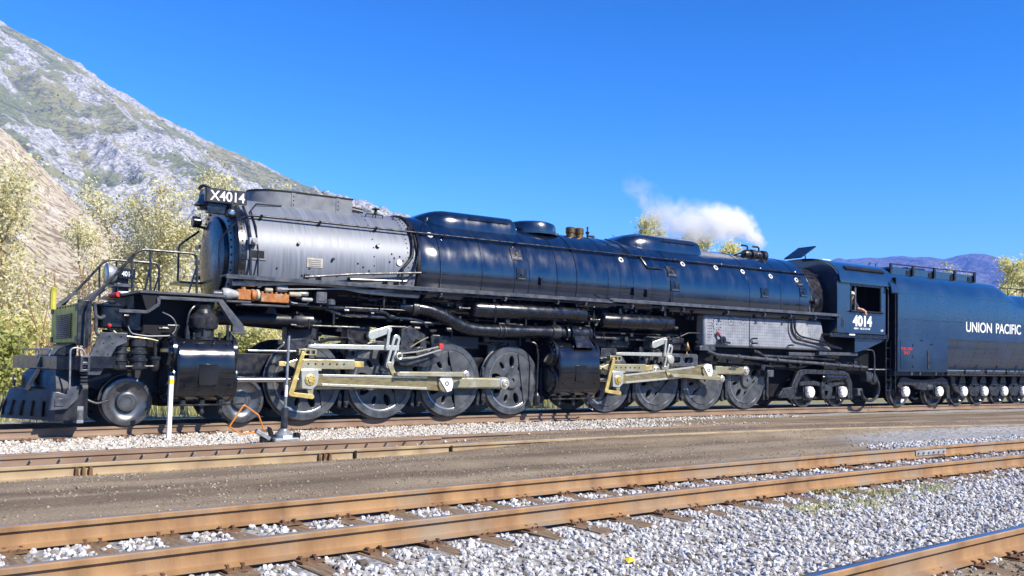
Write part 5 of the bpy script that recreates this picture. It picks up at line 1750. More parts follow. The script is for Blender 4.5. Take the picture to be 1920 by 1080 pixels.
# ---- firebox, ash pan, pipes under the firebox
fb = MB().prism([(12.10, 1.86), (12.10, 2.80), (17.45, 2.80), (17.60, 2.25), (18.02, 1.84)], -1.34, -1.0).build('firebox_side', 'firebox_grey', loco, 'B', bevel=.07)
MB().prism([(12.10, 1.86), (12.10, 2.80), (17.45, 2.80), (17.60, 2.25), (18.02, 1.84)], 1.0, 1.34).build('firebox_side', 'firebox_grey', loco, 'B')
MB().box(14.02, 14.035, -1.352, -1.33, 1.88, 2.78).build('panel_joint', 'soot', fb, 'B')
mb = MB()
def stud(mb, x, z, y, r):
    mb.add([(x - r, y, z), (x, y, z - r), (x + r, y, z), (x, y, z + r), (x, y - r * .8, z)], [(0, 1, 4), (1, 2, 4), (2, 3, 4), (3, 0, 4)])
for i in range(50):
    for j in range(9):
        x, z_ = 12.5 + i * .1, 1.98 + j * .088
        if x < 17.4 - j * .05: stud(mb, x, z_, -1.341, .015)
mb.build('staybolt', 'frame_grey', fb, 'B', kind='stuff')
mb = MB()
for i in range(78):
    stud(mb, 12.32 + i * .07, 1.905 + (.018 if i % 2 else -.012), -1.341, .017)
for (cx, cz, r_, n_) in ((12.62, 2.52, .17, 12), (13.22, 2.62, .12, 9), (13.74, 2.66, .11, 9), (14.26, 2.67, .10, 8), (14.72, 2.69, .08, 7)):
    for k in range(n_):
        t = 2 * math.pi * k / n_
        stud(mb, cx + r_ * math.cos(t), cz + r_ * math.sin(t), -1.341, .022)
    stud(mb, cx, cz, -1.341, .03)
for i in range(4):
    for j in range(9 - i):
        stud(mb, 12.26 + i * .075, 2.72 - j * .085, -1.341, .021)
for i in range(14):
    stud(mb, 15.0 + i * .12, 2.73, -1.341, .022)
mb.build('flange_stud', 'soot', fb, 'B', kind='stuff')
mb = MB().lathe((12.75, -1.36, 2.05), (0, -1, 0), [(0, .05), (.08, .06), (.1, .12), (.13, .12), (.14, .04), (.16, .03)], 14)
mb.tube(fillet([(12.55, -1.40, 2.28), (12.68, -1.44, 2.15), (12.75, -1.44, 2.0), (13.1, -1.42, 1.98)], .08), .03, 8)
mb.build('blowdown_valve', 'gear_dark', fb, 'B', kind='stuff')
MB().lathe((12.62, -1.40, 2.23), (0, -1, 0), [(0, .06), (.03, .06), (.03, 0)], 12).build('valve_handle', 'red', fb, 'B')
for x, z_ in ((14.1, 2.12), (14.12, 1.98), (15.78, 1.96)):
    MB().tube(fillet([(x, -1.36, z_), (x, -1.45, z_ + .02), (x + .14, -1.45, z_ + .02)], .04), .025, 6).build('small_tap', 'gear_dark', fb, 'B')
for off in (0, .12):
    MB().tube(fillet([(15.85 + off, -1.44, 2.95), (15.85 + off, -1.44, 2.45 + off * .4), (16.08 + off, -1.44, 2.16 + off), (16.6, -1.44, 2.10 + off), (17.3, -1.46, 2.04 + off * .8), (17.8, -1.48, 1.96 + off * .4), (18.3, -1.48, 1.92)], .14), .028, 8).build('blow_pipe', 'black', loco, 'B')
MB().prism([(16.15, 2.30), (16.15, 2.78), (16.60, 2.78), (16.80, 2.25), (16.4, 2.22)], -1.37, -1.33).build('wash_panel', 'lag_grey', fb, 'B', bevel=.004)
MB().prism([(12.2, 1.2), (12.2, 1.84), (17.5, 1.84), (17.5, 1.4), (16.6, 1.2)], -1.05, 1.05).build('ash_pan', 'soot', loco, 'B', bevel=.02)
for pts, r_, m in (([(12.3, -1.28, 1.74), (12.6, -1.34, 1.62), (13.6, -1.34, 1.58), (15.1, -1.34, 1.51), (17.5, -1.34, 1.42), (19.85, -1.34, 1.32)], .05, 'deck_grey'),
                   ([(14.3, -1.25, 1.76), (14.55, -1.25, 1.72), (14.75, -1.25, 1.62), (17.6, -1.25, 1.58), (18.2, -1.25, 1.56)], .055, 'frame_grey'),
                   ([(13.9, -1.2, 1.42), (14.5, -1.2, 1.40), (14.9, -1.2, 1.33), (15.3, -1.2, 1.30)], .03, 'frame_grey')):
    MB().tube(fillet(pts, .12), r_, 12).build('cold_water_pipe', m, loco, 'B')
for x in (13.55, 14.75, 15.3, 17.6, 18.35, 19.1, 19.5):
    MB().lathe((x - .04, -1.34, 1.585 - (x - 13.55) * .042), (1, 0, -.042), [(0, .065), (.01, .075), (.07, .075), (.08, .065)], 14).build('pipe_union', 'deck_grey', loco, 'B')
MB().box(15.9, 18.1, -1.30, -1.18, 1.66, 1.76).build('pipe_shelf', 'deck_grey', loco, 'B', bevel=.006)
MB().prism([(11.95, 1.74), (12.6, 1.74), (12.6, 1.86), (12.2, 1.90), (11.95, 1.86)], -1.32, -1.1).build('expansion_pad', 'deck_grey', loco, 'B', bevel=.01)
mb = MB()
for k in range(34):
    x = rgp.uniform(12.4, 19.8); z_ = 1.60 - (x - 12.4) * .03 + rgp.uniform(-.35, .1)
    y = rgp.uniform(-1.22, -1.05)
    if k % 2: mb.cyl((x, y, z_), (x + rgp.uniform(.1, .5), y, z_ - rgp.uniform(0, .06)), rgp.uniform(.012, .03), n=6)
    else: mb.box(x, x + rgp.uniform(.05, .2), y - .04, y + .04, z_ - .06, z_ + .05)
mb.build('small_fittings', 'frame_grey', loco, 'B', kind='stuff')
MB().box(15.05, 15.35, -1.18, -.98, .98, 1.2).build('sand_trap', 'deck_grey', loco, 'B', bevel=.02)
# ---- trailing truck
arch = [(15.55, .42), (15.75, .62), (16.15, .66), (16.32, .98), (16.50, 1.17), (16.70, 1.22), (18.75, 1.20), (19.05, 1.10), (19.22, .80), (19.24, .30), (19.02, .30), (19.02, .78), (18.86, 1.00), (18.62, 1.08), (16.85, 1.10), (16.64, 1.04), (16.48, .84), (16.36, .56), (16.30, .36), (15.65, .34)]
plate('truck_frame', [arch], -1.16, .05, 'frame_grey', loco, 'B', .012)
plate('equaliser', [[(16.62, .82), (17.35, .86), (18.0, .74), (18.7, .86), (19.0, .84), (19.0, .74), (18.7, .76), (18.02, .62), (17.35, .74), (16.62, .72)]], -1.10, .04, 'frame_grey', loco, 'B', .008)
plate('truck_pedestal', [[(17.75, .95), (18.15, .95), (18.25, .6), (18.2, .30), (17.75, .30), (17.65, .6)], circ(17.95, .76, .07, 14), [(17.82, .55), (18.05, .55), (18.0, .38), (17.9, .38)]], -1.12, .04, 'frame_grey', loco, 'B', .01)
MB().lathe((17.65, -1.20, .98), (1, 0, 0), [(0, .05), (.1, .07), (.16, .12), (.55, .12), (.58, .09), (1.25, .09), (1.26, .02)], 18).build('brake_cylinder', 'black', loco, 'B')
def axle_box(x, z_, fr, parent, y=-1.06):
    mb = MB().box(x - .24, x + .24, y, y + .2, z_ - .26, z_ + .27)
    mb.box(x - .19, x + .19, y - .03, y, z_ - .2, z_ + .22)
    o = mb.build('axle_box', 'frame_grey', parent, fr, bevel=.03)
    MB().lathe((x, y - .03, z_), (0, -1, 0), [(0, .185), (.09, .185), (.10, .165), (.115, .16), (.12, 0)], 24).build('axle_cover', 'white', o, fr)
    m = MB()
    for k in range(8):
        t = 2 * math.pi * k / 8
        m.cyl((x + .165 * math.cos(t), y - .12, z_ + .165 * math.sin(t)), (x + .165 * math.cos(t), y - .15, z_ + .165 * math.sin(t)), .014, n=6)
    m.build('cover_bolt', 'frame_grey', o, fr, kind='stuff')
    return o
axle_box(17.15, .50, 'B', loco)
axle_box(18.85, .50, 'B', loco)
MB().prism([(16.2, .28), (16.2, .36), (18.9, .36), (18.9, .28)], -1.02, -.95).build('truck_tie_bar', 'frame_grey', loco, 'B')
# ---- cab
cab = plate('cab_side', [[(17.87, 2.44), (20.48, 2.44), (20.48, 4.10), (17.87, 4.10)], rrect(18.60, 20.19, 3.19, 3.99, .03)], -1.60, .018, 'tender', loco, 'B', .004)
plate('cab_side', [[(17.87, 2.44), (20.48, 2.44), (20.48, 4.10), (17.87, 4.10)], rrect(18.60, 20.19, 3.19, 3.99, .03)], 1.60, .018, 'tender', loco, 'B', .004)
mb = MB()
for x0, x1, z0, z1 in ((18.54, 20.25, 3.12, 3.19), (18.55, 18.60, 3.19, 4.02), (20.19, 20.24, 3.19, 4.02), (18.55, 20.24, 3.99, 4.04)):
    mb.box(x0, x1, -1.66 if z1 < 3.2 else -1.635, -1.615, z0, z1)
mb.build('window_frame', 'black', cab, 'B', bevel=.004)
MB().box(18.50, 20.30, -1.72, -1.58, 3.13, 3.17).build('arm_rest', 'soot', cab, 'B', bevel=.015)
MB().box(18.86, 18.94, -1.57, -1.53, 3.19, 3.99).build('window_post', 'deck_grey', cab, 'B')
lettering('cab_number', '4014', 18.68, 19.72, 2.665, 3.03, -1.622, 'white', cab, 'B', bold=.045)
lettering('class_lettering', '4884-1  68 23 32 540', 18.74, 19.62, 2.565, 2.63, -1.622, 'white', cab, 'B', bold=.02)
lettering('corner_marking', 'UP', 20.22, 20.36, 2.53, 2.60, -1.622, 'white', cab, 'B', bold=.03)
MB().box(18.08, 18.22, -1.63, -1.615, 2.6, 2.9).build('data_plate', 'frame_grey', cab, 'B', bevel=.003)
m = MB()
for z_ in np.arange(2.5, 4.05, .11):
    for x in (17.93, 20.42): m.ball((x, -1.62, z_), .014, 5)
for x in np.arange(18.0, 20.4, .11): m.ball((x, -1.62, 2.49), .012, 5)
m.build('rivet', 'tender', cab, 'B', kind='stuff')
def roof_pts(w, z0, h, n=24, p=2.6):
    return [(w * math.copysign(abs(math.cos(math.pi * k / n)) ** (2 / p), math.cos(math.pi * k / n)), z0 + h * abs(math.sin(math.pi * k / n)) ** (2 / 2.1)) for k in range(n + 1)]
def shell(x0, x1, w, z0, h, th=.03):
    a, b = roof_pts(w, z0, h), roof_pts(w - th, z0 - .0, h - th)
    ring = a + b[::-1]
    return MB().prism(ring, x0, x1, 'x')
rf = shell(17.95, 20.98, 1.67, 4.08, .86).build('cab_roof', 'tender', loco, 'B')
MB().box(17.95, 20.98, -1.70, -1.62, 4.06, 4.11).build('drip_rail', 'tender', rf, 'B', bevel=.005)
def roofpt(y, off=0.):
    a = roof_pts(1.67 + off, 4.08, .86 + off)
    for p, q in zip(a, a[1:]):
        if q[0] <= y <= p[0]:
            t = (y - p[0]) / (q[0] - p[0]); return p[1] + t * (q[1] - p[1])
sv = []
for x in (18.45, 20.55):
    sv.append([(x, -1.52, roofpt(-1.52) + .01), (x, -1.55, roofpt(-1.52) + .05), (x, -1.42, roofpt(-1.42) + .06), (x, -1.42, roofpt(-1.42) - .01), (x, -1.52, roofpt(-1.52) + .01)])
MB().loft(sv).build('roof_vent', 'soot', rf, 'B')
mb = MB().add([(17.42, -.55, 4.93), (17.42, .15, 4.93), (18.18, .15, 5.36), (18.18, -.55, 5.36), (17.45, -.55, 4.90), (17.45, .15, 4.90), (18.21, .15, 5.33), (18.21, -.55, 5.33)],
              [(0, 1, 2, 3), (7, 6, 5, 4), (0, 3, 7, 4), (1, 5, 6, 2), (3, 2, 6, 7), (0, 4, 5, 1)])
mb.build('roof_hatch', 'black', rf, 'B')
MB().bar((18.1, -.2, 4.93), (18.05, -.2, 5.26), .03, .03, (0, 1, 0)).build('hatch_prop', 'black', rf, 'B')
MB().box(18.9, 19.35, -.3, .3, 4.93, 5.0).build('roof_box', 'white', rf, 'B', bevel=.02)
cf = plate('cab_floor', [[(17.9, 2.36), (20.7, 2.36), (20.7, 2.44), (17.9, 2.44)]], 0, 1.58, 'soot', loco, 'B', .002)
# front wall with look-out window, rear bulkhead
fwm = MB()
fwm.box(17.88, 17.92, -1.58, -1.50, 2.44, 4.1); fwm.box(17.88, 17.92, -1.5, -1.15, 2.44, 3.1); fwm.box(17.88, 17.92, -1.5, -1.15, 3.85, 4.25); fwm.box(17.88, 17.92, -1.15, 1.58, 2.44, 4.2)
fwm.prism([(1.6, 4.08)] + [(p[0] * .97, p[1]) for p in roof_pts(1.66, 4.06, .84)][1:-1] + [(-1.6, 4.08)], 17.93, 17.97, 'x')
fwm.build('cab_front', 'tender', loco, 'B')
MB().box(17.89, 17.91, -1.5, -1.15, 3.1, 3.85).build('front_window', 'glass', loco, 'B')
MB().box(20.0, 20.04, -1.2, 1.55, 2.44, 4.2).build('cab_back', 'soot', loco, 'B')
mb = MB().box(17.45, 20.52, -1.66, -1.1, 2.33, 2.40)
mb.box(17.45, 20.52, -1.68, -1.62, 2.28, 2.345)
mb.build('cab_sill', 'black', loco, 'B', bevel=.006)
MB().box(18.42, 18.72, -1.685, -1.66, 2.36, 2.405).build('sill_step_plate', 'white', loco, 'B')
MB().prism([(18.90, 2.30), (20.50, 2.30), (20.50, 2.22), (19.5, 1.92), (18.90, 1.80)], -1.55, -1.50).build('cab_apron', 'tender', loco, 'B', bevel=.006)
MB().box(17.9, 20.3, -1.1, 1.1, 1.2, 2.33).build('cab_underframe', 'soot', loco, 'B')
for (x0, x1, z0) in ((17.2, 19.2, 1.70),):
    MB().box(x0, x1, -1.45, -1.32, z0, z0 + .10).build('under_sill', 'deck_grey', loco, 'B', bevel=.006)
# hoses and steps behind the cab
MB().tube(fillet([(19.2, -1.5, 1.90), (19.45, -1.52, 1.92), (19.95, -1.52, 1.90), (20.02, -1.52, 1.7), (20.02, -1.52, 1.05)], .15), .025, 8).build('sand_hose', 'deck_grey', loco, 'B')
MB().lathe((20.05, -1.42, .95), (0, -1, 0), [(-.1, .16), (.0, .2), (.06, .2), (.08, .13), (.12, .11), (.13, 0)], 20).build('strainer', 'frame_grey', loco, 'B')
MB().box(19.62, 19.9, -1.5, -1.25, .85, 1.18).build('valve_box', 'frame_grey', loco, 'B', bevel=.02)
lp = [(19.55, -1.35, .55)] + [(20.02 + .5 * math.cos(R(a_)), -1.35, .62 + .42 * math.sin(R(a_))) for a_ in range(190, 400, 15)] + [(20.42, -1.3, 1.02)]
MB().tube(lp, .05, 10).build('feed_hose', 'frame_grey', loco, 'B')
MB().box(19.35, 19.62, -1.35, -1.1, .38, .62).build('hose_bracket', 'deck_grey', loco, 'B', bevel=.02)
mb = MB()
for x in (20.62, 20.90): mb.tube([(x, -1.55, .45), (x, -1.55, 2.25)], .018, 6)
for z_ in np.arange(.55, 2.2, .36): mb.tube([(20.62, -1.55, z_), (20.90, -1.55, z_)], .014, 6)
mb.build('cab_ladder', 'frame_grey', loco, 'B')
MB().tube(fillet([(20.55, -1.62, 2.2), (20.58, -1.66, 2.3), (20.58, -1.66, 4.0), (20.5, -1.62, 4.05)], .05), .018, 6).build('cab_grab_rail', 'deck_grey', loco, 'B')
m = MB()
for k in range(3):
    m.tube(fillet([(16.6 + k * .18, -1.38, 3.05), (16.62 + k * .18, -1.30, 3.5), (16.66 + k * .16, -1.12, 4.1), (16.75 + k * .1, -.9, 4.4)], .1), .04 if k == 1 else .022, 8)
m.build('turret_pipe', 'gear_dark', loco, 'B', kind='stuff')
MB().lathe((17.0, -1.38, 3.38), (0, -1, 0), [(0, .08), (.08, .10), (.12, .10), (.14, .04)], 14).build('gauge_valve', 'frame_grey', loco, 'B')

# ------------------------------------------------------------------ front of the locomotive
# number board, bell, lamps on the smokebox front
def nbface(x, y, z):                                 # board turned a little towards the front
    c, s_ = math.cos(R(14)), math.sin(R(14))
    X, Y = x + 1.55, y + .62
    return (-1.55 + c * X - s_ * (-Y) * -1 * 0 + 0 * s_ + -s_ * 0 + (-s_ * 0), -.62 + Y * c - s_ * X * -1, z)
nb = MB()
for q in ((-1.95, -.60, 4.56), (-1.10, -.60, 4.56), (-1.10, -.74, 4.56), (-1.95, -.74, 4.56)):
    pass
nb.box(-1.97, -1.10, -.74, -.62, 4.55, 4.86)
nbo = nb.build('number_board', 'black', loco, 'B', bevel=.012)
MB().box(-1.95, -1.12, -.748, -.738, 4.57, 4.84).build('board_face', 'gear_dark', nbo, 'B')
lettering('board_number', 'X4014', -1.88, -1.15, 4.60, 4.81, -.750, 'white', nbo, 'B', bold=.015)
MB().box(-1.9, -1.2, -.66, -.5, 4.35, 4.56).build('board_bracket', 'black', nbo, 'B')
bell = MB().lathe((-1.92, -.42, 4.86), (0, 0, -1), [(0, .04), (.03, .07), (.08, .085), (.2, .10), (.28, .135), (.33, .19), (.345, .20), (.345, .17), (.2, .08), (.1, 0)], 24).build('bell', 'bell', loco, 'B')
mb = MB().tube(fillet([(-1.72, -.42, 4.45), (-1.80, -.42, 4.92), (-1.95, -.42, 4.95), (-2.02, -.42, 4.85)], .08), .035, 8)
mb.bar((-1.55, -.42, 4.45), (-2.02, -.42, 4.45), .2, .04)
mb.build('bell_yoke', 'black', bell, 'B')
o = MB().lathe((-1.53, -1.04, 4.32), (0, -1, 0), [(-.08, .06), (-.06, .09), (.05, .09), (.07, .075), (.075, 0)], 18).build('class_lamp', 'frame_grey', loco, 'B')
MB().lathe((-1.53, -1.12, 4.32), (0, -1, 0), [(0, .06), (.015, .05), (.025, 0)], 16).build('lamp_lens', 'chrome', o, 'B')
o = MB().lathe((-1.72, .78, 4.33), (-1, 0, 0), [(-.1, .06), (-.06, .12), (.08, .13), (.1, .11), (.1, 0)], 18).build('marker_lamp', 'black', loco, 'B')
MB().bar((-1.5, .78, 4.2), (-1.72, .78, 4.24), .08, .05).build('lamp_bracket', 'black', o, 'B')
# far side step rail by the smokebox
mb = MB().tube(fillet([(-2.04, 1.0, 3.0), (-2.04, 1.0, 3.80), (-1.6, 1.0, 4.16)], .1), .024, 8)
mb.tube(fillet([(-2.10, 1.02, 2.98), (-2.10, 1.02, 3.0)], .01), .02, 6)
mb.build('far_handrail', 'black', loco, 'B')
MB().box(-2.12, -1.3, .55, 1.4, 2.93, 2.98).build('far_step', 'black', loco, 'B')
# front deck
mb = MB().prism([(-3.60, 2.50), (-1.95, 2.50), (-1.95, 2.55), (-3.60, 2.55)], -1.45, 1.45)
mb.build('front_deck', 'deck_grey', loco, 'F', bevel=.006)
st = MB()
prev = [(-3.95, 2.15), (-3.45, 2.15), (-3.25, 2.30), (-3.25, 2.43), (-2.10, 2.43)]
for p, q in zip(prev, prev[1:]):
    st.bar((p[0], -1.42, p[1]), (q[0], -1.42, q[1]), .06, .055, (0, 1, 0))
st.build('deck_angle', 'deck_grey', loco, 'F', bevel=.005)
plate('deck_web', [[(-3.45, 2.17), (-3.25, 2.32), (-3.25, 2.5), (-3.55, 2.5)]], -1.38, .02, 'soot', loco, 'F', .003)
mb = MB().box(-3.55, -2.0, -.9, .9, 1.5, 2.48)
mb.build('deck_support', 'soot', loco, 'F')
br = plate('deck_brace', [[(-2.14, 2.47), (-2.04, 2.47), (-1.60, 1.98), (-1.55, 1.84), (-1.80, 1.84), (-1.80, 1.98)]], -1.34, .05, 'deck_grey', loco, 'F', .008)
MB().box(-1.86, -1.52, -1.44, -1.24, 1.79, 1.83).build('brace_foot', 'deck_grey', br, 'F', bevel=.005)
# valve chest relief dome on the front cylinder
MB().lathe((-2.32, -1.18, 1.66), (0, 0, 1), [(0, .26), (.06, .26), (.07, .2), (.2, .2), (.22, .26), (.26, .28), (.42, .29), (.46, .25), (.52, .18), (.6, .16), (.68, .2), (.72, .17), (.73, 0)], 28).build('relief_valve', 'frame_grey', loco, 'F')
mb = MB()
for k in range(9):
    x = -2.75 + rgp.uniform(0, .95)
    mb.cyl((x, -1.4, 1.66), (x, -1.4, 1.66 + rgp.uniform(.08, .3)), rgp.uniform(.02, .045), n=8)
mb.tube(fillet([(-2.7, -1.3, 1.75), (-2.65, -1.35, 2.2), (-2.45, -1.3, 2.4), (-2.25, -1.3, 2.42)], .1), .02, 6)
mb.build('small_fittings', 'frame_grey', loco, 'F', kind='stuff')
# handrails of the front steps
for y, nm in ((-1.25, 'step_handrail'), (1.15, 'step_handrail')):
    x1 = -2.50
    mb = MB().tube(fillet([(-4.45, y, 1.45), (-4.43, y, 2.26), (-3.62, y, 3.27), (-3.50, y, 3.33), (x1, y, 3.33), (x1 + .02, y, 2.55)], .12), .026, 8)
    h = mb.build(nm, 'frame_grey', loco, 'F')
    for x, zt in ((-3.70, 3.17), (-3.37, 3.33)):
        MB().tube([(x, y, zt), (x + .02, y, 2.52)], .022, 8).build('rail_stanchion', 'frame_grey', h, 'F')
    MB().tube([(-3.35, y, 3.1), (-3.45, y + .03 * (1 if y < 0 else -1), 2.53)], .018, 6).build('rail_brace', 'black', h, 'F')
    MB().tube([(x1 + .0, y, 3.05), (x1 - .15, y, 2.53)], .018, 6).build('rail_brace', 'black', h, 'F')
# headlight with number plates
hl = MB().lathe((-3.62, 0, 2.93), (-1, 0, 0), [(-.05, .06), (0, .12), (.08, .18), (.16, .21), (.22, .215), (.23, .20)], 28).build('headlight', 'zinc', loco, 'F')
MB().lathe((-3.83, 0, 2.93), (-1, 0, 0), [(0, .20), (.025, .12), (.03, 0)], 28).build('headlight_lens', 'lens', hl, 'F')
hb = MB().prism([(-3.66, -.20), (-3.36, -.24), (-3.36, .24), (-3.66, .20)], 2.84, 3.05, 'z').build('headlight_number_box', 'black', hl, 'F', bevel=.01)
lettering('headlight_number', '4014', -3.615, -3.40, 2.885, 2.985, -.244, 'white', hb, 'F', bold=.02)
mb = MB().box(-3.75, -3.35, -.25, .25, 2.68, 2.74)
mb.bar((-3.55, -.15, 2.5), (-3.55, -.05, 2.84), .2, .06)
mb.bar((-3.6, .15, 2.5), (-3.55, .05, 2.84), .2, .06)
mb.build('headlight_bracket', 'deck_grey', hl, 'F')
# olive after-cooler box across the front
cb = MB().box(-4.56, -4.36, -1.06, 1.22, 1.56, 2.28).build('cooler_box', 'olive', loco, 'F', bevel=.012)
mb = MB()
for k in range(13):
    z_ = 1.66 + k * .036
    mb.tube([(-4.58, -.62, z_), (-4.60, .03, z_ - .012), (-4.58, .66, z_)], .013, 5)
mb.bar((-4.58, .03, 1.60), (-4.58, .03, 2.18), .05, .03)
for y in (-.64, .68): mb.bar((-4.58, y, 1.62), (-4.58, y, 2.12), .08, .03)
mb.build('cooler_fins', 'gear_dark', cb, 'F', kind='stuff')
mb = MB()
for y in np.linspace(-.95, 1.1, 10): mb.ball((-4.565, y, 2.24), .02, 5)
for y in (-.98, 1.12):
    mb.box(-4.58, -4.55, y - .08, y + .08, 2.14, 2.26); mb.box(-4.58, -4.55, y - .08, y + .08, 1.58, 1.68)
mb.build('rivet', 'gear_dark', cb, 'F', kind='stuff')
MB().box(-4.58, -4.34, -1.12, -1.065, 1.50, 2.34).build('cooler_end', 'frame_grey', cb, 'F', bevel=.015)
MB().tube(fillet([(-4.72, .3, 2.2), (-4.72, .3, 2.55), (-4.7, .28, 2.62)], .04), .06, 10).build('flag_tube', 'olive', loco, 'F')
MB().prism([(-4.6, 2.28), (-4.2, 2.62), (-4.15, 2.58), (-4.5, 2.28)], .9, 1.0).build('far_step_plate', 'deck_grey', loco, 'F')
MB().bar((-4.45, -.95, 2.30), (-4.10, -.95, 2.58), .10, .05, (0, 1, 0)).build('step_plate', 'deck_grey', loco, 'F')
# air pumps and tanks under the deck
MB().lathe((-3.98, -.95, 1.84), (0, 0, 1), [(0, .24), (.02, .27), (.38, .27), (.40, .30), (.43, .30), (.45, .22), (.47, 0)], 26).build('feedwater_tank', 'black', loco, 'F')
MB().lathe((-3.56, -.88, 1.80), (0, 0, 1), [(0, .18), (.02, .2), (.38, .2), (.42, .14), (.43, 0)], 22).build('feedwater_tank', 'black', loco, 'F')
for x, r_ in ((-3.85, .15), (-3.52, .17)):
    m = MB().lathe((x, -1.15, 1.06), (0, 0, 1), [(0, r_ * .8), (.03, r_), (.08, r_), (.09, r_ * .85), (.16, r_ * .85), (.17, r_), (.21, r_), (.22, r_ * .85), (.30, r_ * .85), (.31, r_), (.35, r_), (.36, r_ * .85), (.44, r_ * .85), (.45, r_), (.58, r_), (.62, r_ * .6), (.63, 0)], 22)
    m.build('air_pump', 'frame_grey', loco, 'F')
m = MB().cyl((-3.22, -1.2, 1.30), (-3.22, -1.2, 1.66), .035, n=10)
m.lathe((-3.22, -1.2, 1.05), (0, 0, 1), [(0, .05), (.05, .08), (.2, .08), (.22, .1), (.27, .1), (.28, .03)], 14)
m.build('pump_governor', 'frame_grey', loco, 'F')
for pts, r_, m in (([(-4.30, -1.12, 2.30), (-4.28, -1.15, 2.05), (-4.20, -1.16, 2.0), (-4.12, -1.16, 2.06)], .035, 'deck_grey'), ([(-4.27, -1.15, 2.02), (-4.27, -1.15, 1.75), (-4.18, -1.15, 1.66), (-4.18, -1.15, 1.5)], .03, 'deck_grey'),
                   ([(-4.22, -1.18, 2.28), (-4.1, -1.18, 2.32), (-3.95, -1.1, 2.33)], .025, 'frame_grey'),
                   ([(-4.0, -1.3, 1.78), (-3.9, -1.32, 1.70), (-3.4, -1.32, 1.66), (-3.2, -1.3, 1.62)], .012, 'rod'), ([(-3.75, -1.3, 1.88), (-3.7, -1.32, 1.74), (-3.4, -1.3, 1.70), (-2.95, -1.3, 1.72), (-2.85, -1.3, 1.9), (-2.95, -1.34, 2.08), (-3.15, -1.36, 2.16)], .011, 'zinc'),
                   ([(-4.2, -1.25, 1.12), (-3.2, -1.25, 1.14)], .02, 'frame_grey')):
    MB().tube(fillet(pts, .12), r_, 8).build('front_pipe', m, loco, 'F')
m = MB()
for k in range(26):
    x, z_ = rgp.uniform(-4.3, -2.9), rgp.uniform(1.55, 2.3)
    y = rgp.uniform(-1.1, -.7)
    if k % 2: m.cyl((x, y, z_), (x, y, z_ + rgp.uniform(.05, .2)), rgp.uniform(.015, .04), n=8)
    else: m.cyl((x, y, z_), (x + rgp.uniform(.05, .25), y, z_), rgp.uniform(.012, .03), n=8)
m.build('small_fittings', 'frame_grey', loco, 'F', kind='stuff')
MB().cyl((-3.92, -.7, 2.46), (-3.84, -.95, 2.48), .05, n=10).build('valve_handle', 'red', loco, 'F')
MB().ball((-4.05, -1.2, 1.88), .045, 8).build('valve_handle', 'red', loco, 'F')
# slanting side plate by the pilot wheels
sp2 = plate('side_plate', [[(-4.47, .98), (-4.25, .98), (-3.98, 1.50), (-3.80, 1.58), (-3.80, 1.74), (-4.25, 1.74), (-4.47, 1.22)]], -1.42, .025, 'deck_grey', loco, 'F', .006)
m = MB()
for x, z_ in ((-4.40, 1.05), (-4.30, 1.05), (-4.40, 1.2), (-4.22, 1.16), (-4.12, 1.35), (-4.30, 1.4), (-4.2, 1.55), (-4.05, 1.55), (-4.1, 1.68), (-3.9, 1.68)):
    m.ball((x, -1.448, z_), .02, 6)
m.build('rivet', 'frame_grey', sp2, 'F', kind='stuff')
MB().prism([(-4.7, .55), (-2.9, .55), (-2.9, 1.1), (-4.4, 1.1)], -.45, .45).build('pilot_truck_frame', 'soot', loco, 'F')
MB().bar((-4.35, -.99, .86), (-3.95, -.99, .98), .06, .05, (0, 1, 0)).build('truck_arm', 'frame_grey', loco, 'F')
ws = MB()
for k in range(9):
    t0, t1 = R(95 + k * 9), R(95 + (k + 1) * 9)
    r_ = .53
    ws.bar((-3.61 + r_ * math.cos(t0), -.82, .46 + r_ * math.sin(t0)), (-3.61 + r_ * math.cos(t1), -.82, .46 + r_ * math.sin(t1)), .02, .16, (0, 1, 0))
ws.build('wheel_guard', 'frame_grey', loco, 'F')
# pilot: beam, steps, cast nose with slots
beam = [(-4.55, -1.56), (-4.93, -1.28), (-5.20, 1.42), (-4.55, 1.56)]
pl = MB().prism(beam, 1.06, 1.31, 'z').build('pilot_beam', 'black', loco, 'F', bevel=.015)
MB().prism([(-4.0, -1.5), (-4.55, -1.54), (-4.55, 1.54), (-4.0, 1.5)], 1.10, 1.31, 'z').build('pilot_deck', 'black', loco, 'F')
MB().box(-5.075, -5.0, -.35, -.15, 1.09, 1.30).build('beam_pad', 'deck_grey', pl, 'F', bevel=.005)
nose = []
for z_, f_ in ((.16, 1.), (.34, .96), (.56, .86), (.70, .80), (.74, .62), (.98, .58), (1.06, .40)):
    sec = []
    for k in range(21):
        y = -1.28 + 2.56 * k / 20
        bul = (1 - abs(y / 1.30) ** 1.12)
        sec.append((-4.92 - .68 * f_ * bul * (1 if z_ < .72 else .85), y * (1.0 if z_ < .9 else .92), z_))
    sec += [(-4.4, sec[-1][1], z_), (-4.4, sec[0][1], z_), sec[0]]
    nose.append(sec)
pn = MB().loft(nose).build('pilot_nose', 'gear_dark', loco, 'F', smooth=40)
for k in range(9):
    y = -1.0 + k * .25
    bul = (1 - abs(y / 1.30) ** 1.12)
    xa = -4.92 - .68 * bul
    xb = -4.92 - .68 * .88 * bul
    MB().add([(xa - .012, y - .05, .22), (xa - .012, y + .05, .22), (xb - .016, y + .06, .50), (xb - .016, y - .04, .50)], [(0, 1, 2, 3)]).build('pilot_slot', 'soot', pn, 'F')
    MB().bar((xa - .02, y + .07, .2), (xb - .024, y + .08, .52), .02, .02).build('pilot_rib', 'gear_dark', pn, 'F')
MB().lathe((-5.36, .1, .84), (-1, 0, 0), [(0, .10), (.03, .10), (.03, .07), (.01, .06), (.01, 0)], 16).build('coupler_pocket', 'gear_dark', pn, 'F')
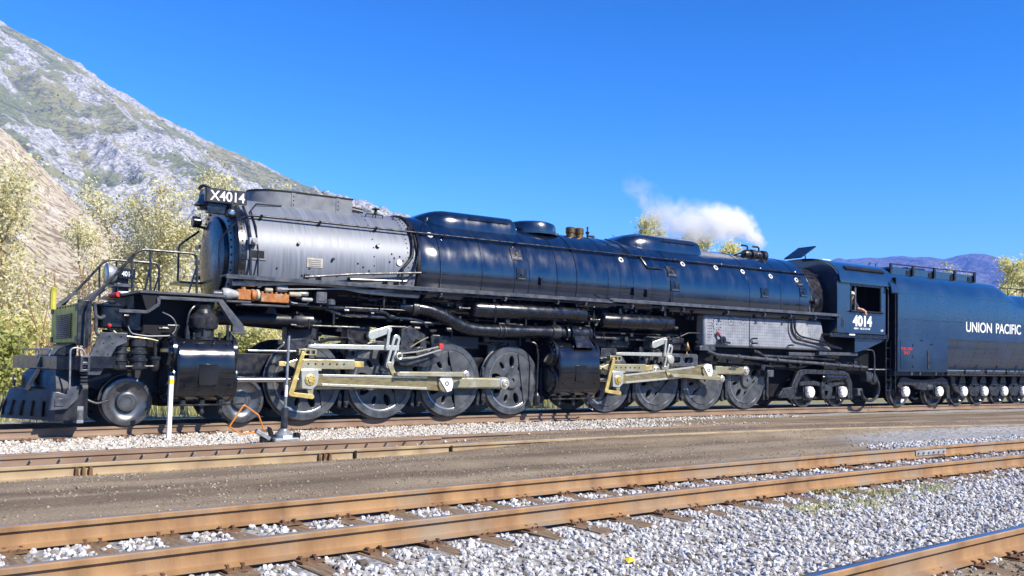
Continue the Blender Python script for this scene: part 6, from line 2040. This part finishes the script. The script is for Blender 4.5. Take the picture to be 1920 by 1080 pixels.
MB().bar((-5.28, -.55, .68), (-5.08, -.55, 1.06), .05, .16, (0, 1, 0)).build('nose_web', 'gear_dark', pn, 'F')
sc = plate('side_casting', [[(-5.02, .36), (-4.76, .38), (-4.60, .55), (-4.58, .78), (-4.74, .72), (-4.80, .62), (-4.92, .66), (-4.98, .66)]], -1.30, .08, 'deck_grey', loco, 'F', .012)
MB().box(-4.97, -4.82, -1.41, -1.36, .42, .56).build('casting_pad', 'deck_grey', sc, 'F', bevel=.01)
MB().prism([(-4.78, .10), (-4.62, .10), (-4.62, .38), (-4.78, .36)], -1.20, -1.08).build('step_bracket', 'frame_grey', loco, 'F')
MB().box(-4.58, -4.46, -1.28, -1.14, .10, .42).build('sand_step', 'zinc', loco, 'F', bevel=.01)
stp = plate('side_step', [[(-4.60, 1.04), (-4.45, 1.04), (-4.45, 1.31), (-4.60, 1.31)], rrect(-4.575, -4.48, 1.20, 1.29, .015), rrect(-4.575, -4.48, 1.07, 1.16, .015)], -1.52, .05, 'deck_grey', loco, 'F', .006)
m = MB()
for k in range(4): m.box(-4.58, -4.46, -1.5, -1.35, .80 + k * .06, .83 + k * .06)
m.build('coil_spring', 'frame_grey', loco, 'F', kind='stuff')
MB().tube(fillet([(-4.75, -1.48, .72), (-4.76, -1.5, 1.42), (-4.70, -1.5, 1.46), (-4.55, -1.48, 1.44), (-4.5, -1.48, 1.32)], .06), .016, 6).build('grab_rail', 'zinc', loco, 'F')
m = MB().tube([(-5.0, -1.2, 1.43), (-5.04, 1.35, 1.43), (-5.0, 1.5, 1.36)], .014, 6)
for y in (-1.1, 0, 1.2): m.tube([(-5.02, y, 1.31), (-5.02, y, 1.43)], .014, 6)
m.build('beam_rail', 'zinc', loco, 'F')
MB().tube([(-4.95, .4, 1.35), (-4.95, .4, 1.62)], .03, 8).build('flag_post', 'bark', loco, 'F')
m = MB().prism([(-4.9, 1.31), (-4.5, 1.31), (-4.5, 1.56), (-4.8, 1.45)], -.8, .9)
m.build('coupler_cover', 'black', loco, 'F', bevel=.03)
MB().tube(fillet([(-4.5, -1.0, .62), (-4.35, -1.1, .50), (-4.2, -1.1, .44), (-4.0, -1.05, .5)], .06), .025, 8).build('brake_hose', 'frame_grey', loco, 'F')
# ------------------------------------------------------------------ the tender
ten = thing('tender', tuple(Vector(place(np.array([[26., 0, 0]]), 'T').reshape(-1))), 'long dark tender lettered UNION PACIFIC coupled behind the cab', 'tender')
def tsec(x, k):
    """cross-section; k = 0 high bunker, 1 low water deck"""
    hi = [(-1.36, 1.28), (-1.50, 1.60), (-1.585, 2.05), (-1.60, 2.33), (-1.62, 2.36), (-1.62, 3.0), (-1.62, 3.88), (-1.575, 4.08), (-1.45, 4.30), (-1.22, 4.50), (-.85, 4.62), (-.5, 4.68), (0, 4.70)]
    lo = [(-1.36, 1.28), (-1.50, 1.60), (-1.585, 2.05), (-1.60, 2.33), (-1.62, 2.36), (-1.62, 3.0), (-1.62, 3.60), (-1.59, 3.80), (-1.5, 3.98), (-1.3, 4.14), (-.9, 4.24), (-.5, 4.27), (0, 4.28)]
    h = [(a[0], a[1] * (1 - k) + b[1] * k) for a, b in zip(hi, lo)]
    return [(x, y, z) for y, z in h] + [(x, -y, z) for y, z in h[-2::-1]]
S = [tsec(21.02, 0), tsec(27.15, 0)] + [tsec(27.15 + 1.3 * t, float(sst(0, 1, t))) for t in (.15, .3, .45, .6, .75, .9, 1.)] + [tsec(36.5, 1)]
body = MB().loft(S).build('tank_body', 'tender', ten, 'T', smooth=28)
fbx = MB().box(21.0, 23.78, -1.632, -1.2, 1.20, 2.36).build('fuel_box', 'tender', ten, 'T', bevel=.008)
MB().box(21.14, 21.78, -1.645, -1.63, 1.30, 2.26).build('filler_door', 'tender', fbx, 'T', bevel=.006)
MB().box(22.62, 22.74, -1.65, -1.63, 1.3, 1.95).build('sight_glass', 'frame_grey', fbx, 'T', bevel=.006)
m = MB()
for x, z_ in ((22.3, 2.28), (22.86, 2.16)): m.box(x - .07, x + .07, -1.64, -1.63, z_ - .025, z_ + .025)
m.build('vent_slot', 'soot', fbx, 'T', kind='stuff')
m = MB()
for z_ in (1.38, 1.72, 2.1): m.box(21.80, 21.86, -1.655, -1.63, z_ - .04, z_ + .04)
m.build('door_hinge', 'frame_grey', fbx, 'T', kind='stuff')
lettering('fuel_lettering', 'FUEL NO5', 21.18, 21.76, 1.93, 2.03, -1.648, 'red', fbx, 'T', bold=.03)
lettering('fuel_lettering', 'ONLY', 21.30, 21.64, 1.79, 1.89, -1.648, 'red', fbx, 'T', bold=.03)
lettering('tender_lettering', 'UNION', 24.90, 26.50, 2.66, 3.03, -1.622, 'cream', body, 'T', bold=.012)
lettering('tender_lettering', 'PACIFIC', 26.76, 28.40, 2.66, 3.03, -1.622, 'cream', body, 'T', bold=.012)
def tstud(mb, x, z, r, y=-1.622):
    stud(mb, x, z, y, r)
m = MB()
for z_ in np.arange(1.3, 4.0, .075): tstud(m, 21.06, z_, .016, -1.635 if z_ < 2.36 else -1.622)
for x in np.arange(21.45, 36, .60):
    for z_ in np.arange(2.5, 3.85, .16): tstud(m, x, z_, .021)
for x in np.arange(21.3, 28.0, .07): tstud(m, x, 3.88, .016)
for x in np.arange(21.3, 36.0, .06): tstud(m, x, 2.99, .013)
for x in np.arange(21.3, 36.0, .08): tstud(m, x, 2.40, .010)
for k, x0 in enumerate(np.arange(24.1, 36, .62)):
    for j, z_ in enumerate(np.arange(1.5, 2.3, .11)):
        yy = -np.interp(z_, [1.28, 1.6, 2.05, 2.33], [1.36, 1.5, 1.585, 1.6]) - .003
        tstud(m, x0 + j * .05, z_, .024, yy)
m.build('rivet', 'frame_grey', body, 'T', kind='stuff')
m = MB().box(21.15, 27.6, -1.63, -1.618, 3.865, 3.885)
m.build('seam_strip', 'tender', body, 'T')
# front canopy over the gangway, hatch coaming, rails on top
fc = []
for x, s_ in ((20.72, 1.), (21.05, 1.)):
    fc.append([(x, y * 1.01, z) for (_, y, z) in tsec(x, 0)[6:19]])
can = MB()
out = [(p[1], p[2]) for p in fc[0]]
inn = [(y * .975, z - .04) for y, z in out]
can.prism(out + inn[::-1], 20.70, 21.06, 'x')
can.build('front_canopy', 'tender', ten, 'T')
MB().box(21.0, 21.04, -1.55, 1.55, 1.3, 4.4).build('front_wall', 'soot', ten, 'T')
co = MB().box(21.9, 27.0, -.66, .66, 4.55, 4.90).build('hatch_coaming', 'tender', ten, 'T', bevel=.02)
m = MB().tube([(21.85, -.70, 5.0), (27.0, -.70, 5.0)], .02, 6)
for x in (21.9, 23.15, 24.4, 25.65, 26.9): m.box(x - .05, x + .05, -.73, -.67, 4.6, 5.02)
m.build('coaming_rail', 'gear_dark', co, 'T')
m = MB()
for x in (22.9, 24.2, 25.5, 26.6): m.box(x - .09, x + .09, -.675, -.66, 4.66, 4.82)
m.build('hatch_latch', 'soot', co, 'T', kind='stuff')
MB().box(23.3, 24.3, -.4, .4, 4.9, 5.0).build('manhole', 'gear_dark', co, 'T', bevel=.02)
MB().box(21.2, 21.8, -.5, .5, 4.66, 4.86).build('vent_box', 'gear_dark', ten, 'T', bevel=.03)
for x in (21.25, 21.6): MB().tube([(x, -.3, 4.85), (x, -.3, 5.0), (x + .08, -.3, 5.02)], .02, 6).build('lift_hook', 'gear_dark', ten, 'T')
m = MB().tube(fillet([(28.0, -1.0, 4.46), (28.5, -1.0, 4.48), (36, -1.0, 4.48)], .1), .02, 6)
for x in (28.6, 29.6, 30.6, 32, 33.5): m.tube([(x, -1.0, 4.2), (x, -1.0, 4.48)], .018, 6)
m.tube(fillet([(29.0, -.9, 4.25), (29.4, -.9, 4.45), (29.8, -.9, 4.52), (30.0, -.9, 4.25)], .1), .02, 6)
m.build('deck_rail', 'gear_dark', ten, 'T')
# underframe
MB().box(21.05, 36.3, -1.45, 1.45, 1.06, 1.24).build('underframe', 'gear_dark', ten, 'T', bevel=.01)
m = MB().box(23.9, 36.3, -1.56, -1.44, 1.14, 1.24)
m.tube([(23.8, -1.58, 1.10), (36.3, -1.58, 1.10)], .022, 6)
m.build('side_sill', 'frame_grey', ten, 'T', bevel=.005)
for x in (24.95, 26.25, 27.55, 28.85, 30.15): MB().bar((x, -1.55, 1.08), (x - .08, -1.60, 1.36), .05, .05).build('sill_gusset', 'frame_grey', ten, 'T')
MB().ring((22.0, -1.47, 1.14), (0, 1, 0), .045, .014, 14).build('tie_down_ring', 'white', ten, 'T')
for x in (22.45, 23.35): MB().bar((x, -1.47, 1.09), (x + .02, -1.47, 1.19), .03, .03).build('tie_down_hook', 'white', ten, 'T')
m = MB()
for x in (21.02, 21.0): pass
m.tube([(20.95, -1.58, .5), (20.95, -1.58, 3.9)], .016, 6)
m.build('front_grab_rail', 'frame_grey', ten, 'T')
TAX = [22.12, 24.05, 25.52, 26.82, 28.12, 29.42, 30.72]
def twheel(x):
    for side in (-1, 1):
        w = bpy.data.objects.new('tender_wheel', TW)
        col.objects.link(w); w.parent = ten
        w.location = Vector(place(np.array([[x, side * .81, .50]]), 'T').reshape(-1)) - wloc(ten)
        w.rotation_euler[2] = FR['T'][1] + (math.pi if side > 0 else 0)
for x in TAX:
    twheel(x)
    axle_box(x, .50, 'T', ten)
tf = plate('truck_side_frame', [[(21.62, .70), (21.75, .96), (22.0, 1.0), (22.4, .92), (23.0, .90), (23.7, .94), (24.1, 1.02), (24.4, .92), (24.55, .6), (24.55, .25), (24.42, .25), (24.38, .6), (24.2, .76), (23.8, .76), (23.6, .62), (23.1, .56), (22.7, .60), (22.45, .74), (21.95, .76), (21.78, .62)]], -1.14, .05, 'frame_grey', ten, 'T', .02)
MB().lathe((23.2, -1.15, .66), (1, 0, 0), [(0, .06), (.05, .11), (.3, .11), (.34, .07)], 16).build('brake_cylinder', 'deck_grey', ten, 'T')
m = MB()
for k in range(18):
    x, z_ = rgp.uniform(22.5, 23.8), rgp.uniform(.22, .6)
    m.bar((x, -1.05, z_), (x + rgp.uniform(-.2, .2), -1.05, z_ + rgp.uniform(-.12, .12)), .03, .03, (0, 1, 0))
m.build('brake_rigging', 'frame_grey', ten, 'T', kind='stuff')
for i in range(2, 7):
    x = TAX[i]
    xm = x + .65
    plate('pedestal_casting', [[(xm - .10, 1.06), (xm + .12, 1.06), (xm + .16, .86), (xm + .36, .66), (xm + .30, .46), (xm + .2, .34), (xm - .16, .34), (xm - .28, .46), (xm - .34, .66), (xm - .16, .80)], circ(xm - .02, .68, .065, 14)], -1.08, .05, 'frame_grey', ten, 'T', .015)
    m = MB().prism([(x - .22, .78), (x + .22, .78), (x + .16, 1.0), (x + .06, 1.08), (x - .06, 1.08), (x - .16, 1.0)], -1.1, -1.0)
    m.build('spring_cap', 'frame_grey', ten, 'T', bevel=.02)
    MB().tube(fillet([(x - .3, -1.05, .18), (x - .1, -1.05, .22), (x + .0, -1.05, .30), (x + .3, -1.05, .30), (x + .38, -1.05, .2)], .06), .025, 6).build('brake_beam', 'frame_grey', ten, 'T')
plate('pedestal_casting', [[(24.72, 1.04), (25.0, 1.04), (24.98, .80), (25.22, .62), (25.25, .42), (25.0, .52), (24.78, .76)]], -1.08, .05, 'frame_grey', ten, 'T', .015)
MB().box(21.2, 36, -.55, .55, .25, 1.1).build('bolster', 'soot', ten, 'T')

# ------------------------------------------------------------------ engineer in the cab window
def skin_body(name, V_, E_, rad, m, parent):
    me = bpy.data.meshes.new(name)
    me.from_pydata([Vector(v) - wloc(parent) for v in V_], E_, [])
    o = bpy.data.objects.new(name, me)
    col.objects.link(o)
    o.parent = parent
    o.modifiers.new('skin', 'SKIN')
    for i, r_ in enumerate(rad):
        me.skin_vertices[0].data[i].radius = (r_, r_) if not isinstance(r_, tuple) else r_
    me.skin_vertices[0].data[0].use_root = True
    s_ = o.modifiers.new('sub', 'SUBSURF'); s_.levels = s_.render_levels = 2
    me.materials.append(MATS[m])
    return o
per = thing('person', (18.95, -1.25, 2.62), 'engineer in dark shirt and white cap leaning an arm out of the cab window', 'person')
X0, Y0 = 18.92, -1.36
PV = [(X0 + .06, Y0 + .16, 2.86), (X0 + .03, Y0 + .10, 3.05), (X0 - .02, Y0 + .03, 3.28), (X0 - .06, Y0 - .02, 3.42), (X0 - .08, Y0 - .06, 3.50), (X0 - .10, Y0 - .10, 3.62), (X0 - .11, Y0 - .11, 3.70),
      (X0 + .04, Y0 - .12, 3.43), (X0 + .14, Y0 - .20, 3.24), (X0 + .20, Y0 - .31, 3.22), (X0 + .31, Y0 - .345, 3.17),
      (X0 - .16, Y0 + .14, 3.43), (X0 - .24, Y0 + .16, 3.2), (X0 - .30, Y0 - .02, 3.10),
      (X0 - .02, Y0 + .18, 2.80), (X0 - .38, Y0 + .12, 2.82), (X0 - .42, Y0 + .12, 2.5), (X0 + .1, Y0 + .3, 2.80), (X0 - .34, Y0 + .34, 2.82), (X0 - .40, Y0 + .34, 2.5)]
PE = [(0, 1), (1, 2), (2, 3), (3, 4), (4, 5), (5, 6), (3, 7), (7, 8), (8, 9), (9, 10), (3, 11), (11, 12), (12, 13), (0, 14), (14, 15), (15, 16), (0, 17), (17, 18), (18, 19)]
PR = [.16, .155, .165, .12, .055, .09, .085, .085, .062, .05, .036, .085, .06, .04, .10, .075, .06, .10, .075, .06]
pb = skin_body('body', PV, PE, PR, 'skin', per)
# shirt: the torso and upper arms again, a little fuller
SV = PV[:4] + [PV[7], (X0 + .13, Y0 - .19, 3.26), PV[11], PV[12]]
sh = skin_body('shirt', SV, [(0, 1), (1, 2), (2, 3), (3, 4), (4, 5), (3, 6), (6, 7)], [.17, .172, .182, .13, .098, .078, .1, .075], 'shirt', per)
tr_ = skin_body('trousers', [PV[0]] + PV[14:], [(0, 1), (1, 2), (2, 3), (0, 4), (4, 5), (5, 6)], [.172, .115, .09, .075, .115, .09, .075], 'shirt', per)
hd = Vector(PV[6])
m = MB().ball(hd + Vector((0, 0, .055)), .108, 14, (1.05, 1.0, .62))
m.lathe(hd + Vector((.0, 0, .035)), (.15, -.25, 1), [(0, .13), (.012, .135), (.02, .11)], 18)
m.build('cap', 'hat', per)
f_ = MB()
fd = Vector((-.35, -.94, 0)).normalized(); sd = Vector((.94, -.35, 0))
c = hd + Vector((0, 0, -.05)) + fd * .088
f_.ball(c + Vector((0, 0, -.01)), .02, 8, (1, 1, 1.3)); f_.bar(c - sd * .025 + Vector((0, 0, -.055)), c + sd * .025 + Vector((0, 0, -.055)), .01, .012)
for s_ in (-1, 1): f_.ball(c + sd * .035 * s_ + Vector((0, 0, .025)) - fd * .006, .012, 6)
for s_ in (-1, 1): f_.ball(hd + sd * .092 * s_ + Vector((0, 0, -.05)), .024, 8, (.6, .6, 1.3))
f_.build('face', 'skin', per, kind='stuff')
h0 = Vector(PV[10])
fg = MB().ball(h0 + Vector((.03, 0, -.02)), .042, 10, (1, .55, 1.1))
for k, (dx, l_) in enumerate(((.0, .075), (.02, .085), (.04, .08), (.058, .065))):
    fg.tube([h0 + Vector((.01 + dx * .8, -.01, -.05)), h0 + Vector((.015 + dx, -.02, -.05 - l_ * .55)), h0 + Vector((.01 + dx, -.01, -.05 - l_))], .010, 6, [.011, .010, .007])
fg.tube([h0 + Vector((.0, -.01, -.01)), h0 + Vector((-.025, -.02, -.045)), h0 + Vector((-.02, -.02, -.075))], .011, 6, [.012, .011, .008])
fg.build('hand', 'skin', per, kind='stuff')

# ------------------------------------------------------------------ lineside things
pst = thing('marker_post', (-3.1, -2.95, -.2), 'white square marker post with yellow band standing in the ballast', 'post')
m = MB()
m.prism([(-.038, -.03), (.038, -.03), (.038, .03), (-.038, .03)], 0, 1.17, 'z')
def at_root(mb, root, rot=0.):
    mb.v = [tuple(Vector(v) + wloc(root)) for v in mb.v]
    return mb
at_root(m, pst).build('post_shaft', 'post_white', pst, bevel=.006)
m = MB().prism([(-.0405, -.0325), (.0405, -.0325), (.0405, .0325), (-.0405, .0325)], 1.02, 1.11, 'z')
at_root(m, pst).build('reflective_band', 'yellow', pst)
m = MB()
for k in range(40): m.box(-.041, -.037, -.02, .02, .1 + k * .024, .112 + k * .024)
at_root(m, pst).build('edge_teeth', 'post_white', pst, kind='stuff')
pst.location.y = -2.5; pst.location.x = -3.02; pst.rotation_euler = (0, R(1.2), R(12))
ss = thing('switch_stand', (-1.62, -4.6, -.2), 'grey switch stand with tall bare mast and bent orange handle loop', 'switch stand')
q = lambda *a: [(x, -4.6 + y, z) for x, y, z in a]
MB().lathe((-1.62, -4.6, -.05), (0, 0, 1), [(0, .17), (.06, .16), (.11, .10), (.15, .075), (.16, .075)], 16).build('stand_base', 'zinc', ss)
MB().prism([(-1.86, -.20), (-1.38, -.20), (-1.40, -.04), (-1.84, -.04)], -4.80, -4.42).build('stand_foot', 'zinc', ss, bevel=.02)
MB().cyl((-1.62, -4.6, .05), (-1.60, -4.6, .47), .062, .055, n=18).build('mast_sleeve', 'frame_grey', ss)
MB().cyl((-1.60, -4.6, .45), (-1.56, -4.6, 1.72), .026, .022, n=12).build('mast', 'zinc', ss)
MB().lathe((-1.595, -4.6, .66), (0.03, 0, 1), [(0, .028), (.2, .028)], 12).build('mast_tape', 'white', ss)
MB().box(-1.70, -1.54, -4.80, -4.785, -.05, .0).build('stand_label', 'white', ss)
MB().tube(fillet(q((-1.98, -.02, .10), (-2.08, -.03, .35), (-2.18, -.03, .42), (-2.34, -.04, .53), (-2.58, -.05, .17), (-2.38, -.04, .04), (-2.10, -.02, .06)), .03, 4), .014, 8).build('handle_loop', 'orange_paint', ss)
MB().bar((-2.12, -4.63, .09), (-1.88, -4.63, -.06), .07, .10, (0, 1, 0)).build('handle_socket', 'zinc', ss, bevel=.008)
MB().prism([(-1.90, .15), (-1.85, .13), (-1.80, .0), (-1.83, -.12), (-1.90, -.12), (-1.87, .0), (-1.90, .08)], -4.64, -4.56).build('foot_latch', 'soot', ss, bevel=.006)
MB().box(-2.02, -1.93, -4.66, -4.52, -.20, -.02).build('stand_lug', 'soot', ss, bevel=.008)
MB().box(-1.42, -1.34, -4.66, -4.52, -.20, .03).build('stand_lug', 'soot', ss, bevel=.008)
MB().bar((-1.62, -4.7, -.17), (-1.62, -6.3, -.17), .05, .02).build('throw_rod', 'plate_rust', ss)
# scraps lying about
for (x, y, c_, sc_, lb) in ((-2.35, -14.35, 'yellow', .05, 'small yellow scrap lying on the near ballast'),):
    t_ = thing('litter', (x, y, float(ground_z(np.array(x), np.array(y)))), lb, 'litter')
    at_root(MB().add([(-sc_, -sc_ * .6, .035), (sc_, -sc_ * .5, .05), (sc_ * .8, sc_ * .7, .045), (-sc_ * .7, sc_ * .6, .06), (0, 0, .075)], [(0, 1, 4), (1, 2, 4), (2, 3, 4), (3, 0, 4)]), t_).build('scrap', c_, t_, smooth=0)

# ------------------------------------------------------------------ steam drifting forward from the generators
def steam():
    x0, x1 = 10.5, 16.6
    me = MB().box(x0, x1, -1.2, 2.0, 4.62, 7.4).mesh('steam', smooth=0)
    o = link('steam', me, None)
    tag(o, 'thin white steam drifting forward over the rear of the boiler', 'steam', kind='stuff')
    m_ = bpy.data.materials.new('steam')
    m_.use_nodes = True
    N, L = m_.node_tree.nodes, m_.node_tree.links
    N.remove(N['Principled BSDF'])
    pv = N.new('ShaderNodeVolumePrincipled')
    pv.inputs['Color'].default_value = (1, 1, 1, 1)
    pv.inputs['Anisotropy'].default_value = .2
    L.new(pv.outputs[0], N['Material Output'].inputs['Volume'])
    tc = N.new('ShaderNodeTexCoord')
    sp = N.new('ShaderNodeSeparateXYZ')
    nz0 = N.new('ShaderNodeTexNoise'); nz0.inputs['Scale'].default_value = 1.1; nz0.inputs['Detail'].default_value = 3
    L.new(tc.outputs['Object'], nz0.inputs['Vector'])
    wv = N.new('ShaderNodeVectorMath'); wv.operation = 'MULTIPLY_ADD'
    wv.inputs[1].default_value = (.9, .9, .9)
    L.new(nz0.outputs['Color'], wv.inputs[0])
    sb = N.new('ShaderNodeVectorMath'); sb.operation = 'SUBTRACT'; sb.inputs[1].default_value = (.45, .45, .45)
    L.new(tc.outputs['Object'], wv.inputs[2]); L.new(wv.outputs[0], sb.inputs[0])
    L.new(sb.outputs[0], sp.inputs[0])
    def math_(op, a, b=None, clamp=False):
        n = N.new('ShaderNodeMath'); n.operation = op; n.use_clamp = clamp
        for i, v in enumerate((a, b)):
            if v is None: continue
            if isinstance(v, (int, float)): n.inputs[i].default_value = v
            else: L.new(v, n.inputs[i])
        return n.outputs[0]
    t = math_('DIVIDE', math_('SUBTRACT', sp.outputs['X'], x0), x1 - x0, True)
    def curve(pts, scale, off):
        c = N.new('ShaderNodeFloatCurve')
        cv = c.mapping.curves[0]
        cv.points[0].location = pts[0]; cv.points[-1].location = pts[-1]
        for p in pts[1:-1]: cv.points.new(*p)
        c.mapping.update()
        L.new(t, c.inputs['Value'])
        return math_('MULTIPLY_ADD', c.outputs[0], scale) if False else math_('ADD', math_('MULTIPLY', c.outputs[0], scale), off)
    zc = curve([(0, .84), (.12, .72), (.22, .50), (.4, .42), (.6, .46), (.8, .50), (.9, .44), (.96, .32), (1, .18)], 2.4, 4.75)
    rr = curve([(0, .40), (.15, .46), (.35, .72), (.6, .74), (.75, .62), (.85, .50), (.93, .30), (1, .14)], 1.0, 0.)
    dz = math_('SUBTRACT', sp.outputs['Z'], zc)
    dy = math_('SUBTRACT', sp.outputs['Y'], .45)
    dist = math_('SQRT', math_('ADD', math_('MULTIPLY', dz, dz), math_('MULTIPLY', dy, math_('MULTIPLY', dy, .7))))
    fall = math_('SUBTRACT', 1., math_('DIVIDE', dist, rr), True)
    nz = N.new('ShaderNodeTexNoise'); nz.inputs['Scale'].default_value = 2.6; nz.inputs['Detail'].default_value = 6; nz.inputs['Roughness'].default_value = .62
    L.new(tc.outputs['Object'], nz.inputs['Vector'])
    nn = math_('SUBTRACT', nz.outputs['Fac'], .47)
    dens = math_('MULTIPLY', fall, math_('MULTIPLY', math_('ADD', nn, math_('MULTIPLY', fall, .16)), 9.), True)
    along = curve([(0, .10), (.2, .16), (.4, .24), (.6, .45), (.8, .9), (1, 1)], 7.5, 0.)
    edge = math_('MULTIPLY', math_('MULTIPLY', t, 14., True), math_('MULTIPLY', math_('SUBTRACT', 1., t), 30., True))
    L.new(math_('MULTIPLY', math_('MULTIPLY', dens, along), edge), pv.inputs['Density'])
    o.data.materials.append(m_)
steam()

# ------------------------------------------------------------------ valley haze
def haze():
    me = MB().box(-14500, 14500, -14500, 14500, -8, 640).mesh('haze', smooth=0)
    o = link('haze', me, None)
    tag(o, kind='stuff')
    o['label'] = 'thin blue valley haze over the far mountains'
    o['category'] = 'haze'
    m_ = bpy.data.materials.new('haze')
    m_.use_nodes = True
    N, L = m_.node_tree.nodes, m_.node_tree.links
    N.remove(N['Principled BSDF'])
    pv = N.new('ShaderNodeVolumePrincipled')
    pv.inputs['Color'].default_value = (.16, .35, 1, 1)
    pv.inputs['Density'].default_value = HAZE
    pv.inputs['Anisotropy'].default_value = -.35
    L.new(pv.outputs[0], N['Material Output'].inputs['Volume'])
    o.data.materials.append(m_)
HAZE = 1.5e-4
haze()
